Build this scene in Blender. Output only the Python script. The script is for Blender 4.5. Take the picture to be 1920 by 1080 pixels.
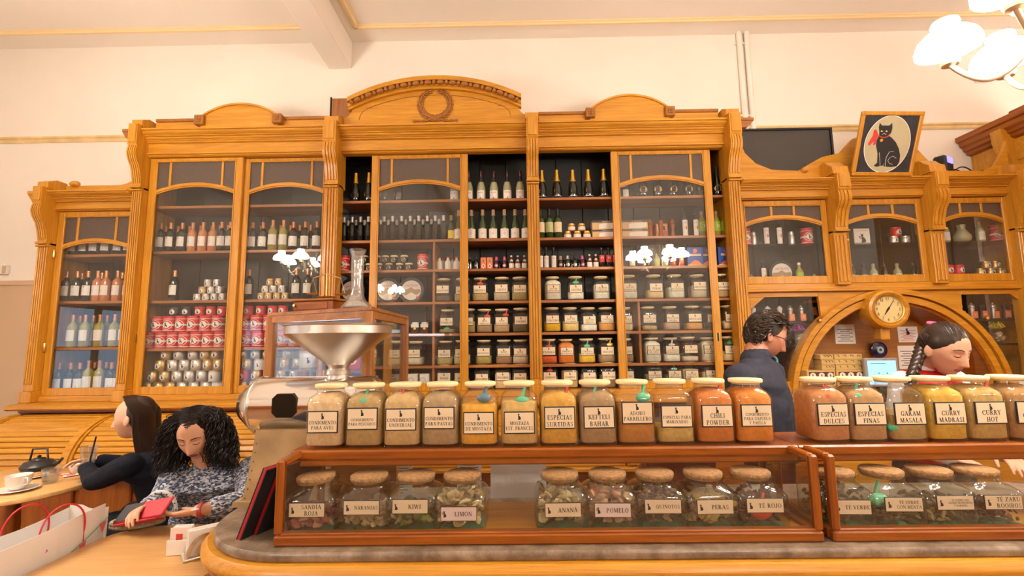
import bpy, bmesh, math, random
from mathutils import Vector, Matrix, Euler, noise as mnoise

for o in list(bpy.data.objects):
    bpy.data.objects.remove(o, do_unlink=True)
SC = bpy.context.scene
COL = SC.collection
random.seed(7)
PI = math.pi

# ------------------------------------------------------------------ camera
FPX = 860.0
CAMH = 1.55
PITCH, ROLL, YAW = 0.1155, -0.0133, -0.0107
_cp, _sp = math.cos(PITCH), math.sin(PITCH)
FWD = Vector((math.sin(YAW) * _cp, math.cos(YAW) * _cp, _sp))
_rt = Vector((math.cos(YAW), -math.sin(YAW), 0))
_up = _rt.cross(FWD)
RGT = _rt * math.cos(ROLL) + _up * math.sin(ROLL)
UPV = -_rt * math.sin(ROLL) + _up * math.cos(ROLL)
CAM = Vector((0, 0, CAMH))
_cd = bpy.data.cameras.new('camera')
_cd.sensor_width = 36.0
_cd.lens = 36.0 * FPX / 1920.0
_cd.clip_start = 0.05
camera = bpy.data.objects.new('camera', _cd)
COL.objects.link(camera)
camera.matrix_world = Matrix(((RGT.x, UPV.x, -FWD.x, 0), (RGT.y, UPV.y, -FWD.y, 0),
                              (RGT.z, UPV.z, -FWD.z, CAMH), (0, 0, 0, 1)))
SC.camera = camera

# ------------------------------------------------------------------ world, exposure
w = bpy.data.worlds.new('world')
SC.world = w
w.use_nodes = True
w.node_tree.nodes['Background'].inputs[0].default_value = (0.9, 0.85, 0.8, 1)
w.node_tree.nodes['Background'].inputs[1].default_value = 0.3
SC.view_settings.view_transform = 'Standard'
SC.view_settings.look = 'None'
SC.view_settings.gamma = 1.0
SC.view_settings.use_curve_mapping = False
SC.view_settings.exposure = 1.95
SC.cycles.max_bounces = 10
SC.cycles.diffuse_bounces = 4
SC.cycles.glossy_bounces = 4
SC.cycles.transmission_bounces = 6
SC.cycles.transparent_max_bounces = 24
SC.cycles.caustics_reflective = False
SC.cycles.caustics_refractive = False
SC.cycles.sample_clamp_indirect = 6.0
LAMP = (1.0, 0.90, 0.78)          # warm lamp light of the chandeliers
LAMP_POWER = 26.0                 # emission of the opal shades
WINDOW_POWER = 0.6                # daylight in the street windows behind the camera
CHANDELIERS = [(2.12, 1.62, 2.80), (-3.15, 1.75, 2.80), (6.4, 1.7, 2.80),
               (-3.15, -2.4, 2.80), (2.08, -2.4, 2.80), (6.4, -2.4, 2.80)]  # second row added for light; its first lamp is also mirrored in glass

# ------------------------------------------------------------------ helpers
def ray(px, py):
    return FWD + RGT * ((px - 960) / FPX) + UPV * ((540 - py) / FPX)

def P(px, py, Y):
    d = ray(px, py)
    return CAM + d * (Y / d.y)

def PZ(px, py, Z):
    d = ray(px, py)
    return CAM + d * ((Z - CAMH) / d.z)

def tag(o, label=None, cat=None, group=None, kind=None):
    if label: o['label'] = label
    if cat: o['category'] = cat
    if group: o['group'] = group
    if kind: o['kind'] = kind
    return o

def empty(name, loc=(0, 0, 0), rz=0, label=None, cat=None, group=None, parent=None):
    o = bpy.data.objects.new(name, None)
    o.empty_display_size = 0.1
    COL.objects.link(o)
    o.location = loc
    o.rotation_euler = (0, 0, rz)
    if parent is not None:
        o.parent = parent
    return tag(o, label, cat, group)

def wmat(o):
    m = o.matrix_parent_inverse @ Matrix.LocRotScale(o.location, o.rotation_euler, o.scale)
    return wmat(o.parent) @ m if o.parent is not None else Matrix.LocRotScale(o.location, o.rotation_euler, o.scale)

def link(name, mesh, parent=None, world=True):
    """link a mesh object; world=True keeps its vertices in world space under the parent"""
    o = bpy.data.objects.new(name, mesh)
    COL.objects.link(o)
    if parent is not None:
        o.parent = parent
        if world:
            o.matrix_parent_inverse = wmat(parent).inverted()
    return o

class MB:
    """collects shapes and builds them as ONE mesh"""
    def __init__(s):
        s.v = []; s.f = []; s.m = []; s.cur = 0
    def add(s, vs, fs):
        b = len(s.v)
        s.v += [tuple(v) for v in vs]
        for f in fs:
            s.f.append(tuple(i + b for i in f)); s.m.append(s.cur)
        return s
    def box(s, x0, x1, y0, y1, z0, z1):
        return s.add([(x0, y0, z0), (x1, y0, z0), (x1, y1, z0), (x0, y1, z0), (x0, y0, z1), (x1, y0, z1), (x1, y1, z1), (x0, y1, z1)],
                     [(0, 3, 2, 1), (4, 5, 6, 7), (0, 1, 5, 4), (1, 2, 6, 5), (2, 3, 7, 6), (3, 0, 4, 7)])
    def bbox(s, x0, x1, y0, y1, z0, z1, b=0.004):
        """box with its edges chamfered"""
        b = min(b, (x1 - x0) * .45, (y1 - y0) * .45, (z1 - z0) * .45)
        V = []; idx = {}
        for i, X in enumerate((x0, x1)):
            for j, Y in enumerate((y0, y1)):
                for k, Z in enumerate((z0, z1)):
                    sx, sy, sz = (1 - 2 * i), (1 - 2 * j), (1 - 2 * k)
                    idx[i, j, k, 0] = len(V); V.append((X, Y + sy * b, Z + sz * b))
                    idx[i, j, k, 1] = len(V); V.append((X + sx * b, Y, Z + sz * b))
                    idx[i, j, k, 2] = len(V); V.append((X + sx * b, Y + sy * b, Z))
        Fc = []
        q = lambda *a: Fc.append(a)
        for i in (0, 1):
            a = [idx[i, 0, 0, 0], idx[i, 1, 0, 0], idx[i, 1, 1, 0], idx[i, 0, 1, 0]]; Fc.append(tuple(a if i else a[::-1]))
            a = [idx[0, i, 0, 1], idx[1, i, 0, 1], idx[1, i, 1, 1], idx[0, i, 1, 1]]; Fc.append(tuple(a[::-1] if i else a))
            a = [idx[0, 0, i, 2], idx[1, 0, i, 2], idx[1, 1, i, 2], idx[0, 1, i, 2]]; Fc.append(tuple(a if i else a[::-1]))
        for i in (0, 1):
            for j in (0, 1):
                fl = (i + j) % 2
                a = [idx[i, j, 0, 0], idx[i, j, 1, 0], idx[i, j, 1, 1], idx[i, j, 0, 1]]; Fc.append(tuple(a if fl else a[::-1]))
                a = [idx[i, 0, j, 0], idx[i, 1, j, 0], idx[i, 1, j, 2], idx[i, 0, j, 2]]; Fc.append(tuple(a[::-1] if fl else a))
                a = [idx[0, i, j, 1], idx[1, i, j, 1], idx[1, i, j, 2], idx[0, i, j, 2]]; Fc.append(tuple(a if fl else a[::-1]))
                for k in (0, 1):
                    a = [idx[i, j, k, 0], idx[i, j, k, 1], idx[i, j, k, 2]]; Fc.append(tuple(a[::-1] if (i + j + k) % 2 else a))
        return s.add(V, Fc)
    def prism(s, poly, axis, a, b):
        """polygon extruded along an axis; poly holds the two other coordinates in x,y,z order"""
        n = len(poly)
        def pt(p, t):
            return (t, p[0], p[1]) if axis == 'x' else (p[0], t, p[1]) if axis == 'y' else (p[0], p[1], t)
        vs = [pt(p, a) for p in poly] + [pt(p, b) for p in poly]
        fs = [tuple(range(n))[::-1], tuple(range(n, 2 * n))]
        fs += [(i, (i + 1) % n, n + (i + 1) % n, n + i) for i in range(n)]
        return s.add(vs, fs)
    def strip(s, outer, inner, axis, a, b):
        """closed band between two polylines of equal length, extruded"""
        n = len(outer)
        def pt(p, t):
            return (t, p[0], p[1]) if axis == 'x' else (p[0], t, p[1]) if axis == 'y' else (p[0], p[1], t)
        vs = []
        for o_, i_ in zip(outer, inner):
            vs += [pt(o_, a), pt(i_, a), pt(i_, b), pt(o_, b)]
        fs = []
        for k in range(n - 1):
            c, d = 4 * k, 4 * k + 4
            for j in range(4):
                fs.append((c + j, c + (j + 1) % 4, d + (j + 1) % 4, d + j))
        fs += [(0, 3, 2, 1), (4 * n - 4, 4 * n - 3, 4 * n - 2, 4 * n - 1)]
        return s.add(vs, fs)
    def lathe(s, prof, n=20, c=(0, 0, 0), axis='z', cap=True):
        vs = []; fs = []
        m = len(prof)
        for i in range(n):
            t = 2 * PI * i / n
            ca, sa = math.cos(t), math.sin(t)
            for r, z in prof:
                p = (r * ca, r * sa, z)
                if axis == 'x': p = (z, r * ca, r * sa)
                elif axis == 'y': p = (r * ca, z, -r * sa)
                vs.append((p[0] + c[0], p[1] + c[1], p[2] + c[2]))
        for i in range(n):
            j = (i + 1) % n
            for k in range(m - 1):
                fs.append((i * m + k, j * m + k, j * m + k + 1, i * m + k + 1))
        if cap:
            if prof[0][0] > 1e-5: fs.append(tuple(i * m for i in range(n))[::-1])
            if prof[-1][0] > 1e-5: fs.append(tuple(i * m + m - 1 for i in range(n)))
        return s.add(vs, fs)
    def loft(s, secs, n=32, c=(0, 0, 0), cap=True):
        """secs: (z, half-width x, half-depth y, exponent) rounded-square rings"""
        vs = []; fs = []
        for z, a, b, e in secs:
            for i in range(n):
                t = 2 * PI * i / n + 1e-4
                ca, sa = math.cos(t), math.sin(t)
                r = 1.0 / (abs(ca) ** e + abs(sa) ** e) ** (1.0 / e)
                vs.append((c[0] + a * r * ca, c[1] + b * r * sa, c[2] + z))
        for k in range(len(secs) - 1):
            for i in range(n):
                j = (i + 1) % n
                fs.append((k * n + i, k * n + j, (k + 1) * n + j, (k + 1) * n + i))
        if cap:
            fs.append(tuple(range(n))[::-1])
            fs.append(tuple((len(secs) - 1) * n + i for i in range(n)))
        return s.add(vs, fs)
    def tube(s, pts, r, n=8, closed=False, cap=True):
        pts = [Vector(p) for p in pts]
        m = len(pts)
        rr = r if isinstance(r, (list, tuple)) else [r] * m
        vs = []; fs = []
        up = None
        for i, p in enumerate(pts):
            if closed: t = pts[(i + 1) % m] - pts[i - 1]
            else: t = pts[min(i + 1, m - 1)] - pts[max(i - 1, 0)]
            if t.length < 1e-9: t = Vector((0, 0, 1))
            t.normalize()
            if up is None:
                up = t.orthogonal().normalized()
            else:
                up = up - t * up.dot(t)
                up = up.normalized() if up.length > 1e-6 else t.orthogonal().normalized()
            sd = t.cross(up)
            for k in range(n):
                a = 2 * PI * k / n
                vs.append(p + (up * math.cos(a) + sd * math.sin(a)) * rr[i])
        for i in range(m if closed else m - 1):
            j = (i + 1) % m
            for k in range(n):
                l = (k + 1) % n
                fs.append((i * n + k, i * n + l, j * n + l, j * n + k))
        if cap and not closed:
            fs.append(tuple(range(n))[::-1]); fs.append(tuple((m - 1) * n + k for k in range(n)))
        return s.add(vs, fs)
    def ball(s, c, r, n=12, m=8):
        rx, ry, rz = (r, r, r) if not isinstance(r, (tuple, list)) else r
        vs = [(c[0], c[1], c[2] - rz)]
        for j in range(1, m):
            p = -PI / 2 + PI * j / m
            for i in range(n):
                t = 2 * PI * i / n
                vs.append((c[0] + rx * math.cos(p) * math.cos(t), c[1] + ry * math.cos(p) * math.sin(t), c[2] + rz * math.sin(p)))
        vs.append((c[0], c[1], c[2] + rz))
        fs = []
        for i in range(n):
            k = (i + 1) % n
            fs.append((0, 1 + k, 1 + i))
            for j in range(m - 2):
                fs.append((1 + j * n + i, 1 + j * n + k, 1 + (j + 1) * n + k, 1 + (j + 1) * n + i))
            fs.append((len(vs) - 1, 1 + (m - 2) * n + i, 1 + (m - 2) * n + k))
        return s.add(vs, fs)
    def xform(s, mat, start=0):
        for i in range(start, len(s.v)):
            s.v[i] = tuple(mat @ Vector(s.v[i]))
        return s
    def mesh(s, name, mat, smooth=None):
        me = bpy.data.meshes.new(name)
        me.from_pydata(s.v, [], s.f)
        ms = mat if isinstance(mat, (list, tuple)) else [mat]
        for m in ms: me.materials.append(m)
        if len(ms) > 1: me.polygons.foreach_set('material_index', s.m)
        if smooth is not None:
            me.polygons.foreach_set('use_smooth', [True] * len(me.polygons))
            me.set_sharp_from_angle(angle=math.radians(smooth))
        me.update()
        return me
    def build(s, name, mat, parent=None, smooth=None, world=True):
        return link(name, s.mesh(name, mat, smooth), parent, world)

# ------------------------------------------------------------------ materials
def _nt(name):
    m = bpy.data.materials.new(name)
    m.use_nodes = True
    nt = m.node_tree
    return m, nt, nt.nodes, nt.links, nt.nodes['Principled BSDF']

def mat(name, col, rough=0.5, metal=0.0, coat=0.0, emit=0.0, bump=0.0, bscale=80.0, var=0.0, vscale=20.0, spec=0.5, alpha=1.0, trans=0.0, sheen=0.0):
    m, nt, N, L, b = _nt(name)
    b.inputs['Base Color'].default_value = (*col, 1)
    b.inputs['Roughness'].default_value = rough
    b.inputs['Metallic'].default_value = metal
    b.inputs['Coat Weight'].default_value = coat
    b.inputs['Coat Roughness'].default_value = 0.12
    b.inputs['Specular IOR Level'].default_value = spec
    b.inputs['Alpha'].default_value = alpha
    b.inputs['Transmission Weight'].default_value = trans
    b.inputs['Sheen Weight'].default_value = sheen
    if emit:
        b.inputs['Emission Color'].default_value = (*col, 1)
        b.inputs['Emission Strength'].default_value = emit
    if bump or var:
        tc = N.new('ShaderNodeTexCoord')
        if var:
            n1 = N.new('ShaderNodeTexNoise'); n1.inputs['Scale'].default_value = vscale; n1.inputs['Detail'].default_value = 5
            L.new(tc.outputs['Object'], n1.inputs['Vector'])
            mx = N.new('ShaderNodeMix'); mx.data_type = 'RGBA'; mx.blend_type = 'MIX'
            mx.inputs[6].default_value = (*[c * (1 - var) for c in col], 1)
            mx.inputs[7].default_value = (*[min(1, c * (1 + var)) for c in col], 1)
            rp = N.new('ShaderNodeMapRange'); rp.inputs[1].default_value = .3; rp.inputs[2].default_value = .7
            L.new(n1.outputs[0], rp.inputs[0]); L.new(rp.outputs[0], mx.inputs[0]); L.new(mx.outputs[2], b.inputs['Base Color'])
        if bump:
            n2 = N.new('ShaderNodeTexNoise'); n2.inputs['Scale'].default_value = bscale; n2.inputs['Detail'].default_value = 3
            L.new(tc.outputs['Object'], n2.inputs['Vector'])
            bp = N.new('ShaderNodeBump'); bp.inputs['Strength'].default_value = bump; bp.inputs['Distance'].default_value = 0.01
            L.new(n2.outputs[0], bp.inputs['Height']); L.new(bp.outputs[0], b.inputs['Normal'])
    return m

def wood(name, light, dark, axis='x', rough=0.38, scale=1.0, coat=0.12, fine=.5):
    """grain: noise stretched along an axis plus fine dark pores"""
    m, nt, N, L, b = _nt(name)
    tc = N.new('ShaderNodeTexCoord')
    oi = N.new('ShaderNodeObjectInfo')
    ad = N.new('ShaderNodeVectorMath'); ad.operation = 'ADD'
    sc_ = N.new('ShaderNodeVectorMath'); sc_.operation = 'SCALE'; sc_.inputs['Scale'].default_value = 7.0
    cv = N.new('ShaderNodeCombineXYZ')
    for i in range(3): L.new(oi.outputs['Random'], cv.inputs[i])
    L.new(cv.outputs[0], sc_.inputs[0]); L.new(tc.outputs['Object'], ad.inputs[0]); L.new(sc_.outputs[0], ad.inputs[1])
    mp = N.new('ShaderNodeMapping')
    st = {'x': (1.6, 26, 26), 'y': (26, 1.6, 26), 'z': (26, 26, 1.6)}[axis]
    mp.inputs['Scale'].default_value = tuple(q * scale for q in st)
    L.new(ad.outputs[0], mp.inputs[0])
    n1 = N.new('ShaderNodeTexNoise'); n1.inputs['Scale'].default_value = 1.0; n1.inputs['Detail'].default_value = 4; n1.inputs['Distortion'].default_value = 0.6
    L.new(mp.outputs[0], n1.inputs['Vector'])
    mp2 = N.new('ShaderNodeMapping')
    st2 = {'x': (6, 220, 220), 'y': (220, 6, 220), 'z': (220, 220, 6)}[axis]
    mp2.inputs['Scale'].default_value = tuple(q * scale for q in st2)
    L.new(ad.outputs[0], mp2.inputs[0])
    n2 = N.new('ShaderNodeTexNoise'); n2.inputs['Scale'].default_value = 1.0; n2.inputs['Detail'].default_value = 2
    L.new(mp2.outputs[0], n2.inputs['Vector'])
    cr = N.new('ShaderNodeValToRGB')
    cr.color_ramp.elements[0].position = .32; cr.color_ramp.elements[0].color = (*dark, 1)
    cr.color_ramp.elements[1].position = .66; cr.color_ramp.elements[1].color = (*light, 1)
    L.new(n1.outputs[0], cr.inputs[0])
    mr = N.new('ShaderNodeMapRange'); mr.inputs[1].default_value = .38; mr.inputs[2].default_value = .58; mr.inputs[3].default_value = 1 - .38 * fine; mr.inputs[4].default_value = 1.0
    L.new(n2.outputs[0], mr.inputs[0])
    mx = N.new('ShaderNodeMix'); mx.data_type = 'RGBA'; mx.blend_type = 'MULTIPLY'; mx.inputs[0].default_value = 1.0
    L.new(cr.outputs[0], mx.inputs[6]); L.new(mr.outputs[0], mx.inputs[7])
    L.new(mx.outputs[2], b.inputs['Base Color'])
    b.inputs['Roughness'].default_value = rough
    b.inputs['Coat Weight'].default_value = coat
    b.inputs['Coat Roughness'].default_value = 0.15
    bp = N.new('ShaderNodeBump'); bp.inputs['Strength'].default_value = .12; bp.inputs['Distance'].default_value = 0.004
    L.new(n2.outputs[0], bp.inputs['Height']); L.new(bp.outputs[0], b.inputs['Normal'])
    return m

def thin_glass(name, tint=(1, 1, 1), refl=0.06, rough=0.02, haze=0.0, hazecol=(.8, .8, .78)):
    """see-through sheet: transparent plus a Schlick mirror; real surface, same for every ray"""
    m = bpy.data.materials.new(name); m.use_nodes = True
    nt = m.node_tree; N = nt.nodes; L = nt.links; N.clear()
    out = N.new('ShaderNodeOutputMaterial')
    lw = N.new('ShaderNodeLayerWeight'); lw.inputs[0].default_value = .5
    pw = N.new('ShaderNodeMath'); pw.operation = 'POWER'; pw.inputs[1].default_value = 4.0
    mr = N.new('ShaderNodeMapRange'); mr.inputs[3].default_value = refl; mr.inputs[4].default_value = .85
    L.new(lw.outputs['Facing'], pw.inputs[0]); L.new(pw.outputs[0], mr.inputs[0])
    tr = N.new('ShaderNodeBsdfTransparent'); tr.inputs[0].default_value = (*tint, 1)
    gl = N.new('ShaderNodeBsdfGlossy'); gl.inputs['Roughness'].default_value = rough
    mx = N.new('ShaderNodeMixShader')
    L.new(mr.outputs[0], mx.inputs[0]); L.new(gl.outputs[0], mx.inputs[2])
    if haze:
        df = N.new('ShaderNodeBsdfDiffuse'); df.inputs[0].default_value = (*hazecol, 1)
        tc = N.new('ShaderNodeTexCoord'); nz = N.new('ShaderNodeTexNoise'); nz.inputs['Scale'].default_value = 2.2; nz.inputs['Detail'].default_value = 4
        L.new(tc.outputs['Object'], nz.inputs['Vector'])
        hr = N.new('ShaderNodeMapRange'); hr.inputs[1].default_value = .35; hr.inputs[2].default_value = .75; hr.inputs[3].default_value = haze * .4; hr.inputs[4].default_value = haze * 1.6
        L.new(nz.outputs[0], hr.inputs[0])
        m2 = N.new('ShaderNodeMixShader')
        L.new(hr.outputs[0], m2.inputs[0]); L.new(tr.outputs[0], m2.inputs[1]); L.new(df.outputs[0], m2.inputs[2]); L.new(m2.outputs[0], mx.inputs[1])
    else:
        L.new(tr.outputs[0], mx.inputs[1])
    L.new(mx.outputs[0], out.inputs[0])
    return m

def emission(name, col, strength):
    m = bpy.data.materials.new(name); m.use_nodes = True
    nt = m.node_tree; N = nt.nodes; N.clear()
    out = N.new('ShaderNodeOutputMaterial'); e = N.new('ShaderNodeEmission')
    e.inputs[0].default_value = (*col, 1); e.inputs[1].default_value = strength
    nt.links.new(e.outputs[0], out.inputs[0])
    return m

M = {}
OAK_L, OAK_D = (.68, .315, .026), (.54, .222, .013)
for ax in 'xyz':
    M['oak_' + ax] = wood('golden_oak_' + ax, OAK_L, OAK_D, ax)
    M['red_' + ax] = wood('red_brown_wood_' + ax, (.39, .110, .006), (.25, .056, .003), ax, rough=.35, coat=.12)
    M['cherry_' + ax] = wood('shelf_wood_' + ax, (.46, .185, .045), (.30, .10, .022), ax)
M['carved'] = mat('carved_oak', (.33, .125, .018), .45, var=.15, vscale=30)
M['laminate'] = wood('beech_laminate', (.72, .41, .155), (.66, .355, .12), 'x', rough=.42, scale=.8, coat=.1, fine=.35)
M['wall'] = mat('cream_plaster', (.87, .80, .715), .8, bump=.06, bscale=14, var=.03, vscale=1.5)
M['wains'] = mat('tan_painted_dado', (.62, .44, .28), .5, bump=.05, bscale=10, var=.03, vscale=2)
M['rail'] = mat('yellow_picture_rail', (.78, .58, .28), .5, var=.12, vscale=8)
M['ceil'] = mat('ceiling_paint', (.86, .78, .68), .85)
M['ctrim'] = mat('ceiling_moulding_paint', (.86, .66, .36), .6)
M['floor'] = wood('floor_boards', (.30, .14, .05), (.2, .08, .03), 'y', rough=.4)
M['darkback'] = mat('black_green_back_board', (.016, .017, .016), .5, var=.25, vscale=3)
M['texglass'] = mat('brown_textured_glass', (.105, .072, .052), .30, bump=.7, bscale=150, spec=.6)
M['pane'] = thin_glass('cabinet_glass', (.98, .985, .98), .045, .012, haze=.010, hazecol=(.75, .74, .70))
M['clear'] = thin_glass('clear_glass', (.98, .985, .98), .06, .01)
M['jarglass'] = thin_glass('jar_glass', (.96, .965, .95), .05, .03, haze=.02, hazecol=(.8, .74, .6))
M['greenglass'] = thin_glass('greenish_jar_glass', (.89, .945, .91), .09, .03)
M['thickgreen'] = mat('thick_green_glass_base', (.02, .14, .08), .08, coat=.8, var=.4, vscale=25)
M['brass'] = mat('brass', (.78, .52, .20), .3, 1.0)
M['steel'] = mat('polished_steel', (.78, .76, .74), .12, 1.0)
M['steel_dull'] = mat('spun_aluminium', (.66, .62, .56), .34, 1.0, bump=.05, bscale=40)
M['black'] = mat('black_matte', (.012, .012, .013), .5)
M['ink'] = mat('black_ink', (.018, .016, .020), .6)
M['inkbrown'] = mat('faded_ink', (.16, .11, .08), .6)
M['paper'] = mat('cream_label_paper', (.80, .66, .45), .6)
M['paperpink'] = mat('pale_pink_label_paper', (.80, .66, .62), .6)
M['white'] = mat('white_paper', (.82, .80, .76), .6)
M['offwhite'] = mat('off_white_label', (.78, .73, .66), .55)
M['red'] = mat('red_enamel', (.62, .010, .016), .4, coat=.1)
M['redprint'] = mat('red_print', (.62, .05, .04), .5)
M['gold'] = mat('gold_tin', (.52, .34, .13), .36, .85)
M['silver'] = mat('silver_tin', (.60, .57, .53), .36, .85)
M['whitetin'] = mat('white_tin', (.72, .70, .66), .4)
M['blacktin'] = mat('black_tin', (.02, .018, .018), .35)
M['copper'] = mat('copper_capsule', (.62, .25, .10), .35, .6)
M['silvercap'] = mat('silver_capsule', (.62, .60, .57), .35, .7)
M['goldcap'] = mat('gold_capsule', (.85, .50, .06), .35, .7)
M['blackcap'] = mat('black_capsule', (.02, .015, .018), .35)
M['tanwax'] = mat('tan_capsule', (.42, .28, .16), .5)
M['lidwood'] = mat('pale_wood_lid', (.86, .68, .38), .5, var=.06, vscale=12)
M['cork'] = mat('cork', (.40, .22, .09), .8, bump=.5, bscale=160, var=.3, vscale=90)
M['botdark'] = mat('dark_bottle_glass', (.010, .013, .010), .06, coat=.3)
M['botgreen'] = mat('green_bottle_glass', (.03, .06, .018), .06, coat=.3)

# ------------------------------------------------------------------ the room
WALLY, CEILZ = 4.75, 4.89
RX0, RX1, RY0 = -6.6, 9.0, -5.5
def struct(name, mb, m, parent=None, smooth=None):
    o = mb.build(name, m, parent, smooth)
    if parent is None: o['kind'] = 'structure'
    return o
struct('floor', MB().box(RX0, RX1, RY0, WALLY, -.1, 0), M['floor'])
struct('ceiling', MB().box(RX0, RX1, RY0, WALLY, CEILZ, CEILZ + .1), M['ceil'])
struct('wall_back', MB().box(RX0, RX1, WALLY, WALLY + .15, 0, CEILZ), M['wall'])
struct('wall_right', MB().box(RX1, RX1 + .15, RY0, WALLY, 0, CEILZ), M['wall'])
struct('wall_front', MB().box(RX0, RX1, RY0 - .15, RY0, 0, CEILZ), M['wall'])
# street windows in the left wall
wl = MB()
WINS = [(-4.4, -2.6), (.3, 2.1)]
ys = RY0
for a, b in WINS:
    wl.box(RX0 - .15, RX0, ys, a, 0, CEILZ); wl.box(RX0 - .15, RX0, a, b, 0, .5); wl.box(RX0 - .15, RX0, a, b, 2.2, CEILZ); ys = b
wl.box(RX0 - .15, RX0, ys, WALLY, 0, CEILZ)
struct('wall_left', wl, M['wall'])
M['daylight'] = emission('daylight_window', (.62, .78, 1.0), WINDOW_POWER)
for i, (a, b) in enumerate(WINS):
    fr = MB()
    for y in (a, (a + b) / 2 - .03, b - .06): fr.bbox(RX0 - .12, RX0 - .04, y, y + .06, .5, 2.2)
    for z in (.5, 1.5, 2.14): fr.bbox(RX0 - .11, RX0 - .05, a, b, z, z + .06)
    wo = struct('window_%d' % (i + 1), fr, M['oak_z'])
    MB().box(RX0 - .145, RX0 - .13, a, b, .5, 2.2).build('pane', M['daylight'], wo)
for nm_, b_ in (('wall_front', (RX0, RX1, RY0, RY0 + .02)), ('wall_right', (RX1 - .02, RX1, RY0, 2.2))):
    struct('trim_6' if nm_ == 'wall_front' else 'trim_7', MB().box(b_[0], b_[1], b_[2], b_[3], 0, 1.5), M['red_z'])  # unseen dark dado, added to darken what the cabinet glass reflects
# ceiling beam and its panel mouldings
bl, br = P(617, 130, WALLY), P(660, 131, WALLY)
beam = struct('ceiling_beam', MB().bbox(bl.x, br.x, RY0, WALLY, bl.z, CEILZ, .008), M['ceil'])
beam['kind'] = 'structure'
MPROF = [(-.035, 0), (-.035, -.012), (-.02, -.018), (-.012, -.03), (.012, -.03), (.02, -.018), (.035, -.012), (.035, 0)]
def ceil_trim(n, x0, x1, ya, yb):
    t = MB()
    for y in (ya, yb):
        t.prism([(y + a, CEILZ + b) for a, b in MPROF], 'x', x0 - .035, x1 + .035)
    for x in (x0, x1):
        t.prism([(x + a, CEILZ + b) for a, b in MPROF], 'y', ya, yb)
    struct('trim_%d' % n, t, M['ctrim'])
pl, pr = PZ(555, 50, CEILZ), PZ(690, 49, CEILZ)
ceil_trim(1, RX0 + .3, bl.x - .16, -5.0, pl.y)
ceil_trim(2, br.x + .13, 7.8, -5.0, pr.y)
# picture rail and dado
def rail(n, x0, x1, z):
    struct('trim_%d' % n, MB().prism([(WALLY, z - .035), (WALLY - .012, z - .035), (WALLY - .02, z - .018), (WALLY - .014, z), (WALLY - .03, z + .012), (WALLY - .03, z + .03), (WALLY, z + .035)], 'x', x0, x1), M['rail'])
rail(3, RX0, -3.6, P(120, 262, WALLY).z)
rail(4, 2.0, RX1, P(1600, 240, WALLY).z)
dz = P(40, 530, WALLY).z
struct('trim_5', MB().box(RX0, -4.4, WALLY - .015, WALLY, 0, dz).bbox(RX0, -4.4, WALLY - .03, WALLY, dz - .03, dz + .02), M['wains'])
# conduits on the wall
def conduit(px, label):
    a, b = P(px + 2, 62, WALLY), P(px + 22, 240, WALLY)
    x = (a.x + b.x) / 2
    cd = MB().tube([(x, WALLY - .03, 3.2), (x, WALLY - .03, a.z)], .028, 10).build('wall_pipe', M['wall'], None, 40)
    tag(cd, label, 'pipe', 'cream pipes on the wall')
    for z in (a.z - .15, b.z + .12):
        MB().bbox(x - .045, x + .045, WALLY - .034, WALLY, z, z + .02).build('clip', M['wall'], cd)
conduit(1377, 'wider cream painted pipe down the wall behind the dark cloth panel')
conduit(1391, 'thinner cream painted pipe beside the first wall pipe')
q = P(1838, 148, WALLY)
tag(MB().bbox(q.x - .07, q.x + .07, WALLY - .02, WALLY, q.z - .05, q.z + .1, .006).build('junction_box', M['wall']), 'flush cream junction box under the chandelier on the wall', 'box')
q = P(10, 515, WALLY)
jb = tag(MB().bbox(q.x - .08, q.x + .045, WALLY - .035, WALLY, q.z - .0, q.z + .1, .006).build('wall_socket_box', M['white']), 'small white socket box on the tan dado rail', 'box')
MB().bbox(q.x + .0, q.x + .04, WALLY - .04, WALLY - .034, q.z + .01, q.z + .09, .002).build('cover', M['wains'], jb)
q = P(645, 128, WALLY)

# ------------------------------------------------------------------ chandeliers
M['opal'] = emission('lit_opal_shade', LAMP, LAMP_POWER)
M['ivorybrass'] = mat('pale_brass', (.85, .72, .52), .3, .7)
_sh = MB().lathe([(.028, .085), (.045, .10), (.05, .085), (.043, .06), (.075, .045), (.10, .02), (.112, -.012), (.112, -.028), (.10, -.02), (.08, .01), (.04, .03)], 20, cap=False).mesh('shade', M['opal'], 60)
_bulb = MB().ball((0, 0, 0), (.022, .022, .032), 10, 6).mesh('bulb', M['opal'], 60)
_holder = MB().lathe([(.012, -.075), (.03, -.07), (.036, -.055), (.02, -.045), (.018, .02), (.012, .03)], 12).mesh('lamp_holder', M['ivorybrass'], 50)
_pts = []
for k in range(13):
    t = k / 12
    _pts.append((.05 + .30 * t, 0, -.10 - .13 * math.sin(PI * min(1, t * 1.15)) + .20 * max(0, t - .55) ** 1.0 * 1.6 - .02))
_arm = MB().tube([(.03, 0, .05), (.06, 0, -.06)] + [(.08 + .27 * t, 0, -.06 - .17 * math.sin(PI * (t * .86)) + .03 * t) for t in [i / 12 for i in range(1, 13)]], [.011] * 2 + [.0105] * 12, 8).mesh('arm', M['ivorybrass'], 60)
_scroll = MB().tube([(.04 + .11 * t + .05 * math.sin(3 * PI * t), 0, .02 + .16 * math.sin(PI * t)) for t in [i / 16 for i in range(17)]], .006, 6).mesh('scroll', M['ivorybrass'], 60)
_stem = MB().lathe([(.0, -.20), (.012, -.19), (.022, -.16), (.012, -.135), (.035, -.11), (.05, -.07), (.03, -.03), (.018, .02), (.03, .06), (.018, .10), (.014, .3), (.011, .32)], 14).mesh('stem', M['ivorybrass'], 60)
ARMEND = (.35, -.06 - .17 * math.sin(PI * .86) + .03)
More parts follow.
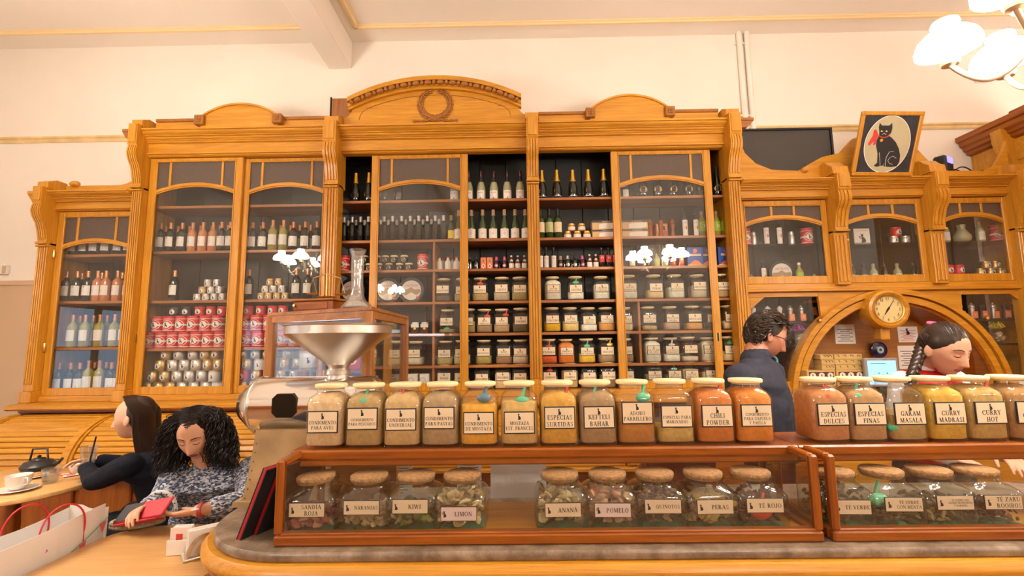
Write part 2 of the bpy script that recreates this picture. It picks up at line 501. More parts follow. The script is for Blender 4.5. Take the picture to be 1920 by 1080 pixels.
CH_LABEL = ['lit chandelier with opal glass shades hanging above the front spice jars', 'chandelier lit over the cafe tables, mirrored in the tin shelf door',
            'chandelier lit over the far end of the bar', 'rear chandelier near the street windows over the cafe side', 'rear chandelier added behind the camera to light the middle of the room', 'rear chandelier added behind the camera to light the far side of the room']
for ci, (cx, cy, cz) in enumerate(CHANDELIERS):
    ch = empty('chandelier', (cx, cy, cz), random.uniform(0, 1) if ci else .28, CH_LABEL[ci], 'chandelier', 'opal shade chandeliers')
    link('stem', _stem, ch, False)
    MB().tube([(0, 0, .3), (0, 0, CEILZ - cz)], .008, 8).build('rod', M['ivorybrass'], ch, 60, False)
    MB().lathe([(.07, CEILZ - cz), (.06, CEILZ - cz - .03), (.015, CEILZ - cz - .06)], 14).build('ceiling_rose', M['ivorybrass'], ch, 60, False)
    for k in range(6):
        a = 2 * PI * k / 6
        ar = link('arm', _arm, ch, False); ar.rotation_euler = (0, 0, a)
        sr = link('scroll', _scroll, ar, False)
        ho = link('lamp_holder', _holder, ar, False); ho.location = (ARMEND[0], 0, ARMEND[1] + .07)
        sh = link('shade', _sh, ch, False); sh.location = (ARMEND[0] * math.cos(a), ARMEND[0] * math.sin(a), ARMEND[1] + .10)
        bu = link('bulb', _bulb, sh, False); bu.location = (0, 0, .005)

# ------------------------------------------------------------------ the wall cabinets
YD = 4.20                     # plane of the doors
ox, oz = M['oak_x'], M['oak_z']
def Z(py, px=1000, Y=YD): return P(px, py, Y).z
def X(px, py=470, Y=YD): return P(px, py, Y).x
ZB = 1.06                     # ledge the glazed cabinets stand on
ZT, ZT2 = 3.585, 2.995          # cornice tops of the tall and the low bays
PIL = {'A': (X(86), X(103)), 'B': (X(251), X(268)), 'C': (X(612), X(636)), 'D': (X(990), X(1012)), 'E': (X(1368), X(1390)), 'F': (4.55, 4.66)}

def dims(zt):
    """heights of cornice, frieze, bracket block and bracket for the tall and the low bays"""
    return (.112, .125, .165, .545) if zt > 3.3 else (.085, .080, .115, .475)

def cornice(mb, x0, x1, zt, yb=WALLY - .01):
    hc = dims(zt)[0]
    pr = [(-.135, 0), (-.135, -.14), (-.118, -.16), (-.118, -.22), (-.112, -.30), (-.100, -.38), (-.086, -.44), (-.086, -.50), (-.070, -.51), (-.070, -.55), (-.076, -.60), (-.076, -.66), (-.070, -.71), (-.056, -.72), (-.056, -.80), (-.046, -.82), (-.046, -.88), (-.052, -.91), (-.052, -.96), (-.034, -1.0)]
    return mb.prism([(yb, zt)] + [(YD + a, zt + b * hc) for a, b in pr] + [(yb, zt - hc)], 'x', x0, x1)

def frieze(mb, x0, x1, zt):
    hc, hf = dims(zt)[:2]
    pr = [(-.03, 0), (-.03, -.74), (-.046, -.76), (-.046, -.85), (-.026, -.87), (-.026, -.93), (-.012, -1.0)]
    return mb.prism([(YD + .05, zt - hc)] + [(YD + a, zt - hc + b * hf) for a, b in pr] + [(YD + .05, zt - hc - hf)], 'x', x0, x1)

def corbel_prof(zt):
    hb, hn = dims(zt)[2:]
    pts = [(0.10, .03), (-.172, .03), (-.172, -hb), (-.163, -hb - .012)]
    L = hn - hb - .02
    for k in range(15):
        t = k / 14
        y = -.160 + .075 * (t * t * (3 - 2 * t)) - .022 * math.sin(PI * min(1, t * 2.0)) * (t < .5)
        pts.append((y, -hb - .018 - L * t))
    pts += [(-.085, -hn - .02), (.10, -hn - .02)]
    return [(YD + a, zt + b) for a, b in pts]

def pilaster(parent, key, zt, name='pilaster'):
    x0, x1 = PIL[key]
    hb, hn = dims(zt)[2:]
    mb = MB()
    mb.bbox(x0, x1, YD - .075, YD + .06, ZB + .10, zt - hn, .004)
    w = x1 - x0
    for k in range(4):                                     # reeds between the flutes
        c = x0 + w * (k + .75) / 4.5
        mb.bbox(c - w * .075, c + w * .075, YD - .088, YD - .07, ZB + .16, zt - hn - .05, .004)
    mb.bbox(x0 - .012, x1 + .012, YD - .10, YD + .06, ZB, ZB + .10, .006)
    p = mb.build(name, oz, parent)
    cb = MB().prism(corbel_prof(zt), 'x', x0, x1)
    cb.build('scroll_bracket', oz, p, 35)
    fl = MB()
    front = [q for q in corbel_prof(zt) if zt - hn + .02 < q[1] < zt - hb - .013]
    for k in range(4):
        c = x0 + w * (k + .75) / 4.5
        fl.strip([(a - .010, b) for a, b in front], [(a + .01, b) for a, b in front], 'x', c - w * .075, c + w * .075)
    fl.build('reeding', oz, p, 35)
    MB().bbox(x0 + w * .1, x1 - w * .1, YD - .183, YD - .167, zt - hb + .01, zt + .024, .005).build('face_block', oz, p)
    MB().bbox(x0 - .006, x1 + .006, YD - .105, YD - .05, zt - hn - .02, zt - hn, .004).bbox(x0 - .004, x1 + .004, YD - .10, YD - .05, zt - hn - .045, zt - hn - .028, .004).build('necking', oz, p)
    MB().prism([(YD - .13, zt + .03), (YD - .13, zt + .085), (YD - .05, zt + .125), (YD + .05, zt + .125), (YD + .05, zt + .03)], 'x', x0 - .006, x1 + .006).build('cap_block', oz, p)
    return p

def arc_pts(x0, x1, zs, rise, n=18):
    """circular arc from (x0,zs) to (x1,zs) with the given rise"""
    w = (x1 - x0) / 2
    R = (w * w + rise * rise) / (2 * rise)
    cx, cz = (x0 + x1) / 2, zs + rise - R
    a0 = math.asin(w / R)
    return [(cx + R * math.sin(-a0 + 2 * a0 * k / n), cz + R * math.cos(-a0 + 2 * a0 * k / n)) for k in range(n + 1)]

def door(parent, x0, x1, z0, z1, y, st=.062, top_h=.34, rise=.075, muntins=(.19, .81), handle=None, knob=None, rail_b=.07, rail_t=.045, hinges=False):
    fr = MB()
    d = .034
    fr.bbox(x0, x0 + st, y, y + d, z0, z1); fr.bbox(x1 - st, x1, y, y + d, z0, z1)
    fr.bbox(x0 + st, x1 - st, y + .001, y + d - .001, z1 - rail_t, z1); fr.bbox(x0 + st, x1 - st, y + .001, y + d - .001, z0, z0 + rail_b)
    o = fr.build('door', oz, parent)
    gx0, gx1 = x0 + st, x1 - st
    zs = z1 - rail_t - top_h                                # arch springing
    # moulded inner bead
    be = MB()
    for xx in (gx0, gx1 - .010): be.bbox(xx, xx + .010, y - .004, y + .012, z0 + rail_b, z1 - rail_t, .003)
    be.bbox(gx0, gx1, y - .004, y + .012, z1 - rail_t - .010, z1 - rail_t, .003)
    be.build('bead', oz, o)
    arc = arc_pts(gx0, gx1, zs, rise)
    ab = MB().strip([(a, b + .014) for a, b in arc], [(a, b - .014) for a, b in arc], 'y', y - .002, y + .030)
    ab.strip([(a, b - .012) for a, b in arc], [(a, b - .026) for a, b in arc], 'y', y + .006, y + .026)
    ab.build('arched_rail', ox, o, 40)
    def archz(xx):
        for (a, b), (c, e) in zip(arc, arc[1:]):
            if a <= xx <= c: return b + (e - b) * (xx - a) / (c - a)
        return zs
    cuts = [gx0] + [gx0 + (gx1 - gx0) * t for t in muntins] + [gx1]
    for xx in cuts[1:-1]:
        MB().bbox(xx - .011, xx + .011, y + .002, y + .028, archz(xx), z1 - rail_t, .003).build('muntin', oz, o)
    for a, b in zip(cuts, cuts[1:]):
        pts = [(a, z1 - rail_t)] + [(a + (b - a) * k / 8, archz(a + (b - a) * k / 8) + .002) for k in range(9)] + [(b, z1 - rail_t)]
        MB().prism(pts, 'y', y + .012, y + .018).build('textured_pane', M['texglass'], o)
    low = [(gx0, z0 + rail_b)] + [(a, b - .01) for a, b in arc] + [(gx1, z0 + rail_b)]
    MB().prism(low, 'y', y + .013, y + .017).build('glass_pane', M['pane'], o)
    if handle:                                             # recessed brass pull
        hx, hz = handle
        hm = MB().strip([(hx + .016 * math.cos(t) , hz + (.034 if math.sin(t) > 0 else -.034) + .016 * math.sin(t)) for t in [2 * PI * k / 20 for k in range(21)]],
                        [(hx + .009 * math.cos(t), hz + (.034 if math.sin(t) > 0 else -.034) + .009 * math.sin(t)) for t in [2 * PI * k / 20 for k in range(21)]], 'y', y - .005, y + .004)
        hm.build('finger_pull', M['brass'], o)
        MB().bbox(hx - .010, hx + .010, y - .001, y + .004, hz - .04, hz + .04, .003).build('recess', M['black'], o)
    if knob:
        kx, kz = knob
        MB().lathe([(.0, -.032), (.010, -.030), (.013, -.022), (.008, -.012), (.009, .0)], 12, (kx, y, kz), 'y').build('knob', M['brass'], o, 50)
    return o

def shelves(parent, x0, x1, zs, y0=YD + .075, y1=4.60, t=.022):
    for z in zs:
        s = MB().bbox(x0, x1, y0, y1, z - t, z, .004)
        s.bbox(x0, x1, y0 - .008, y0 + .004, z - t - .003, z + .001, .003)
        s.build('shelf', M['cherry_x'], parent)

def carcass(parent, x0, x1, z0, z1, n=6):
    """black back boards, side cheeks"""
    for k in range(n):
        a = x0 + (x1 - x0) * k / n; b = x0 + (x1 - x0) * (k + 1) / n
        MB().bbox(a + .002, b - .002, 4.605, 4.63, z0, z1, .004).build('back_board', M['darkback'], parent)
    MB().box(x0, x1, 4.632, 4.64, z0, z1).build('backing', M['black'], parent)
    MB().box(x0, x1, YD + .052, 4.604, z1 - .01, z1).build('top_lining', M['darkback'], parent)

ZS_MAIN = [Z(367), Z(443), Z(500), Z(562), Z(623), Z(684)]
ZS_LEFT = [Z(382, 350), Z(468, 350), Z(562, 350), Z(653, 350), Z(737, 350)]
ZS_A = [Z(474, 180), Z(563, 180), Z(651, 180), Z(732, 180)]
ZB0 = 1.11
def unit(name, label, keys, x0, x1, zt):
    e = empty(name, ((x0 + x1) / 2, YD + .2, ZB), 0, label, 'cabinet', 'oak wall cabinets')
    cornice(MB(), x0, x1, zt).build('cornice', ox, e)
    frieze(MB(), x0, x1, zt).build('frieze', ox, e)
    MB().bbox(x0, x1, YD - .02, 4.60, ZB, ZB0, .004).build('bottom_board', ox, e)
    for k in keys: pilaster(e, k, zt)
    return e

# --- low wing on the far side of the tin shelves
xa0, xa1 = PIL['A'][0], PIL['B'][0]
uA = unit('wing_cabinet', 'low oak wing cabinet with one glazed wine door beside the tan dado wall', 'A', xa0, xa1, ZT2)
carcass(uA, xa0 + .02, xa1, ZB0, ZT2 - .12, 3)
MB().bbox(xa0 + .0, xa0 + .03, YD + .05, 4.64, ZB, ZT2 - .1).build('side_cheek', oz, uA)
shelves(uA, xa0 + .04, xa1, ZS_A[:3])
door(uA, PIL['A'][1] + .004, xa1 - .004, ZB0, ZT2 - .167, YD, .055, .29, .06, (.21, .79))
for z in (1.55, 2.42): MB().lathe([(.010, -.04), (.012, -.035), (.012, .035), (.010, .04)], 8, (PIL['A'][1] + .006, YD - .012, z)).build('hinge', M['brass'], uA, 50)
MB().bbox(xa0 - .10, xa0 + .02, YD - .13, WALLY - .005, ZT2 - .03, ZT2, .004).prism([(xa0 - .1, ZT2 - .03), (xa0 - .06, ZT2 - .09), (xa0, ZT2 - .1), (xa0, ZT2 - .03)], 'y', YD - .12, WALLY - .005).build('cornice_return', ox, uA)
pts = [(xa0 + .10, ZT2), (xa0 + .10, ZT2 + .10)]
c0 = X(215, 340)
for k in range(13):
    t = k / 12
    pts.append((c0 + (xa1 - c0) * t, ZT2 + .10 + .20 * (1 - math.sqrt(max(0, 1 - t * t)))))
pts += [(xa1, ZT2)]
pa = MB().prism(pts, 'y', YD + .03, YD + .06).build('parapet', ox, uA, 35)
MB().ball((X(137, 340), YD + .02, ZT2 + .115), (.05, .03, .03)).build('boss', ox, pa, 60)
MB().box(X(222, 335), xa1, 4.5, 4.53, ZT2, ZT2 + .14).build('parapet_board', M['cherry_x'], uA)

# --- tall bay with two sliding doors in front of the tins
xb0, xb1 = PIL['B'][0], PIL['C'][0]
uB = unit('tin_cabinet', 'tall oak cabinet with two sliding glass doors closed over cat tins', 'B', xb0, xb1, ZT)
carcass(uB, xb0 + .05, xb1 + .06, ZB0, ZT - .125, 6)
shelves(uB, xb0 + .05, xb1, ZS_LEFT[:4])
MB().bbox(xb0, xb0 + .05, YD + .05, 4.64, ZB, ZT - .1).build('side_cheek', oz, uB)
dB = door(uB, PIL['B'][1] + .003, X(446), ZB0, ZT - .242, YD + .002, .066, .305, .075, (.17, .83), rail_t=.03, handle=(X(255, 630) , Z(635, 255)))
dC = door(uB, X(443), PIL['C'][0] - .003, ZB0, ZT - .242, YD + .040, .058, .305, .075, (.17, .83), rail_t=.03)
MB().bbox(xb0 - .10, xb0 + .02, YD - .13, WALLY - .005, ZT - .03, ZT, .004).prism([(xb0 - .1, ZT - .03), (xb0 - .06, ZT - .09), (xb0, ZT - .1), (xb0, ZT - .03)], 'y', YD - .12, WALLY - .005).build('cornice_return', M['cherry_x'], uB)
def parapet(e, x0, x1, zt, pa, pb, rise):
    MB().bbox(x0 + .12, x1 - .02, YD - .01, YD + .05, zt, zt + .118, .004).build('parapet_rail', ox, e)
    MB().bbox(x0 + .12, x1 - .02, YD - .02, YD + .06, zt + .118, zt + .150, .006).build('parapet_cap', M['carved'], e)
    zr = zt + .062
    arc = arc_pts(pa, pb, zt + .14, rise, 20)
    p = MB().prism([(pa, zt)] + arc + [(pb, zt)], 'y', YD - .035, YD + .03).build('pediment', ox, e, 35)
    MB().strip([(a, b + .018) for a, b in arc], arc, 'y', YD - .05, YD + .04).build('pediment_edge', ox, p, 40)
    for xx in (pa, pb):
        ro = MB().bbox(xx - .045, xx + .045, YD - .075, YD + .03, zr, zr + .095, .006).build('rosette_block', M['carved'], e)
        rm = MB()
        for k in range(4):
            a = PI / 4 + k * PI / 2
            rm.ball((xx + .018 * math.cos(a), YD - .078, zr + .047 + .018 * math.sin(a)), (.014, .008, .014), 8, 5)
        rm.ball((xx, YD - .081, zr + .047), (.008, .008, .008), 8, 5)
        rm.build('rosette', M['carved'], ro, 60)
parapet(uB, xb0, xb1, ZT, X(382, 222), X(526, 215), .125)

# --- centre bay under the great pediment
xc0, xc1 = PIL['C'][0], PIL['D'][0]
uC = unit('wine_cabinet', 'tall central oak cabinet under the arched pediment with a carved wreath', 'C', xc0, xc1, ZT)
carcass(uC, xc0 + .06, xc1 + .06, ZB0, ZT - .125, 7)
shelves(uC, xc0 + .06, xc1 + .05, ZS_MAIN)
dD = door(uC, X(692), X(877), ZB0, ZT - .242, YD + .02, .066, .305, .075, (.16, .84), rail_t=.03)
for a, b in ((1, 2), (2, 3), (3, 4), (4, 5)):                 # little partition between spices and the rest
    xx = X(814, 530, 4.3)
    MB().bbox(xx - .011, xx + .011, YD + .08, 4.60, ZS_MAIN[b], ZS_MAIN[a] - .025, .003).build('partition', M['cherry_z'], uC)
MB().bbox(X(814, 530, 4.3) - .011, X(814, 530, 4.3) + .011, YD + .08, 4.60, ZB0, ZS_MAIN[5] - .025, .003).build('partition', M['cherry_z'], uC)
pa, pb = X(640, 200), X(985, 200)
za0 = ZT
arcx0, arcx1 = X(657, 185), X(977, 185)
za = Z(193, 657)
arc = arc_pts(arcx0, arcx1, za, Z(153, 815) - za, 28)
n_ = 8
sh_l = [(arcx0 + .04 - .10 * (1 - math.cos(PI / 2 * k / n_)) * 1.0, za - .02 - (za - .14 - ZT) * math.sin(PI / 2 * k / n_)) for k in range(n_ + 1)]
sh_r = [(arcx1 - .04 + .10 * (1 - math.cos(PI / 2 * k / n_)), b) for k, (a, b) in enumerate(sh_l)]
poly = [(xc0 + .13, ZT), (xc0 + .13, ZT + .12)] + sh_l[::-1] + arc + sh_r + [(xc1 + .0, ZT + .12), (xc1 + .0, ZT)]
pd = MB().prism(poly, 'y', YD - .02, YD + .04).build('great_pediment', ox, uC, 35)
MB().strip([(a, b + .015) for a, b in arc], [(a, b - .028) for a, b in arc], 'y', YD - .085, YD + .05).build('pediment_cap', ox, pd, 40)
MB().strip([(a, b - .075) for a, b in arc], [(a, b - .10) for a, b in arc], 'y', YD - .05, YD).build('pediment_moulding', ox, pd, 40)
MB().strip([(a, b - .04) for a, b in arc], [(a, b - .075) for a, b in arc], 'y', YD - .065, YD).build('bead_channel', ox, pd, 40)
# bead and reel
R_ = None
def arc_at(t):
    f = t * (len(arc) - 1); i = min(int(f), len(arc) - 2); u = f - i
    a, b = arc[i], arc[i + 1]
    return a[0] + (b[0] - a[0]) * u, a[1] + (b[1] - a[1]) * u, math.atan2(b[1] - a[1], b[0] - a[0])
nb = 14
_long = MB().ball((0, 0, 0), (.038, .026, .023), 12, 8).mesh('long_bead', M['carved'], 60)
_round = MB().ball((0, 0, 0), (.020, .024, .023), 10, 8).mesh('round_bead', M['carved'], 60)
for k in range(2 * nb + 1):
    x_, z_, an = arc_at(.012 + .976 * k / (2 * nb))
    bd = link('round_bead' if k % 2 == 0 else 'long_bead', _round if k % 2 == 0 else _long, pd, False)
    bd.matrix_parent_inverse = wmat(pd).inverted()
    bd.location = (x_ + .054 * math.sin(an), YD - .078, z_ - .054 * math.cos(an)); bd.rotation_euler = (0, -an, 0)
# incised line following the pediment
ins = [(arcx0 + .10, ZT + .10)] + [(arcx0 + .10 + .12 * (1 - math.cos(PI / 2 * k / 6)), ZT + .10 + .12 * math.sin(PI / 2 * k / 6)) for k in range(7)]
il = [(a, b - .15) for a, b in arc[3:-3]]
ir = [(arcx1 - .10 - .12 * (1 - math.cos(PI / 2 * k / 6)), ZT + .10 + .12 * math.sin(PI / 2 * k / 6)) for k in range(7)][::-1] + [(arcx1 - .10, ZT + .10)]
line = [(a, b) for a, b in ins] + il + ir
MB().tube([(a, YD - .021, b) for a, b in line], .0035, 5).build('incised_line', M['carved'], pd)
# laurel wreath
wx, wz, wr = X(817, 200), Z(198, 817), .145
leaf = MB()
_leafm = MB().loft([(-.034, .002, .002, 2), (-.02, .011, .008, 2), (0, .014, .010, 2), (.02, .010, .008, 2), (.036, .001, .001, 2)], 8).mesh('leaf', M['carved'], 60)
for sd in (-1, 1):
    for k in range(11):
        a = -PI / 2 + sd * (.10 + .265 * k)
        for j, off in enumerate((-.021, 0, .021)):
            rr = wr + off * (1 - k * .03)
            lf = link('leaf', _leafm, pd, False); lf.matrix_parent_inverse = wmat(pd).inverted()
            aa = a + sd * .07 * (j == 1)
            lf.location = (wx + rr * math.cos(aa), YD - .026 - (.008 if j == 1 else 0), wz + rr * .97 * math.sin(aa))
            td = aa + sd * PI / 2 - sd * (j - 1) * .45
            lf.rotation_euler = (0, PI / 2 - td, 0)
            s_ = 1.0 - .035 * k; lf.scale = (s_, 1, s_)
for sd in (-1, 1):
    MB().tube([(wx, YD - .03, wz - wr), (wx + sd * .09, YD - .03, wz - wr - .025), (wx + sd * .21, YD - .027, wz - wr - .022)], [.010, .008, .007], 7).build('stem', M['carved'], pd, 60)
    for k in range(3):
        MB().ball((wx + sd * (.11 + .045 * k), YD - .028, wz - wr - .022), (.018, .01, .014), 8, 6).build('bud', M['carved'], pd, 60)
MB().bbox(wx - .014, wx + .014, YD - .045, YD - .02, wz - wr - .03, wz - wr + .03, .005).build('ribbon', M['carved'], pd)
# dark framed board leaning behind the pediment
bq = P(623, 200, 4.45); bq2 = P(690, 185, 4.45)
bd = MB().bbox(bq.x, bq2.x, 4.43, 4.46, ZT, bq2.z, .003).build('stored_board', M['cherry_z'])
tag(bd, 'brown board with black edge standing behind the arched pediment', 'board')
MB().bbox(bq.x - .012, bq.x, 4.42, 4.47, ZT, bq2.z + .01, .002).build('black_edge', M['black'], bd)

# --- bay with open champagne shelves
xd0, xd1 = PIL['D'][0], PIL['E'][1]
uD = unit('spice_cabinet', 'tall oak cabinet with one sliding door, open champagne and spice shelves', 'DE', xd0, xd1, ZT)
carcass(uD, xd0 + .05, PIL['E'][0] + .03, ZB0, ZT - .125, 7)
shelves(uD, xd0 + .05, PIL['E'][0] + .02, ZS_MAIN)
dE = door(uD, X(1153), X(1345), ZB0, ZT - .242, YD + .02, .066, .305, .075, (.15, .85), rail_t=.03, handle=(X(1352, 630) - .02, Z(632, 1350)))
MB().bbox(PIL['E'][0] + .02, PIL['E'][1], YD + .05, 4.64, ZB, ZT - .1).build('side_cheek', oz, uD)
for b, a in ((5, 4), (4, 3)):
    xx = X(1200, 650, 4.3)
    MB().bbox(xx - .011, xx + .011, YD + .08, 4.60, ZS_MAIN[b], ZS_MAIN[a] - .025, .003).build('partition', M['cherry_z'], uD)
parapet(uD, xd0, PIL['E'][0], ZT, X(1105, 207), X(1252, 205), .14)
MB().bbox(xd1 - .02, xd1 + .14, YD - .13, WALLY - .005, ZT - .03, ZT, .004).prism([(xd1 + .14, ZT - .03), (xd1 + .08, ZT - .09), (xd1 - .02, ZT - .1), (xd1 - .02, ZT - .03)], 'y', YD - .12, WALLY - .005).build('cornice_return', M['cherry_x'], uD)
tag(MB().bbox(X(1278, 200), X(1340, 200), 4.36, 4.56, ZT, ZT + .12, .01).build('black_case', M['black']), 'flat black case lying on top of the champagne cabinet', 'case')

# --- low wing with three hinged doors over the arch
xe0, xe1 = PIL['E'][1], 4.66
uE = unit('arch_wing_cabinet', 'low oak wing with three small glazed doors above the clock arch', '', xe0, xe1, ZT2)
PIL['G'] = (X(1558), X(1582)); PIL['H'] = (X(1738), X(1762))
for k in ('G', 'H'):
    # short brackets carrying the cornice between the doors
    x0, x1 = PIL[k]
    zt = ZT2
    w_ = x1 - x0
    hb, hn = dims(zt)[2:]
    p = MB().bbox(x0, x1, YD - .06, YD + .06, Z(535, 1570), zt - hn, .004)
    for j in range(3):
        c = x0 + w_ * (j + .75) / 3.5
        p.bbox(c - w_ * .09, c + w_ * .09, YD - .072, YD - .05, Z(530, 1570), zt - hn - .05, .004)
    p = p.build('pilaster', oz, uE)
    MB().prism(corbel_prof(zt), 'x', x0, x1).build('scroll_bracket', oz, p, 35)
    fl = MB(); front = [q for q in corbel_prof(zt) if zt - hn + .02 < q[1] < zt - hb - .013]
    for j in range(3):
        c = x0 + w_ * (j + .75) / 3.5
        fl.strip([(a - .010, b) for a, b in front], [(a + .01, b) for a, b in front], 'x', c - w_ * .09, c + w_ * .09)
    fl.build('reeding', oz, p, 35)
    MB().bbox(x0 + w_ * .1, x1 - w_ * .1, YD - .183, YD - .167, zt - hb + .01, zt + .024, .005).build('face_block', oz, p)
    MB().bbox(x0 - .006, x1 + .006, YD - .105, YD - .05, zt - hn - .02, zt - hn, .004).build('necking', oz, p)
    MB().prism([(YD - .15, zt + .03), (YD - .14, zt + .10), (YD - .10, zt + .12), (YD - .05, zt + .17), (YD + .05, zt + .17), (YD + .05, zt + .03)], 'x', x0 - .02, x1 + .01).build('cap_block', oz, p)
ZM = Z(530, 1640)                                            # band between doors and arch
carcass(uE, xe0, xe1, ZM - .04, ZT2 - .12, 8)
MB().bbox(xe0, xe1, YD - .01, 4.60, ZM - .055, ZM, .004).bbox(xe0, xe1, YD - .04, YD, ZM - .075, ZM - .05, .006).build('middle_rail', ox, uE)
zsh = Z(457, 1640, 4.35)
MB().bbox(xe0 + .02, xe1, YD + .08, 4.58, zsh - .008, zsh, .002).build('glass_shelf', M['clear'], uE)
MF = (.36, .64)
dF = door(uE, xe0 + .004, PIL['G'][0] - .004, ZM + .002, ZT2 - .170, YD, .045, .178, .07, (.355, .645))
dG = door(uE, PIL['G'][1] + .004, PIL['H'][0] - .004, ZM + .002, ZT2 - .170, YD, .045, .178, .07, (.33, .67), knob=(PIL['G'][1] + .03, Z(451, 1580)))
dH = door(uE, PIL['H'][1] + .004, 4.565, ZM + .002, ZT2 - .170, YD, .045, .178, .07, (.33, .67), knob=(PIL['H'][1] + .03, Z(451, 1762)))
# parapet with centre swell behind the cat picture
tops = [(1392, 268), (1400, 285), (1420, 304), (1450, 316), (1500, 318), (1520, 306), (1545, 292), (1580, 284), (1590, 272), (1602, 258), (1625, 250), (1690, 250), (1712, 258), (1722, 274), (1745, 298), (1765, 318), (1850, 318), (1872, 308), (1888, 280), (1893, 262)]
pts = [(X(a, b), Z(b, a)) for a, b in tops]
pz = MB().prism([(xe0, ZT2)] + pts + [(xe1, ZT2)], 'y', YD + .03, YD + .065).build('parapet', ox, uE, 35)
for a, b in ((1512, 317), (1752, 318)):
    MB().ball((X(a, b), YD + .02, Z(b, a)), (.035, .03, .028)).build('boss', ox, pz, 60)

# --- clock arch below
acx, acz, aR = X(1687, 640), 1.0, 1.0
al, arr = X(1478, 705), X(1893, 705)
acx = (al + arr) / 2; aR = (arr - al) / 2
acz = ZM - .075 - aR * .99
uA2 = empty('arch_unit', (acx, YD + .2, 0), 0, 'oak horseshoe arch niche with the round clock and rounded rim', 'arch')
def ring(r, a0=-.25, a1=PI + .25, n=44): return [(acx + r * math.cos(a0 + (a1 - a0) * k / n), acz + r * math.sin(a0 + (a1 - a0) * k / n)) for k in range(n + 1)]
MB().strip(ring(aR), ring(aR - .045), 'y', YD - .05, YD + .05).build('arch_rim', ox, uA2, 30)
MB().strip(ring(aR - .045), ring(aR - .06), 'y', YD - .01, YD + .05).build('arch_groove', M['red_x'], uA2, 30)
MB().strip(ring(aR - .06), ring(aR - .115), 'y', YD - .035, YD + .05).build('arch_band', ox, uA2, 30)
MB().strip(ring(aR - .115), ring(aR - .135), 'y', YD + .0, 4.52).build('arch_soffit', M['red_y'], uA2, 30)
M['nicheback'] = wood('niche_veneer', (.46, .20, .05), (.35, .13, .03), 'x', scale=.6, coat=.3)
bk = [(a, b) for a, b in ring(aR - .13)]
MB().prism(bk, 'y', 4.52, 4.55).build('niche_back', M['nicheback'], uA2)
for px, py in ((1527, 602), (1835, 597)):
    q = P(px, py, YD)
    MB().lathe([(.0, -.045), (.014, -.042), (.020, -.03), (.014, -.015), (.010, 0)], 12, (q.x, YD - .045, q.z), 'y').build('knob', M['brass'], uA2, 50)
MB().bbox(al + .1, arr - .1, YD - .45, 4.55, .96, 1.0, .006).build('niche_counter', ox, uA2)
MB().bbox(al - .02, arr + .02, YD - .40, 4.55, 0, .96, .006).build('niche_base', ox, uA2)
# spandrel showcases on both sides
def spandrel(lo, hi, name, label, flip):
    e = empty(name, ((lo + hi) / 2, YD + .2, ZB), 0, label, 'cabinet', 'spandrel showcases')
    zt = ZM - .075
    # front plate: area between the box and the arch circle with a window cut: built as frame pieces
    MB().bbox(lo, hi, YD, YD + .03, zt - .045, zt, .003).build('top_rail', ox, e)
    edge = lo if not flip else hi - .05
    MB().bbox(edge, edge + .05, YD, YD + .03, ZB, zt - .045, .003).build('stile', oz, e)
    sx = edge + .05 if not flip else edge
    s = 1 if not flip else -1
    MB().prism([(sx, zt - .045), (sx + s * .13, zt - .045), (sx, zt - .15)], 'y', YD + .001, YD + .03).build('corner_fillet', ox, e)
    for k in range(5):
        a = lo + (hi - lo) * k / 5; b = lo + (hi - lo) * (k + 1) / 5
        MB().bbox(a, b - .003, 4.60, 4.62, ZB, zt, .003).build('back_board', M['darkback'], e)
    zz = Z(603, 1450, 4.35)
    MB().bbox(lo + .02, hi - .02, YD + .12, 4.59, zz - .02, zz, .003).build('shelf', M['blacktin'], e)
    zz2 = Z(648, 1500, 4.35)
    MB().bbox(lo + .02, hi - .02, YD + .12, 4.59, zz2 - .02, zz2, .003).build('shelf', M['blacktin'], e)
    MB().bbox(lo + .05, hi - .05, YD + .012, YD + .016, ZB + .1, zt - .046, .001).build('glass_pane', M['pane'], e)
    MB().bbox(lo, hi, YD, 4.62, 0, ZB + .1, .004).build('base', ox, e)
    return e, zz, zz2
sx0, sx1 = al + .33, arr - .33
_a = math.acos((sx1 - acx) / aR)
MB().prism([(sx0, ZM - .075), (sx1, ZM - .075)] + [(acx + (aR - .02) * math.cos(_a + (PI - 2 * _a) * k / 24), acz + (aR - .02) * math.sin(_a + (PI - 2 * _a) * k / 24)) for k in range(25)], 'y', YD + .002, YD + .03).build('spandrel_board', ox, uA2)
sp1, SPZ, SPZ2 = spandrel(xe0, al + .33, 'spandrel_showcase', 'dark spandrel showcase with pepper mills behind the man', False)
sp2, _, _ = spandrel(arr - .33, xe1, 'spandrel_showcase', 'dark spandrel showcase with tagged mills beyond the arch', True)
# --- tall cabinet returning along the side
uF = empty('side_cabinet', (5.0, 3.6, 0), 0, 'tall dark oak cabinet returning along the side beyond the arch wing', 'cabinet')
zf = Z(222, 1915, 4.3)
FX = 4.84
MB().bbox(FX, 5.6, 2.3, WALLY - .01, 0, zf - .2, .006).build('body', oz, uF)
for k in range(3):
    y1 = WALLY - .15 - k * .62
    MB().bbox(FX - .015, FX, y1 - .52, y1, zf - .42, zf - .24, .004).build('panel', ox, uF)
    MB().bbox(FX - .015, FX, y1 - .52, y1, 1.3, zf - .48, .004).build('panel', ox, uF)
fr = [(0, -.20), (-.04, -.19), (-.045, -.16), (-.07, -.15), (-.075, -.12), (-.10, -.10), (-.11, -.06), (-.135, -.05), (-.14, 0), (.7, 0), (.7, -.20)]
MB().prism([(FX + a, zf + b) for a, b in fr], 'y', 2.3, WALLY - .01).build('cornice', M['red_y'], uF)
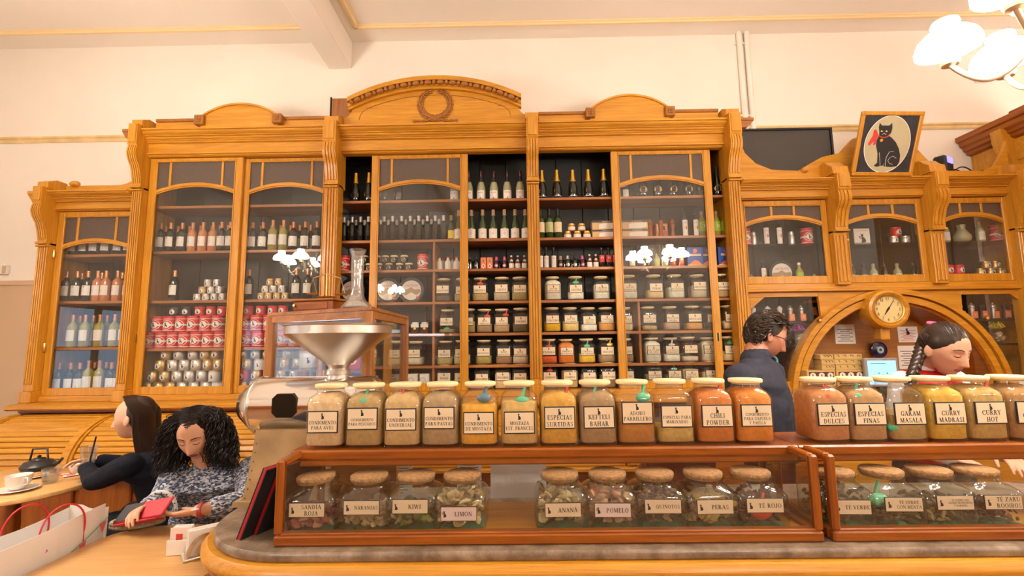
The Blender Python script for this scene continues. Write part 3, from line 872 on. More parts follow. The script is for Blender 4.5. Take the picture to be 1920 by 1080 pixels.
cb = [(FX - a, b) for a, b in [(.0, zf - .10), (.13, zf - .10), (.125, zf - .22), (.09, zf - .34), (.04, zf - .46), (.03, zf - .56), (.05, zf - .64), (.0, zf - .68)]]
MB().prism(cb, 'y', 4.30, 4.40).build('scroll_bracket', oz, uF, 35)
MB().bbox(FX - .06, 5.5, 3.4, 4.28, zf, zf + .06, .01).build('crest', M['red_y'], uF)
pilaster(uF, 'F', ZT2)

# --- ledge and roll-top base below the glazed bays
lx0, lx1 = X(18, 750, 4.0), 2.4
base = empty('base_counter', (-2.5, 4.2, 0), 0, 'long oak base with roll-top fronts under the wine and tin cabinets', 'cabinet')
MB().prism([(3.98, ZB - .05), (3.96, ZB - .035), (3.96, ZB - .015), (4.0, ZB), (WALLY - .02, ZB), (WALLY - .02, ZB - .05)], 'x', lx0, lx1).build('ledge', ox, base)
MB().prism([(4.05, ZB - .05), (4.05, ZB - .075), (4.09, ZB - .1), (WALLY - .02, ZB - .1), (WALLY - .02, ZB - .05)], 'x', lx0 + .03, lx1).build('ledge_moulding', M['red_x'], base)
zlow = .60
def roll(t):                     # quarter sweep from ledge to the desk edge
    a = PI / 2 * t
    return (4.06 - .44 * math.sin(a) ** 1.0, ZB - .10 - .36 * (1 - math.cos(a)))
def slats(x0, x1, n=13):
    for k in range(n):
        (ya, za_), (yb, zb_) = roll(k / n), roll((k + 1) / n)
        d = Vector((0, yb - ya, zb_ - za_)); L_ = d.length; d.normalize()
        nn = Vector((0, d.z, -d.y))
        if nn.y > 0: nn = -nn
        pf = []
        for u, h in ((.04, -.012), (.04, .006), (.16, .013), (.84, .013), (.96, .006), (.96, -.012)):
            q = Vector((0, ya, za_)) + d * (L_ * u) + nn * h
            pf.append((q.y, q.z))
        MB().prism(pf, 'x', x0, x1).build('slat', ox, base)
def rib(xc, w=.09):
    prof = [roll(k / 14) for k in range(15)]
    for off, wd in ((0.0, w), (.014, w * .62)):
        MB().strip([(a - .022 - off, b + .008 + off * .6) for a, b in prof], [(a + .06, b - .05) for a, b in prof], 'x', xc - wd / 2, xc + wd / 2).build('curved_stile', ox, base, 40)
rx = X(222, 765, 4.05)
xe_ = X(640, 800, 4.0)
slats(lx0 + .12, rx - .05); slats(rx + .05, -1.2); slats(-1.08, .8)
for xc in (lx0 + .06, rx, -1.14, .86): rib(xc)
ye, ze = roll(1)
MB().bbox(lx0, .9, ye - .06, 4.2, ze - .03, ze - .0, .006).build('desk_edge', ox, base)
MB().box(lx0 + .02, lx1, ye + .06, 4.7, 0, ze - .03).build('base_body', M['red_x'], base)
MB().box(lx0 + .1, .85, 4.075, 4.5, ze, ZB - .1).build('roll_backing', M['cherry_x'], base)
for px in (58, 120):
    q = P(px, 843, ye)
    MB().bbox(q.x - .06, q.x + .06, ye - .03, ye - .012, ze + .02, ze + .05, .004).build('pull', M['brass'], base)
for k in range(9):
    x_ = lx0 + .3 + k * .45
    MB().bbox(x_ - .2, x_ + .2, ye + .035, ye + .062, .12, ze - .08, .008).build('panel', M['red_z'], base)

# ------------------------------------------------------------------ drawn serif capitals
_T, _t = .17, .075
def _bar(x0, y0, x1, y1, w):
    dx, dy = x1 - x0, y1 - y0
    L = math.hypot(dx, dy) or 1
    nx, ny = -dy / L * w / 2, dx / L * w / 2
    return [(x0 + nx, y0 + ny), (x0 - nx, y0 - ny), (x1 - nx, y1 - ny), (x1 + nx, y1 + ny)]
def _serif(x, y, w=.36):
    h = .055
    return [(x - w / 2, y), (x + w / 2, y), (x + w / 2, y + h), (x - w / 2, y + h)]
def _stem(x, a=0, b=1, w=None, s0=True, s1=True):
    w = w or _T
    r = [[(x - w / 2, a), (x + w / 2, a), (x + w / 2, b), (x - w / 2, b)]]
    if s0: r.append(_serif(x, a, w + .19))
    if s1: r.append(_serif(x, b - .055, w + .19))
    return r
def _arc(cx, cy, rx, ry, a0, a1, n=9, tk=None):
    r = []
    tk = tk or _T
    pts = []
    for k in range(n + 1):
        a = math.radians(a0 + (a1 - a0) * k / n)
        w = _t + (tk - _t) * abs(math.cos(a)) ** 1.3
        c, s = math.cos(a), math.sin(a)
        pts.append(((cx + rx * c, cy + ry * s), (cx + (rx - w) * c, cy + (ry - min(w, .11)) * s)))
    for (a, b), (c, d) in zip(pts, pts[1:]): r.append([a, b, d, c])
    return r
def _h(y, x0, x1): return [[(x0, y - _t / 2), (x1, y - _t / 2), (x1, y + _t / 2), (x0, y + _t / 2)]]
def _tick(x, y0, y1): return [[(x - .04, y0), (x + .02, y0), (x + .02, y1), (x - .04, y1)]]
def _glyphs():
    G = {}
    G['A'] = (.88, [_bar(.12, 0, .44, 1, _t), _bar(.42, 1, .74, 0, _T), _serif(.12, 0, .28), _serif(.75, 0, .32)] + _h(.33, .22, .64))
    G['B'] = (.76, _stem(.2) + _arc(.36, .75, .27, .25, 90, -90) + _arc(.36, .26, .32, .26, 90, -90) + _h(.963, .2, .38) + _h(.51, .2, .38) + _h(.037, .2, .38))
    G['C'] = (.84, _arc(.46, .5, .40, .5, 42, 318, 14) + _tick(.78, .66, .98) + _tick(.78, .04, .28))
    G['D'] = (.86, _stem(.2) + _arc(.34, .5, .44, .5, 90, -90, 11) + _h(.963, .2, .36) + _h(.037, .2, .36))
    G['E'] = (.72, _stem(.2) + _h(.963, .2, .64) + _h(.5, .2, .52) + _h(.037, .2, .66) + _tick(.65, .74, 1) + _tick(.52, .38, .62) + _tick(.68, 0, .28))
    G['F'] = (.66, _stem(.2) + _h(.963, .2, .62) + _h(.5, .2, .5) + _tick(.63, .74, 1) + _tick(.5, .38, .62))
    G['G'] = (.88, _arc(.46, .5, .40, .5, 42, 318, 14) + _tick(.76, .68, .98) + _stem(.72, 0.03, .44, None, False, True))
    G['H'] = (.92, _stem(.2) + _stem(.72) + _h(.51, .2, .72))
    G['I'] = (.42, _stem(.21))
    G['J'] = (.52, _stem(.33, .15, 1, None, False, True) + _arc(.16, .16, .255, .2, 0, -150, 6))
    G['K'] = (.88, _stem(.2) + [_bar(.24, .42, .70, .97, _t), _bar(.38, .58, .74, .03, _T), _serif(.72, .945, .28), _serif(.76, 0, .28)])
    G['L'] = (.70, _stem(.2) + _h(.037, .2, .62) + _tick(.64, 0, .30))
    G['M'] = (1.06, _stem(.16, 0, 1, _t) + [_bar(.18, 1, .50, .05, _T), _bar(.50, .05, .82, 1, _t)] + _stem(.86))
    G['N'] = (.90, _stem(.16, 0, 1, _t) + [_bar(.16, .98, .74, .04, _T)] + _stem(.74, 0, 1, _t, False, True))
    G['O'] = (.90, _arc(.45, .5, .41, .5, 0, 360, 20))
    G['P'] = (.72, _stem(.2) + _arc(.36, .735, .30, .265, 90, -90) + _h(.963, .2, .38) + _h(.51, .2, .38))
    G['Q'] = (.90, _arc(.45, .5, .41, .5, 0, 360, 20) + [_bar(.42, .12, .82, -.16, .11)])
    G['R'] = (.84, _stem(.2) + _arc(.36, .745, .28, .255, 90, -90) + _h(.963, .2, .38) + _h(.52, .2, .38) + [_bar(.42, .5, .70, .03, _T), _serif(.74, 0, .22)])
    G['S'] = (.66, _arc(.33, .745, .25, .255, 50, 270, 9, .13) + _arc(.33, .265, .27, .265, 90, -130, 9, .15) + _tick(.55, .70, .98) + _tick(.10, .04, .30))
    G['T'] = (.76, _stem(.38, 0, 1, None, True, False) + _h(.963, .06, .70) + _tick(.09, .72, 1) + _tick(.69, .72, 1))
    G['U'] = (.90, _stem(.2, .26, 1, None, False, True) + _stem(.72, .26, 1, _t, False, True) + _arc(.45, .30, .335, .30, 180, 360, 9, .13))
    G['V'] = (.86, [_bar(.13, 1, .44, .02, _T), _bar(.43, .02, .74, 1, _t), _serif(.12, .945, .32), _serif(.74, .945, .28)])
    G['W'] = (1.18, [_bar(.12, 1, .36, .02, _T), _bar(.36, .02, .58, 1, _t), _bar(.56, 1, .80, .02, _T), _bar(.80, .02, 1.04, 1, _t), _serif(.12, .945, .3), _serif(.57, .945, .26), _serif(1.04, .945, .26)])
    G['X'] = (.86, [_bar(.14, 1, .72, 0, _T), _bar(.14, 0, .70, 1, _t), _serif(.15, .945, .28), _serif(.70, .945, .28), _serif(.14, 0, .26), _serif(.73, 0, .28)])
    G['Y'] = (.84, [_bar(.12, 1, .42, .46, _T), _bar(.42, .46, .72, 1, _t), _serif(.13, .945, .3), _serif(.72, .945, .26)] + _stem(.42, 0, .5, None, True, False))
    G['Z'] = (.74, _h(.963, .1, .64) + _h(.037, .08, .66) + [_bar(.12, .04, .60, .96, _T)] + _tick(.12, .74, 1) + _tick(.66, 0, .26))
    G['0'] = (.66, _arc(.33, .5, .28, .5, 0, 360, 16))
    G['1'] = (.44, _stem(.24, 0, 1, None, True, False) + [_bar(.08, .82, .22, .97, _t)])
    G['2'] = (.64, _arc(.32, .72, .25, .28, 160, -40, 9) + [_bar(.50, .56, .10, .08, .10)] + _h(.06, .08, .58))
    G['3'] = (.62, _arc(.30, .745, .23, .255, 140, -90, 9) + _arc(.30, .265, .27, .265, 90, -140, 9))
    G['4'] = (.66, _stem(.44, 0, 1, None, True, False) + _h(.28, .06, .62) + [_bar(.42, .97, .08, .28, _t)])
    G['5'] = (.62, _arc(.28, .32, .28, .32, 120, -140, 9) + [_bar(.14, .52, .14, .97, _t)] + _h(.95, .12, .54))
    G['6'] = (.64, _arc(.33, .3, .27, .3, 0, 360, 14) + _arc(.40, .42, .34, .58, 180, 100, 7))
    G['7'] = (.60, _h(.95, .08, .56) + [_bar(.52, .95, .24, .0, .13)])
    G['8'] = (.62, _arc(.31, .75, .22, .25, 0, 360, 14) + _arc(.31, .26, .27, .26, 0, 360, 14))
    G['9'] = (.64, _arc(.32, .7, .27, .3, 0, 360, 14) + _arc(.25, .58, .34, .58, 0, -80, 7))
    G['.'] = (.3, [[(.08, 0), (.22, 0), (.22, .15), (.08, .15)]])
    G['&'] = G['8']
    acc = lambda c, x: (G[c][0], G[c][1] + [_bar(x - .05, 1.08, x + .12, 1.26, .09)])
    G['Á'] = acc('A', .42); G['É'] = acc('E', .38); G['Í'] = acc('I', .2); G['Ó'] = acc('O', .44); G['Ú'] = acc('U', .44)
    G['Ñ'] = (G['N'][0], G['N'][1] + [_bar(.28, 1.12, .64, 1.16, .09)])
    return G
GLY = _glyphs()

def text_polys(line, size, track=.06):
    x = 0; out = []
    for ch in line:
        if ch == ' ': x += .42; continue
        w_, ps = GLY.get(ch, GLY['.'])
        out += [[(a + x, b) for a, b in p] for p in ps]
        x += w_ + track
    W = max(x - track, .01)
    return W * size, [[((a - W / 2) * size, b * size) for a, b in p] for p in out]

def lettering(lines, w, h, cx=0, cz=0, maxsize=None, lead=1.45):
    """flat capitals in the x-z plane, centred and fitted into w by h; list of polygons"""
    n = len(lines)
    size = h / (n + (n - 1) * (lead - 1))
    if maxsize: size = min(size, maxsize)
    for l in lines: size = min(size, w / max(text_polys(l, 1.0)[0], .01))
    out = []
    tot = size * (1 + (n - 1) * lead)
    for i, l in enumerate(lines):
        z0 = cz + tot / 2 - size - i * size * lead
        out += [[(a + cx, b + z0) for a, b in p] for p in text_polys(l, size)[1]]
    return out

def flat(polys, y, fn=None, mb=None):
    mb = mb or MB()
    for p in polys:
        vs = [(a, y, b) for a, b in p] if fn is None else [fn(a, b) for a, b in p]
        area = sum(p[i][0] * p[(i + 1) % len(p)][1] - p[(i + 1) % len(p)][0] * p[i][1] for i in range(len(p)))
        mb.add(vs, [tuple(range(len(p))) if area > 0 else tuple(range(len(p)))[::-1]])
    return mb

CAT = [(.27, .98), (.335, .87), (.43, .87), (.50, .99), (.525, .80), (.50, .70), (.45, .64), (.58, .55), (.70, .40), (.755, .22), (.72, .08), (.62, .02), (.30, .0), (.25, .03), (.31, .09), (.33, .34), (.31, .54), (.345, .645), (.285, .70), (.255, .80)]
def cat_polys(s, cx=0, cz=0):
    return [[((a - .5) * s + cx, (b - .5) * s + cz) for a, b in CAT]]
BOW = [[(.30, .62), (.12, .76), (.06, .62), (.10, .52)], [(.30, .60), (.16, .50), (.08, .38), (.22, .42)]]
def bow_polys(s, cx=0, cz=0): return [[((a - .5) * s + cx, (b - .5) * s + cz) for a, b in p] for p in BOW]

# ------------------------------------------------------------------ kinds of goods, each built once and shared
PROTO = {}
def place(kind, loc, rz, label, cat, group=None, name=None, extra=None):
    """a thing (Empty) with its parts; parts share mesh data"""
    parts = PROTO[kind]
    e = empty(name or kind, loc, rz, label, cat, group)
    for nm, me, subs in parts + (extra or []):
        o = link(nm, me, e, False)
        for sn, sm in subs: link(sn, sm, o, False)
    return e

def wrap(r, eps=.0008):
    return lambda a, b: (a, -math.sqrt(max(1e-9, r * r - a * a)) - eps, b)
def arc_label(r, z0, z1, half, m, n=10, eps=.0008):
    mb = MB(); vs = []; fs = []
    for k in range(n + 1):
        a = -PI / 2 - half + 2 * half * k / n
        vs += [((r + eps) * math.cos(a), (r + eps) * math.sin(a), z0), ((r + eps) * math.cos(a), (r + eps) * math.sin(a), z1)]
    for k in range(n): fs.append((2 * k, 2 * k + 2, 2 * k + 3, 2 * k + 1))
    return mb.add(vs, fs).mesh('label', m, 60)

PROF = {
    'bordeaux': lambda h, r: [(.0, .012), (r * .8, .0), (r, .008), (r, h * .63), (r * .93, h * .675), (r * .62, h * .725), (.017, h * .775), (.0150, h * .80), (.0145, h * .955), (.0165, h * .957), (.0165, h)],
    'champagne': lambda h, r: [(.0, .012), (r * .85, .0), (r, .01), (r, h * .36), (r * .93, h * .46), (r * .72, h * .58), (r * .45, h * .72), (.018, h * .80), (.0155, h * .88), (.0155, h)],
    'sauce': lambda h, r: [(.0, .004), (r * .85, .0), (r, .006), (r, h * .60), (r * .8, h * .68), (r * .42, h * .78), (r * .38, h)],
}
def bottle(kind, shape, h, r, glass, cap, cap0, label, lz=(.2, .5), half=1.15, prints=(), captop=None, neckband=None, n=16):
    pr = PROF[shape](h, r)
    parts = [('bottle_body', MB().lathe(pr, n).mesh('bottle_body', M[glass], 50), [])]
    cp = [q for q in pr if q[1] > cap0 * h]
    rr = [q[0] for q in pr if q[1] <= cap0 * h][-1]
    def rad(z):
        for (a, b), (c, d) in zip(pr, pr[1:]):
            if b <= z <= d and d > b: return a + (c - a) * (z - b) / (d - b)
        return pr[-1][0]
    prof = [(rad(cap0 * h) + .0012, cap0 * h)] + [(a + .0012, b) for a, b in cp] + [(.0, h + .002)]
    if captop: prof = [(rad(cap0 * h) + .0012, cap0 * h), (rad(cap0 * h) + .0012, h * .965), (captop, h * .968), (captop, h * 1.0), (captop * .6, h * 1.012), (0, h * 1.014)]
    parts.append(('capsule', MB().lathe(prof, n, cap=False).mesh('capsule', M[cap], 50), []))
    if label:
        subs = []
        for nm, polys, m in prints:
            subs.append((nm, flat(polys, 0, wrap(r, .0014)).mesh(nm, M[m])))
        parts.append(('label', arc_label(r, lz[0] * h, lz[1] * h, half, M[label]), subs))
    PROTO[kind] = parts

def rules(w, h, cx, cz, n):
    """fine lines of unreadable small print"""
    out = []
    for i in range(n):
        z = cz + h / 2 - h * (i + .5) / n
        ww = w * (.95 if i % 2 == 0 else .6)
        out.append([(cx - ww / 2, z - h / n * .16), (cx + ww / 2, z - h / n * .16), (cx + ww / 2, z + h / n * .16), (cx - ww / 2, z + h / n * .16)])
    return out
M['botwhite'] = mat('straw_wine', (.34, .30, .07), .08, coat=.4)
M['botrose'] = mat('rose_wine', (.55, .20, .08), .08, coat=.4)
M['botclear'] = mat('pale_sparkling_glass', (.36, .37, .22), .06, coat=.5)
M['lime'] = mat('lime_label', (.34, .56, .03), .5)
M['tanlabel'] = mat('tan_label', (.62, .40, .17), .5)
M['blue'] = mat('blue_carton', (.02, .09, .42), .45)
M['orange'] = mat('orange_tag', (.85, .22, .09), .5)
M['brown'] = mat('brown_food', (.10, .03, .012), .4)
M['pink'] = mat('pink_print', (.75, .10, .28), .5)
M['yellow'] = mat('yellow_print', (.86, .62, .06), .5)
M['green'] = mat('green_print', (.05, .35, .12), .5)
M['palegreen'] = mat('pale_green_label', (.45, .52, .25), .5)
M['milk'] = mat('milky_bottle', (.80, .76, .66), .3, coat=.3)
sm = rules(.036, .03, 0, .10, 4)
bottle('red_wine', 'bordeaux', .30, .041, 'botdark', 'copper', .80, 'offwhite', (.20, .52), 1.1, [('print', rules(.04, .02, 0, .095, 3), 'inkbrown'), ('crest', [[(-.014, .135), (.002, .135), (.002, .152), (-.014, .152)]], 'tanwax')])
bottle('red_wine_rose_mark', 'bordeaux', .30, .041, 'botrose', 'copper', .80, 'offwhite', (.20, .52), 1.1, [('mark', [[(-.022, .09), (-.002, .09), (-.002, .115), (-.022, .115)]], 'redprint'), ('print', rules(.034, .012, .006, .135, 2), 'inkbrown')])
bottle('white_wine', 'bordeaux', .31, .042, 'botwhite', 'copper', .80, 'offwhite', (.20, .53), 1.1, [('print', rules(.04, .03, 0, .115, 4), 'inkbrown')])
bottle('plain_label_wine', 'bordeaux', .29, .042, 'botdark', 'copper', .80, 'white', (.16, .50), 1.15, [('print', rules(.036, .02, 0, .115, 3), 'inkbrown'), ('mark', [[(.006, .055), (.03, .055), (.03, .075), (.006, .08)]], 'ink')])
bottle('gold_label_sparkling', 'champagne', .31, .042, 'botdark', 'goldcap', .66, None)
_g = MB(); 
PROTO['gold_label_sparkling'].append(('label', flat([[(-.034, .10), (-.034, .065), (0, .038), (.034, .065), (.034, .10)]], 0, lambda a, b: (a, -math.sqrt(max(1e-6, .0425 ** 2 - a * a)) - .001, b)).mesh('label', M['goldcap']), []))
bottle('square_label_sparkling', 'champagne', .305, .044, 'botclear', 'blackcap', .62, 'white', (.06, .33), .95, [('lettering', lettering(['DADA'], .05, .02, 0, .078), 'redprint'), ('mark', [[(-.004, .02), (.004, .02), (.004, .032), (-.004, .032)]], 'ink')])
PROTO['square_label_sparkling'][1][2].append(('neck_print', MB().box(-.003, .005, -.0185, -.0170, .235, .275).mesh('neck_print', M['redprint'])))
bottle('gold_capsule_sparkling', 'champagne', .305, .046, 'botdark', 'goldcap', .60, None)
PROTO['gold_capsule_sparkling'] += [('swirl', MB().tube([(-.022 + .035 * t - .01 * math.sin(4 * t), -.042 + .014 * t * t, .07 + .095 * t) for t in [k / 8 for k in range(9)]] + [(.012 - .016 * t, -.028 + .002 * t, .165 - .02 * math.sin(t * PI)) for t in (.3, .6, 1)], .0014, 5).mesh('swirl', M['goldcap']), []),
                                     ('band', MB().lathe([(.0468, .030), (.0468, .036)], 16, cap=False).mesh('band', M['silvercap']), [])]
bottle('silver_capsule_bottle', 'bordeaux', .255, .034, 'botdark', 'silvercap', .79, 'botdark', (.25, .5), .8, [('print', rules(.036, .03, 0, .10, 3), 'silvercap')])
bottle('cream_label_sparkling', 'champagne', .305, .044, 'botgreen', 'tanwax', .80, 'offwhite', (.05, .36), 1.1, [('mark', [[(-.012, .062), (0, .048), (.012, .062), (0, .074)]], 'redprint'), ('crest', [[(-.012, .10), (.014, .10), (.012, .118), (-.010, .118)]], 'tanwax')])
bottle('yellow_label_bottle', 'bordeaux', .255, .034, 'botgreen', 'tanwax', .80, 'yellow', (.08, .40), 1.0)
bottle('cream_label_green_bottle', 'bordeaux', .30, .042, 'botgreen', 'blackcap', .80, 'paper', (.22, .55), 1.1, [('print', rules(.03, .02, 0, .11, 3), 'inkbrown')])
bottle('pale_green_label_bottle', 'bordeaux', .30, .042, 'botgreen', 'blackcap', .80, 'palegreen', (.22, .55), 1.1)
bottle('round_label_sparkling', 'champagne', .30, .043, 'botdark', 'blackcap', .68, None)
PROTO['round_label_sparkling'].append(('label', flat([[(.037 * math.cos(a), .085 + .03 * math.sin(a)) for a in [2 * PI * k / 18 for k in range(18)]]], 0, lambda a, b: (a, -math.sqrt(max(1e-6, .044 ** 2 - a * a)) - .001, b)).mesh('label', M['tanlabel']), []))
bottle('tall_sauce_bottle', 'sauce', .21, .026, 'botdark', 'blackcap', .88, 'offwhite', (.06, .60), 1.0, [('mark', [[(-.012, .05), (.012, .05), (.012, .075), (-.012, .075)]], 'redprint'), ('lettering', lettering(['UVA'], .03, .012, 0, .10), 'redprint')])
bottle('red_label_sauce_bottle', 'sauce', .20, .028, 'botdark', 'blackcap', .90, 'redprint', (.28, .62), 1.1, [('mark', [[(.013 * math.cos(a), .095 + .013 * math.sin(a)) for a in [2 * PI * k / 12 for k in range(12)]]], 'offwhite')])
bottle('white_label_sauce_bottle', 'sauce', .135, .027, 'brown', 'silvercap', .90, 'offwhite', (.08, .42), 1.1, [('mark', [[(-.014, .024), (.014, .024), (.014, .034), (-.014, .034)]], 'redprint')])
PROTO['white_label_sauce_bottle'][0][2].append(('neck_disc', flat([[(.012 * math.cos(a), .082 + .012 * math.sin(a)) for a in [2 * PI * k / 12 for k in range(12)]]], -.0262).mesh('neck_disc', M['white'])))
for nm, c in (('pink', 'pink'), ('gold', 'tanwax'), ('violet', 'silvercap'), ('grey', 'blackcap')):
    bottle(nm + '_top_miniature', 'sauce', .125, .026, 'botdark', c, .70, None)
    PROTO[nm + '_top_miniature'].append(('label', flat([[(.018 * math.cos(a), .036 + .018 * math.sin(a)) for a in [2 * PI * k / 14 for k in range(14)]]], 0, lambda a, b: (a, -math.sqrt(max(1e-6, .0265 ** 2 - a * a)) - .001, b)).mesh('label', M[c if c != 'blackcap' else 'silvercap']), [('ring', flat([[(.009 * math.cos(a), .036 + .009 * math.sin(a)) for a in [2 * PI * k / 12 for k in range(12)]]], -.0285).mesh('ring', M['offwhite']))]))
bottle('dark_sauce_bottle', 'sauce', .125, .028, 'botdark', 'blackcap', .85, 'botdark', (.1, .5), 1.0, [('emblem', [[(.012 * math.cos(a), .038 + .012 * math.sin(a)) for a in [2 * PI * k / 12 for k in range(12)]]], 'silvercap')])
bottle('milk_bottle', 'sauce', .135, .030, 'milk', 'red', .90, 'offwhite', (.04, .40), 1.2, [('lettering', rules(.04, .03, 0, .03, 3), 'redprint')])
bottle('lime_label_bottle', 'sauce', .255, .036, 'botwhite', 'tanwax', .88, 'lime', (.22, .58), 1.3, [('mark', [[(.016 * math.cos(a), .105 + .018 * math.sin(a)) for a in [2 * PI * k / 14 for k in range(14)]]], 'offwhite')])
bottle('red_strip_bottle', 'sauce', .25, .029, 'botdark', 'blackcap', .88, 'offwhite', (.05, .68), .95, [('mark', [[(.015 * math.cos(a), .09 + .017 * math.sin(a)) for a in [2 * PI * k / 14 for k in range(14)]]], 'redprint'), ('lettering', lettering(['UVA'], .032, .014, 0, .14), 'redprint')])
bottle('portrait_bottle', 'sauce', .15, .030, 'botclear', 'brown', .88, 'palegreen', (.06, .55), 1.1, [('mark', [[(.014 * math.cos(a), .045 + .018 * math.sin(a)) for a in [2 * PI * k / 14 for k in range(14)]]], 'yellow')])
bottle('orange_portrait_bottle', 'sauce', .15, .030, 'botdark', 'brown', .88, 'redprint', (.06, .55), 1.1, [('mark', [[(.014 * math.cos(a), .045 + .018 * math.sin(a)) for a in [2 * PI * k / 14 for k in range(14)]]], 'yellow')])
bottle('oil_bottle', 'sauce', .22, .034, 'botwhite', 'offwhite', .90, 'lime', (.15, .55), 1.2, [('mark', [[(.014 * math.cos(a), .075 + .016 * math.sin(a)) for a in [2 * PI * k / 12 for k in range(12)]]], 'offwhite')])
bottle('dark_spirit_bottle', 'sauce', .20, .032, 'botdark', 'blackcap', .85, 'offwhite', (.08, .45), 1.0, [('print', rules(.03, .02, 0, .05, 3), 'ink')])
bottle('cork_spirit_bottle', 'sauce', .20, .034, 'botclear', 'tanwax', .88, 'offwhite', (.10, .5), 1.0, [('print', rules(.03, .02, 0, .06, 3), 'ink')])
# --- tins
def tin(kind, r, h, body, lid, ring_=False, cat=True, cat_s=None, disc='offwhite', n=20):
    parts = [('tin_body', MB().lathe([(r * .97, 0), (r, .003), (r, h * .86), (r * .985, h * .87)], n).mesh('tin_body', M[body], 50), []),
             ('lid', MB().lathe([(r * 1.015, h * .86), (r * 1.015, h * .985), (r * .96, h), (r * .9, h * .99), (0, h * .99)], n).mesh('lid', M[lid], 50), [])]
    W = wrap(r); W2 = wrap(r, .0016); W3 = wrap(r, .0022)
    cz = h * .45
    def ringpoly(r0, r1, m=24):
        out = []
        for k in range(m):
            a, b = 2 * PI * k / m, 2 * PI * (k + 1) / m
            out.append([(r0 * math.cos(a), cz + r0 * math.sin(a)), (r1 * math.cos(a), cz + r1 * math.sin(a)), (r1 * math.cos(b), cz + r1 * math.sin(b)), (r0 * math.cos(b), cz + r0 * math.sin(b))])
        return out
    rd = cat_s or r * .5
    if ring_:
        parts.append(('stripe', MB().lathe([(r + .0008, h * .08), (r + .0008, h * .12)], n, cap=False).lathe([(r + .0008, h * .80), (r + .0008, h * .83)], n, cap=False).lathe([(r + .0008, cz - .008), (r + .0008, cz + .008)], n, cap=False).mesh('stripe', M[disc], 50), []))
        R1 = min(r * .86, h * .36)
        parts.append(('roundel', flat(ringpoly(0, R1), 0, W2).mesh('roundel', M['red']), [('ring', flat(ringpoly(R1 * .92, R1), 0, wrap(r, .0020)).mesh('ring', M[disc])), ('disc', flat(ringpoly(0, R1 * .33) + ringpoly(R1 * .33, R1 * .68), 0, W3).mesh('disc', M[disc])), ('cat_emblem', flat(cat_polys(R1 * 1.05, 0, cz), 0, wrap(r, .0028)).mesh('cat_emblem', M['ink']))]))
    elif cat:
        parts.append(('badge', flat(ringpoly(0, rd * .5) + ringpoly(rd * .5, rd), 0, W2).mesh('badge', M[disc]), [('cat_emblem', flat(cat_polys(rd * 1.5, 0, cz), 0, W3).mesh('cat_emblem', M['ink']))]))
    PROTO[kind] = parts
tin('large_red_tin', .054, .152, 'red', 'red', True)
tin('tall_red_tin', .052, .158, 'red', 'red', True)
tin('small_red_tin', .043, .086, 'red', 'red', cat_s=.024)
tin('small_black_tin', .043, .086, 'blacktin', 'blacktin', cat_s=.024)
tin('silver_tin', .050, .102, 'silver', 'silver', cat_s=.024)
tin('gold_tin', .050, .102, 'gold', 'gold', cat_s=.024)
tin('white_tin', .050, .102, 'whitetin', 'silver', cat_s=.024)
tin('red_tea_tin', .050, .102, 'red', 'red', cat_s=.024)
tin('small_silver_tin', .037, .068, 'silver', 'silver', cat_s=.019)
tin('small_gold_tin', .037, .068, 'gold', 'gold', cat_s=.019)
# --- little jars, cartons, platters
def cyl(prof, m, n=18, sm=50): return MB().lathe(prof, n).mesh('part', m, sm)
def named(nm, me, subs=()):
    me.name = nm
    return (nm, me, list(subs))
def disc_poly(r, cz, n=16): return [[(r * math.cos(a), cz + r * math.sin(a)) for a in [2 * PI * k / n for k in range(n)]]]
PROTO['black_jar_cream_lid'] = [named('jar_body', cyl([(.030, 0), (.034, .005), (.034, .055), (.03, .062)], M['blacktin'])), named('lid', cyl([(.0345, .061), (.036, .064), (.036, .073), (.033, .077), (0, .077)], M['paper'])),
                                named('label', flat(disc_poly(.021, .032), 0, wrap(.034)).mesh('l', M['paper']), [('emblem', flat(disc_poly(.007, .032), 0, wrap(.034, .0016)).mesh('emblem', M['tanwax']))])]
PROTO['jam_jar'] = [named('jar_body', cyl([(.030, 0), (.036, .006), (.036, .048), (.03, .058)], M['botrose'])), named('lid', cyl([(.031, .057), (.032, .059), (.032, .073), (.029, .075), (0, .075)], M['goldcap'])),
                    named('label', arc_label(.036, .012, .044, 1.3, M['offwhite']), [('print', flat(rules(.036, .018, 0, .028, 3), 0, wrap(.036, .0016)).mesh('print', M['pink']))])]
PROTO['chocolate_jar'] = [named('jar_body', MB().loft([(0, .034, .03, 4), (.005, .037, .033, 5), (.085, .037, .033, 5), (.095, .03, .028, 3)], 24).mesh('j', M['brown'], 50)), named('lid', cyl([(.033, .094), (.034, .096), (.034, .112), (0, .112)], M['white'])),
                          named('label', MB().bbox(-.037, .037, -.0355, -.0335, .062, .094, .001).mesh('l', M['white']), [('seal', flat(disc_poly(.012, .052), -.037).mesh('seal', M['goldcap']))])]
PROTO['hot_sauce_carton'] = [named('carton', MB().bbox(-.027, .027, -.022, .022, 0, .118, .002).mesh('c', M['orange']), [('bottle_print', flat([[(-.008, .07), (.008, .07), (.006, .10), (-.006, .10)]], -.0225).mesh('bottle_print', M['green'])), ('diamond', flat([[(0, .01), (.02, .034), (0, .06), (-.02, .034)]], -.0227).mesh('diamond', M['offwhite'])), ('flash', flat([[(0, .022), (.011, .034), (0, .05), (-.011, .034)]], -.0230).mesh('flash', M['redprint']))])]
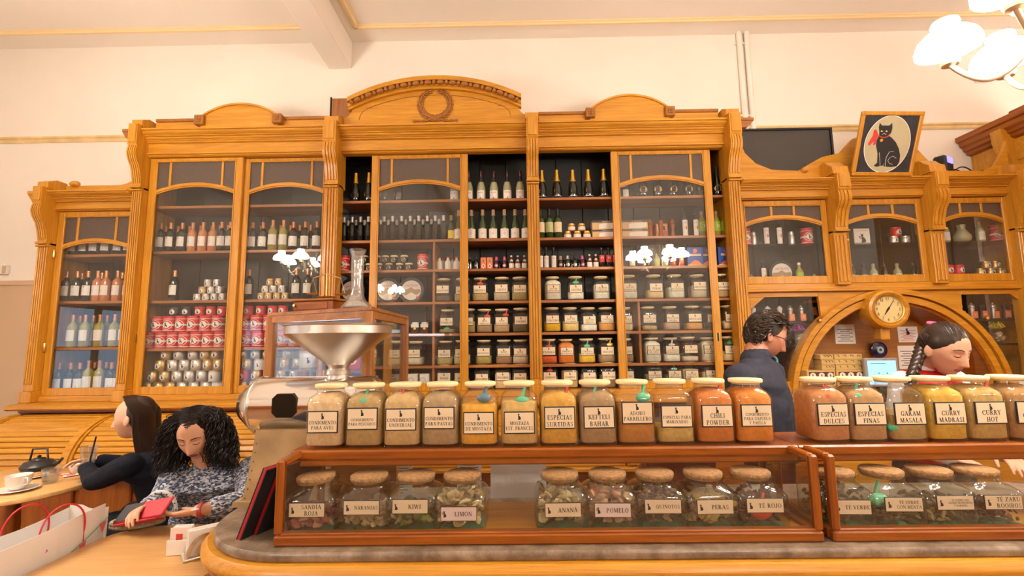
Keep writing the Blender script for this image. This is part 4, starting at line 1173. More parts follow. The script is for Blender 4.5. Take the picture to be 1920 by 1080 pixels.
PROTO['cracker_box'] = [named('carton', MB().bbox(-.125, .125, -.05, .05, 0, .088, .003).mesh('c', M['tanlabel']), [('top_band', flat([[(-.124, .068), (.124, .068), (.124, .086), (-.124, .086)]], -.0505).mesh('top_band', M['blacktin'])), ('biscuits', flat([[(-.06, .008), (.05, .004), (.11, .02), (.115, .06), (.02, .064), (-.055, .052)]], -.0507).mesh('biscuits', M['offwhite'])), ('lettering', flat(rules(.10, .010, .02, .077, 1), -.0512).mesh('lettering', M['offwhite'])), ('seal', flat(disc_poly(.012, .03), -.0506).mesh('seal', M['yellow']))])]
PROTO['red_tea_carton'] = [named('carton', MB().bbox(-.06, .06, -.04, .04, 0, .175, .003).mesh('c', M['orange']), [('panel', flat([[(-.048, .10), (.048, .10), (.048, .165), (-.048, .165)]], -.0405).mesh('panel', M['offwhite'])), ('picture', flat([[(-.038, .108), (.038, .108), (.03, .15), (-.03, .15)]], -.041).mesh('picture', M['redprint']))])]
PROTO['blue_carton'] = [named('carton', MB().bbox(-.075, .075, -.04, .04, 0, .185, .003).mesh('c', M['blue']), [('title', flat([[(-.05, .10), (.055, .10), (.055, .12), (-.05, .12)]], -.0405).mesh('title', M['offwhite'])), ('mark', flat(disc_poly(.022, .15), -.0406).mesh('mark', M['orange'])), ('heap', flat([[(-.06, .02), (.06, .02), (.03, .05), (0, .062), (-.03, .045)]], -.0407).mesh('heap', M['orange'])), ('base_band', flat([[(-.074, .002), (.074, .002), (.074, .018), (-.074, .018)]], -.0408).mesh('base_band', M['yellow'])), ('lettering', flat(rules(.09, .014, 0, .11, 1), -.0412).mesh('lettering', M['redprint']))])]
PROTO['round_platter'] = [named('rim', MB().lathe([(.094, .0), (.128, -.004), (.130, -.012), (.126, -.020), (.094, -.018)], 40, axis='y', cap=False).mesh('r', M['blacktin'], 50)), named('print', MB().lathe([(0, -.0185), (.096, -.0185), (.098, -.012)], 40, axis='y').mesh('p', M['offwhite'], 50),
                          [('lettering', flat(lettering(['ANTIQUE'], .13, .03, 0, .045), -.0195).mesh('lettering', M['redprint'])), ('picture', flat([[(-.09, -.03), (-.05, -.05), (0, -.02), (.05, -.05), (.09, -.02), (.085, .01), (.03, .005), (0, .03), (-.04, .008), (-.09, .005)]], -.0192).mesh('picture', M['tanwax'])), ('seal', flat([[(a + .06, b - .075) for a, b in disc_poly(.014, 0)[0]]], -.0192).mesh('seal', M['redprint']))])]
PROTO['pepper_mill'] = [named('mill_body', cyl([(.024, 0), (.026, .01), (.02, .05), (.016, .085), (.024, .115), (.02, .128)], M['red_z'])), named('mill_head', cyl([(.018, .128), (.026, .14), (.026, .158), (.016, .172), (.008, .176), (.010, .186), (0, .19)], M['red_z']))]
PROTO['white_mill'] = [named('mill_body', cyl([(.024, 0), (.026, .012), (.021, .05), (.017, .085), (.021, .10)], M['white'])), named('mill_head', cyl([(.018, .10), (.024, .11), (.024, .128), (.014, .138), (.008, .146), (0, .15)], M['white'])), named('tag', MB().bbox(-.026, .022, -.034, -.0325, .01, .075, .001).mesh('t', M['orange']), [('print', flat(rules(.03, .03, -.002, .04, 3), -.0345).mesh('print', M['offwhite']))])]
PROTO['glass_mill'] = [named('mill_body', cyl([(.022, 0), (.024, .01), (.02, .06), (.022, .10)], M['silver'])), named('mill_head', cyl([(.020, .10), (.025, .108), (.02, .13), (.008, .14), (.012, .15), (0, .155)], M['silvercap'])), named('tag', MB().bbox(-.024, .024, -.032, -.0305, -.0 + .005, .07, .001).mesh('t', M['orange']), [('print', flat(rules(.03, .03, 0, .04, 3), -.0325).mesh('print', M['offwhite']))])]
PROTO['dark_mill'] = [named('mill_body', cyl([(.024, 0), (.026, .012), (.021, .05), (.017, .085), (.021, .10)], M['blacktin'])), named('mill_head', cyl([(.018, .10), (.024, .11), (.024, .128), (.014, .138), (.008, .146), (0, .15)], M['blacktin'])), named('tag', MB().bbox(-.026, .022, -.034, -.0325, .01, .075, .001).mesh('t', M['orange']), [('print', flat(rules(.03, .03, -.002, .04, 3), -.0345).mesh('print', M['offwhite']))])]
PROTO['boxed_mill'] = [named('box', MB().bbox(-.085, .085, -.04, .04, 0, .20, .003).mesh('b', M['darkback']), [('top_band', MB().bbox(-.086, .086, -.041, .041, .172, .201, .003).mesh('top_band', M['orange'])), ('mill_picture', flat([[(.01, .03), (.06, .03), (.05, .08), (.045, .12), (.055, .14), (.045, .16), (.02, .16), (.012, .14), (.022, .12), (.018, .08)]], -.0405).mesh('mill_picture', M['white'])), ('tag', flat([[(-.05, .06), (-.01, .05), (-.02, .13), (-.055, .135)]], -.041).mesh('tag', M['orange'])), ('lettering', flat(rules(.02, .06, .072, .07, 5), -.0406).mesh('lettering', M['offwhite']))])]
_hb = MB().lathe([(.03, 0), (.05, .015), (.056, .05), (.045, .08), (.03, .088)], 18)
PROTO['teapot'] = [named('pot_body', _hb.mesh('pot', M['silver'], 60)), named('lid', cyl([(.031, .087), (.02, .10), (.006, .104), (.010, .114), (0, .12)], M['silver'])), named('spout', MB().tube([(.045, 0, .035), (.075, 0, .05), (.085, 0, .078), (.10, 0, .088)], [.012, .010, .008, .006], 8).mesh('sp', M['silver'], 60)), named('handle', MB().tube([(-.05, 0, .07), (-.085, 0, .072), (-.09, 0, .045), (-.05, 0, .025)], .005, 6).mesh('ha', M['silver'], 60))]
PROTO['sugar_bowl'] = [named('bowl', cyl([(.025, 0), (.045, .012), (.058, .04), (.05, .065), (.045, .068)], M['silver'], 20, 60)), named('lid', cyl([(.048, .067), (.035, .085), (.01, .095), (.012, .108), (0, .115)], M['silver'], 20, 60)), named('handle', MB().tube([(.05, 0, .055), (.078, 0, .058), (.078, 0, .035), (.052, 0, .028)], .005, 6).tube([(-.05, 0, .055), (-.078, 0, .058), (-.078, 0, .035), (-.052, 0, .028)], .005, 6).mesh('ha', M['silver'], 60))]
PROTO['silver_shaker'] = [named('shaker_body', cyl([(.026, 0), (.028, .006), (.026, .09), (.022, .10)], M['silver'])), named('cap', cyl([(.023, .10), (.024, .104), (.02, .13), (0, .14)], M['silvercap']))]
PROTO['glass_vase'] = [named('vase_body', cyl([(.04, 0), (.065, .02), (.07, .06), (.045, .10), (.03, .13), (.036, .17), (.032, .17), (.027, .13)], M['botclear'], 20, 60)), named('foot', cyl([(.042, 0), (.042, .006), (.02, .008)], M['goldcap']))]
PROTO['cat_card'] = [named('card', MB().bbox(-.075, .075, -.004, .004, 0, .155, .001).mesh('c', M['offwhite']), [('cat_print', flat(cat_polys(.095, .01, .062), -.0045).mesh('cat_print', M['ink'])), ('bow_print', flat(bow_polys(.095, .01, .062), -.0050).mesh('bow_print', M['redprint'])), ('lettering', flat(lettering(['EL GATO NEGRO'], .12, .012, 0, .135), -.0045).mesh('lettering', M['redprint']))])]
PROTO['wrapped_box'] = [named('carton', MB().bbox(-.045, .045, -.05, .05, 0, .15, .003).mesh('c', M['offwhite']), [('scroll_print', MB().tube([(-.02 + .035 * math.cos(a) * (1 - a / 9), -.0505, .075 + .05 * math.sin(a) * (1 - a / 9)) for a in [k * .4 for k in range(18)]], .0025, 4).mesh('scroll_print', M['tanwax']))])]
# --- square spice jars
_jarm = {}
JW, JH = .077, .232
def jar_parts(text, col, level, scoop=None, label_z=.10, w=JW, h=JH, grains=None):
    s = w / JW; v = h / JH
    if 'body' not in _jarm:
        _jarm['body'] = MB().loft([(0, .068, .068, 6), (.004, .074, .074, 7), (.012, JW, JW, 7), (.165, JW, JW, 7), (.182, .072, .072, 5), (.194, .06, .06, 2.8), (.200, .055, .055, 2), (.216, .055, .055, 2)], 32, cap=False).mesh('glass_body', M['jarglass'], 60)
        _jarm['lid'] = MB().lathe([(.054, .212), (.054, .217), (.064, .218), (.066, .222), (.066, .229), (.063, .232), (0, .232)], 24).mesh('lid', M['lidwood'], 50)
        _jarm['floor'] = MB().loft([(.0, .066, .066, 6), (.008, .07, .07, 6)], 32).mesh('glass_floor', M['greenglass'], 60)
    key = (col, round(level, 2))
    if key not in _jarm:
        b = JW - .004
        top = .012 + .165 * level
        sec = [(.010, .066, .066, 6), (.015, b, b, 6.5)]
        if level > .93: sec += [(.162, b, b, 6.5), (.178, .068, .068, 4.5), (.190, .057, .057, 2.6), (.2, .04, .04, 2)]
        else: sec += [(top - .004, b, b, 6.5), (top, b - .006, b - .006, 6), (top + .004, .03, .03, 3)]
        _jarm[key] = MB().loft(sec, 32).mesh('contents', powder(col), 60)
    parts = [('glass_body', _jarm['body'], []), ('lid', _jarm['lid'], []), ('contents', _jarm[key], [])]
    if text:
        lw, lh = .062, .040
        z0 = label_z
        lab = MB().bbox(-lw, lw, -JW - .0022, -JW + .003, z0 - lh, z0 + lh, .001).mesh('label_border', M['ink'])
        subs = [('label_face', MB().box(-lw + .004, lw - .004, -JW - .0028, -JW - .002, z0 - lh + .004, z0 + lh - .004).mesh('label_face', M['paper'])),
                ('lettering', flat(lettering(text, lw * 1.78, lh * 1.02, 0, z0 - .011, .0185), -JW - .0033).mesh('lettering', M['ink'])),
                ('cat_emblem', flat(cat_polys(.024, 0, z0 + .022), -JW - .0033).mesh('cat_emblem', M['ink']))]
        parts.append(('label', lab, subs))
    if scoop:
        k2 = ('scoop', scoop[0])
        sx, sz = scoop[1], scoop[2]
        me = MB().ball((sx, -JW + .022, sz), (.030, .018, .018), 12, 8).tube([(sx, -JW + .028, sz + .01), (sx + .012, -JW + .035, sz + .05)], [.008, .006], 6).mesh('scoop', M[scoop[0]], 60)
        parts.append(('scoop', me, []))
    return parts
_pow = {}
def powder(col):
    if col not in _pow:
        _pow[col] = mat('spice_%d' % len(_pow), tuple(min(.85, (.3 * sum(col) / 3 + .7 * 1.0 * c if False else c) * g) for c, g in zip(col, (1.28, 1.18, 1.0))), .85, var=.14, vscale=60, bump=.25, bscale=220)
    return _pow[col]
M['sc_red'] = mat('red_plastic_scoop', (.75, .06, .02), .35)
M['sc_green'] = mat('green_plastic_scoop', (.10, .55, .30), .35)
M['sc_yellow'] = mat('yellow_plastic_scoop', (.90, .58, .02), .35)
M['sc_blue'] = mat('blue_plastic_scoop', (.10, .22, .30), .35)
M['sc_white'] = mat('white_plastic_scoop', (.75, .74, .68), .35)

# ------------------------------------------------------------------ goods on the shelves
ORD = ['first', 'second', 'third', 'fourth', 'fifth', 'sixth', 'seventh', 'eighth', 'ninth', 'tenth', 'eleventh', 'twelfth', 'thirteenth', 'fourteenth', 'fifteenth']
def jit(a): return random.uniform(-a, a)
def row(kinds, z, py, pxs, Y, desc, where, cat, group, dz=0.0, rot=.12, name=None):
    """a row of like things: desc with its ordinal from the left"""
    n = len(pxs)
    out = []
    for i, px in enumerate(pxs):
        k = kinds if isinstance(kinds, str) else kinds[i]
        d = desc if isinstance(desc, str) else desc[i]
        nth = (ORD[i] + ' ') if n > 1 else ''
        lab = (nth + d + (' from the left ' if n > 1 else ' ') + where)
        x = P(px, py, Y).x
        out.append(place(k, (x, Y + jit(.006), z + dz + .0005), jit(rot), lab, cat, group, name or k))
    return out
SH = ZS_MAIN + [ZB0]
L_ = ZS_LEFT[:4] + [ZB0]
A_ = ZS_A[:3] + [ZB0]
Yf, Yb = 4.36, 4.49
WG = 'wine bottles behind the wing door'
# wing cabinet
row('plain_label_wine', A_[0], 470, [137, 157, 177, 199, 221, 242], Yf, 'wine bottle half hidden by the door arch', 'in the wing', 'bottle', WG)
row(['red_wine', 'red_wine', 'red_wine', 'red_wine_rose_mark', 'red_wine_rose_mark', 'red_wine_rose_mark', 'red_wine_rose_mark'], A_[1], 540, [123, 144, 165, 183, 199, 219, 240], Yf,
    ['dark wine bottle'] * 3 + ['rose wine bottle'] * 4, 'on the second wing shelf', 'bottle', WG)
row('red_wine', A_[1], 540, [153, 191, 229], Yb, 'dark bottle of the back row', 'on the second wing shelf', 'bottle', WG)
row('white_wine', A_[2], 630, [135, 158, 186, 213, 232], Yf, 'straw coloured wine bottle', 'on the third wing shelf', 'bottle', WG)
row('white_wine', A_[2], 630, [147, 174, 200], Yb, 'straw wine bottle of the back row', 'on the third wing shelf', 'bottle', WG)
row(['plain_label_wine', 'plain_label_wine', 'plain_label_wine', 'white_wine', 'white_wine', 'plain_label_wine', 'plain_label_wine'], A_[3], 710, [109, 131, 148, 165, 186, 208, 222], Yf, ['white-labelled dark bottle'] * 3 + ['white-labelled pale bottle'] * 2 + ['white-labelled dark bottle'] * 2, 'on the lowest wing shelf', 'bottle', WG)
row('plain_label_wine', A_[3], 710, [122, 176, 198], Yb, 'dark bottle of the back row', 'on the lowest wing shelf', 'bottle', WG)
# tin cabinet, left door
BG = 'wine bottles in the tin cabinet'
row(['red_wine'] * 3 + ['red_wine_rose_mark'] * 3 + ['red_wine'] * 2, L_[1], 445, [300, 320, 341, 361, 381, 399, 416, 431], Yf, ['copper-capped red wine bottle'] * 3 + ['copper-capped rose bottle'] * 3 + ['copper-capped red wine bottle'] * 2, 'behind the left tin-cabinet door', 'bottle', BG)
row('red_wine', L_[1], 445, [310, 333, 355, 376, 396, 413, 428], Yb, 'copper-capped bottle of the back row', 'behind the left tin-cabinet door', 'bottle', BG)
row('plain_label_wine', L_[1], 445, [460, 474, 493, 550, 572, 594], Yf, 'white-labelled dark bottle', 'behind the right tin-cabinet door', 'bottle', BG)
row('white_wine', L_[1], 445, [512, 531], Yf, 'white-labelled pale bottle', 'behind the right tin-cabinet door', 'bottle', BG)
row('plain_label_wine', L_[1], 445, [472, 490, 509, 527, 545, 563, 583], Yb, 'dark bottle of the back row', 'behind the right tin-cabinet door', 'bottle', BG)
row('red_wine', L_[2], 540, [327], Yf, 'single dark wine bottle alone on the shelf', 'above the red tins', 'bottle', BG)
row('red_wine', L_[2], 540, [466], Yf, 'single dark wine bottle beside the middle stile', 'behind the right sliding door', 'bottle', BG)
row('red_wine', L_[2], 540, [556, 577], Yf, 'dark wine bottle', 'beyond the small tin pyramid', 'bottle', BG)
TG = 'cat tins in the tin cabinet'
def pyramid(levels, kinds, z, py, step, Y, desc, where, h, nm=None):
    for i, pxs in enumerate(levels):
        ks = kinds[i]
        lv = ['bottom', 'second', 'third', 'top'][i] if len(levels) == 4 else ['bottom', 'middle', 'top'][i]
        ds = {'s': 'silver', 'g': 'gold', 'w': 'white', 'r': 'red', 'b': 'black'}
        for j, px in enumerate(pxs):
            c = ks[j]
            x = P(px, py - i * step, Y).x
            kind = desc[c]
            lab = '%s tin %s in the %s row, %s' % (ds[c], ORD[j], lv, where)
            place(kind, (x, Y, z + .0005 + i * h), jit(.15), lab, 'tin', TG, kind)
sm_ = {'s': 'small_silver_tin', 'g': 'small_gold_tin'}
pyramid([[371, 387, 403, 418], [381, 397, 413], [391, 408]], ['ssss', 'gss', 'ss'], L_[2], 555, 14, Yf, sm_, 'small pyramid beside the lone bottle', .0685)
pyramid([[490, 504, 520, 535], [498, 513, 529], [507, 523]], ['gggg', 'sss', 'gg'], L_[2], 555, 14, Yf, sm_, 'small pyramid behind the right door', .0685)
rd = {'r': 'large_red_tin'}
pyramid([[281, 303, 325, 347, 369, 391, 413], [296, 318, 341, 363, 386, 409]], ['r' * 7, 'r' * 6], L_[3], 640, 30, Yf, rd, 'large roundel tins behind the left door', .1525)
pyramid([[327, 351]], ['bb'], L_[3] + .305, 585, 20, Yf, {'b': 'small_black_tin'}, 'black tins on the red stack, left door', .09)
pyramid([[375, 396, 417]], ['rrr'], L_[3] + .305, 585, 20, Yf, {'r': 'small_red_tin'}, 'small tins topping the red stack, left door', .09)
pyramid([[461, 484, 507, 530, 553, 577, 600], [458, 481, 505, 529, 553, 578]], ['r' * 7, 'r' * 6], L_[3], 640, 30, Yf, rd, 'large roundel tins behind the right door', .1525)
pyramid([[466, 489, 511, 531, 560]], ['rrrrr'], L_[3] + .305, 585, 20, Yf, {'r': 'small_red_tin'}, 'small tins topping the red stack, right door', .09)
t4 = {'s': 'silver_tin', 'g': 'gold_tin', 'w': 'white_tin', 'r': 'red_tea_tin'}
pyramid([[277, 299, 321, 343, 365, 387, 408], [287, 310, 333, 356, 379, 402], [302, 325, 347, 369, 391, 410], [313, 337, 364, 386, 406]],
        ['gggsssw', 'ggsssw', 'gsssgg', 'gssgg'], L_[4], 730, 21, Yf, t4, 'lowest shelf behind the left door', .1025)
pyramid([[455, 478, 500, 524, 548, 572, 594], [458, 481, 504, 528, 552, 576], [464, 487, 511, 535, 559, 583], [456, 480, 503, 540, 570]],
        ['gwsssgs', 'rgrgsw', 'gwsgss', 'gsgss'], L_[4], 730, 21, Yf, t4, 'lowest shelf behind the right door', .1025)
# wine cabinet
CG = 'bottles in the wine cabinet'
row('gold_label_sparkling', SH[0], 345, [667, 692, 720, 747], Yf, 'gold-necked sparkling bottle', 'on the top wine shelf', 'bottle', CG)
row('square_label_sparkling', SH[0], 345, [852, 879, 902, 926, 951, 975], Yf, 'clear sparkling bottle with square white label', 'on the top shelf', 'bottle', CG)
row('silver_capsule_bottle', SH[1], 425, [645, 660, 676, 691, 708, 720, 736, 753, 769, 785, 801, 816, 832], Yf, 'slim dark bottle with silver capsule', 'on the second wine shelf', 'bottle', CG)
row('silver_capsule_bottle', SH[1], 425, [653, 668, 684, 699, 714, 728, 744, 761, 777, 793, 809, 823], Yb, 'silver-capped back-row bottle', 'on the second wine shelf', 'bottle', CG)
row('yellow_label_bottle', SH[1], 425, [846], Yf, 'green bottle with a yellow label', 'next to the slim silver-capped bottles', 'bottle', CG)
row('cream_label_sparkling', SH[1], 425, [860, 884, 905, 925, 946, 966, 985], Yf, 'green bottle with cream diamond label', 'on the second shelf', 'bottle', CG)
JG = 'small goods on the third wine shelf'
row('tall_red_tin', SH[2], 490, [645], Yf, 'tall red cat tin at the pilaster end', 'of the third wine shelf', 'tin', JG)
row('tall_red_tin', SH[2], 490, [793], Yf, 'tall red cat tin beside the partition', 'behind the centre sliding door', 'tin', JG)
row('black_jar_cream_lid', SH[2], 495, [676, 693, 711, 730, 749, 767], Yf, 'cream-lidded black jar', 'in the lower jar row', 'jar', JG)
row('black_jar_cream_lid', SH[2], 477, [684, 706, 722, 739, 758], Yf, 'cream-lidded black jar', 'in the upper jar row', 'jar', JG, dz=.0775)
row('milk_bottle', SH[2], 490, [824, 840, 856], Yf, 'milky bottle with red cap', 'beside the partition', 'bottle', JG)
row('milk_bottle', SH[2], 490, [831, 848], Yb, 'back-row milky bottle', 'beside the partition', 'bottle', JG)
row('dark_sauce_bottle', SH[2], 490, [881, 893], Yf, 'small dark sauce bottle with silver emblem', 'beside the cartons', 'bottle', JG)
row('hot_sauce_carton', SH[2], 490, [906.5, 918.5], Yf, 'orange hot sauce carton', 'on the open third shelf', 'carton', JG, rot=.02)
row('pink_top_miniature', SH[2], 490, [931, 946], Yf, 'pink-topped miniature bottle', 'in the centre bay', 'bottle', JG)
row('white_label_sauce_bottle', SH[2], 490, [959, 971, 983], Yf, 'brown sauce bottle with white neck disc', 'in the centre bay', 'bottle', JG)
row('dark_sauce_bottle', SH[2], 490, [887, 936, 950, 965, 977], Yb, 'back-row dark bottle', 'behind the centre-bay sauces', 'bottle', JG)
for i, px in enumerate((659, 727, 771)):
    place('round_platter', (P(px, 540, 4.42).x, 4.44, SH[3] + .1305), 0, ['round picture tin leaning at the pilaster behind the glass flask', 'round picture tin behind the chandelier glare on the centre door', 'round picture tin beside the partition of the centre bay'][i], 'tin', 'round picture tins', 'round_platter')
row('chocolate_jar', SH[4], 610, [779, 797], Yf, 'white-lidded chocolate jar', 'beside the partition', 'jar', JG, rot=.03)
row('wrapped_box', ZB0, 710, [776, 798], Yf, 'cream wrapped box with scroll print', 'on the bottom wine shelf', 'box', JG, rot=.02)
# champagne bay
DG = 'bottles in the champagne bay'
row('gold_capsule_sparkling', SH[0], 345, [1016, 1044, 1074, 1103, 1132], Yf, 'champagne bottle with tall gold capsule', 'on the open top shelf', 'bottle', DG)
row('round_label_sparkling', SH[0], 345, [1205, 1232, 1261, 1290, 1314, 1344], Yf, 'dark champagne bottle with round tan label', 'behind the sliding door', 'bottle', DG)
row('dark_spirit_bottle', SH[0], 350, [1172], Yf, 'short dark bottle at the door stile', 'on the top champagne shelf', 'bottle', DG)
row('cream_label_green_bottle', SH[1], 425, [1014, 1046], Yf, 'green bottle with cream label', 'beside the jam jars', 'bottle', DG)
row('pale_green_label_bottle', SH[1], 425, [1030], Yf, 'green bottle with a pale green label', 'between the cream-labelled bottles', 'bottle', DG)
row('jam_jar', SH[1], 435, [1064, 1082, 1100], Yf, 'amber jam jar', 'in the lower jam row', 'jar', DG)
row('jam_jar', SH[1], 418, [1071, 1090], Yf, 'amber jam jar', 'in the upper jam row', 'jar', DG, dz=.0755)
for i, (px, dz_) in enumerate(((1134, 0), (1134, .0885), (1190, 0), (1190, .0885))):
    place('cracker_box', (P(px, 430, Yf).x, Yf + .03, SH[1] + .0005 + dz_), 0, '%s cracker box of the %s' % (['lower', 'upper'][i % 2], ['open stack beside the jam jars', 'stack behind the champagne sliding door'][i // 2]), 'box', 'cracker boxes', 'cracker_box')
row('red_tea_carton', SH[1], 425, [1187, 1210, 1238], 4.535, 'red picture carton', 'behind the pepper mills', 'carton', DG, rot=.02)
row('pepper_mill', SH[1], 430, [1219, 1239, 1261], Yf - .01, 'dark wooden pepper mill', 'behind the sliding door', 'pepper mill', DG)
row('red_strip_bottle', SH[1], 425, [1284, 1304], Yf, 'slim bottle with red and white strip label', 'on the second shelf', 'bottle', DG)
row('lime_label_bottle', SH[1], 425, [1317, 1344, 1358], Yf, 'oil bottle with lime green label', 'on the second shelf', 'bottle', DG)
row('lime_label_bottle', SH[1], 425, [1330, 1351], Yb, 'back-row oil bottle with lime label', 'on the second shelf', 'bottle', DG)
row('tall_sauce_bottle', SH[2], 480, [1014, 1024, 1038], Yf, 'tall slim sauce bottle with cream label', 'at the pilaster', 'bottle', DG)
row(['gold_top_miniature', 'violet_top_miniature', 'grey_top_miniature', 'pink_top_miniature'], SH[2], 490, [1051, 1064, 1078, 1092], Yf, ['gold miniature bottle', 'violet miniature bottle', 'grey miniature bottle', 'pink miniature bottle'], 'in the champagne bay', 'bottle', DG)
row('white_label_sauce_bottle', SH[2], 490, [1105, 1117], Yf, 'brown sauce bottle with neck disc', 'in the champagne bay', 'bottle', DG)
row('red_label_sauce_bottle', SH[2], 485, [1128, 1141, 1153], Yf, 'tall sauce bottle with red label', 'beside the door stile', 'bottle', DG)
row('dark_sauce_bottle', SH[2], 490, [1057, 1071, 1085, 1099, 1111, 1123, 1135], Yb, 'back-row dark bottle', 'behind the champagne-bay sauces', 'bottle', DG)
row(['dark_spirit_bottle', 'portrait_bottle', 'portrait_bottle', 'orange_portrait_bottle', 'orange_portrait_bottle'], SH[2], 485, [1184, 1231, 1246, 1261, 1276], Yf, ['dark squat bottle', 'green face bottle', 'green face bottle', 'orange face bottle', 'orange face bottle'], 'behind the chandelier glare', 'bottle', DG)
row('blue_carton', SH[2], 480, [1300, 1326, 1358], Yf + .01, 'blue carton with orange heap', 'on the third champagne shelf', 'carton', DG, rot=.02)
# square spice jars: px, text, contents colour, level, scoop
PJ = 'square glass spice jars on the wall shelves'
CW, CC, CT, CB = (.80, .77, .70), (.66, .54, .32), (.42, .33, .17), (.26, .17, .09)
CGn, CDk = (.26, .24, .09), (.10, .085, .05)
rows = [
 (3, 535, [(832, 'MEJORANA', CDk, .3, None), (867, 'MENTA', CT, .45, None), (901, 'AJEDREA', CT, .45, ('sc_red', .0, .17)), (941, 'SALVIA', (.42, .38, .30), .5, None), (974, 'ROMERO', (.34, .29, .13), .8, None),
           (1036, 'AZUCAR/IMPALPABLE', CW, .95, None), (1079, 'SALITRE', CW, .42, ('sc_green', .0, .17)), (1127, 'CREMOR/TARTARO', CW, .85, None), (1178, 'SAL DE/HORNEAR', CW, .85, None), (1226, 'SUMAK', CC, .45, None), (1265, 'POLVO/DE HORNEAR', CW, .6, None), (1308, 'AMAPOLA', (.5, .47, .40), .7, None), (1350, 'AZAFRAN', CT, .4, None)]),
 (4, 598, [(839, 'TOMILLO', CGn, .18, ('sc_green', .0, .045)), (877, 'ESTRAGÓN', (.36, .30, .11), .6, None), (908, 'APIO/SEMILLAS', (.30, .22, .13), .48, ('sc_red', .03, .16)), (941, 'APIO/EN POLVO', (.42, .30, .16), .45, ('sc_red', .04, .17)), (976, 'ENEBRO', CDk, .5, None),
           (1035, 'CÚRCUMA', (.78, .46, .015), .55, ('sc_green', -.04, .05)), (1069, 'AJO EN/ESCAMAS', (.74, .55, .24), .55, None), (1103, 'AJO EN/POLVO', CW, .35, None), (1136, 'CEBOLLA/EN ESCAMAS', (.60, .32, .10), .5, None), (1170, 'CEBOLLA/EN POLVO', CC, .5, None),
           (1215, 'VAINAS DE/VAINILLA', CT, .22, None), (1257, 'MOSTAZA/NEGRA', (.40, .33, .27), .4, None), (1299, 'MOSTAZA', (.56, .30, .08), .35, None), (1334, 'SESAMO/NEGRO', (.06, .06, .06), .45, None), (1366, 'SESAMO', CC, .45, None)]),
 (5, 660, [(745, 'ANIS', CC, .6, None), (779, 'CARDAMOMO', (.6, .58, .5), .4, None), (835, 'HINOJO', (.46, .40, .18), .42, None), (867, 'HINOJO', CC, .5, None), (907, 'PROVENZAL', (.36, .32, .10), .45, None), (945, 'NUEZ/MOSCADA', (.30, .18, .09), .38, None), (976, 'NUEZ/MOSCADA', (.55, .47, .37), .42, None),
           (1029, 'PAPRIKA', (.55, .09, .02), .35, ('sc_red', .0, .16)), (1061, 'PIMIENTA/DE CAYENA', (.68, .20, .02), .95, None), (1100, 'PIMIENTA/DE CAYENA', (.80, .46, .04), .48, ('sc_green', .0, .16)), (1136, 'ENELDO', (.32, .24, .15), .40, ('sc_yellow', .03, .17)), (1172, 'ENELDO', CB, .4, None),
           (1222, 'SAL DE APIO/SIN SODIO', CW, .96, None), (1258, 'GLUTAMATO/MONOSODICO', CW, .4, ('sc_white', .0, .16)), (1291, 'SAL SIN SODIO', (.55, .52, .46), .25, None), (1328, 'SAL DE AJO/SIN SODIO', (.7, .65, .55), .95, None), (1366, 'SAL', CC, .5, ('sc_green', .0, .17))]),
 (6, 725, [(834, 'MACIS', CB, .4, None), (866, 'MAIZ', CGn, .5, None), (904, 'JENGIBRE', CT, .5, None), (943, 'JENGIBRE', CC, .8, None), (976, 'PEREJIL', CGn, .6, None),
           (1031, 'COMINO', CT, .6, ('sc_red', .0, .17)), (1068, 'COMINO', (.52, .40, .18), .9, None), (1104, 'CORIANDRO', CT, .7, None), (1140, 'CORIANDRO', CB, .6, None), (1174, 'CLAVO', CB, .5, None), (1226, 'CONDIMENTO/PARA JAMON', CT, .6, None), (1263, 'SAL DE/OREGANO', CGn, .6, ('sc_green', .0, .17)), (1294, 'SAL DE/CEBOLLA', CC, .9, None), (1332, 'SAL DE AJO', CC, .7, None)]),
]
BAYN = lambda px: 'wine cabinet' if px < 1000 else ('open spice bay' if px < 1160 else 'sliding-door spice bay')
RN = {3: 'fourth shelf', 4: 'fifth shelf', 5: 'sixth shelf', 6: 'bottom shelf'}
def place_jar(loc, parts, label, group, rz=0, scale=1.0):
    e = empty('spice_jar', loc, rz, label, 'jar', group)
    e.scale = (scale,) * 3
    for nm, me, subs in parts:
        o = link(nm, me, e, False)
        for sn, sm2 in subs: link(sn, sm2, o, False)
    return e
for si, py, items in rows:
    cnt = {}
    for px, tx, col, lev, sc in items:
        x = P(px, py, Yf).x
        b = BAYN(px); cnt[b] = cnt.get(b, 0) + 1
        nm = tx.replace('/', ' ')
        place_jar((x, Yf + .015, SH[si] + .0005), jar_parts(tx.split('/'), col, lev, sc, .115 + jit(.006)),
                  '%s jar, %s on the %s of the %s' % (nm, ORD[cnt[b] - 1], RN[si], b), PJ, jit(.05), .99 + jit(.02))
# wing with three little doors
FG = 'goods behind the three small doors'
GL = zsh; GB = ZM
row('tall_red_tin', GL, 445, [1396, 1512], Yf, 'tall red roundel tin', 'behind the first small door', 'tin', FG)
row('silver_shaker', GL, 445, [1413, 1484], Yf, 'silver shaker', 'behind the first small door', 'shaker', FG)
row('red_strip_bottle', GL, 445, [1436, 1461], Yf, 'slim red-strip bottle', 'behind the first small door', 'bottle', FG)
row('teapot', GB, 510, [1408], Yf, 'small silver teapot with curved spout', 'behind the first small door', 'teapot', FG, rot=.02)
row('red_strip_bottle', GB, 510, [1430], Yf, 'slim red-strip bottle beside the teapot', 'behind the first door', 'bottle', FG)
place('round_platter', (P(1466, 505, 4.42).x, 4.44, GB + .131), 0, 'round picture tin behind the first small door above the man', 'tin', 'round picture tins', 'round_platter')
row('oil_bottle', GB, 505, [1498], Yf, 'pale oil bottle with lime label', 'behind the first small door', 'bottle', FG)
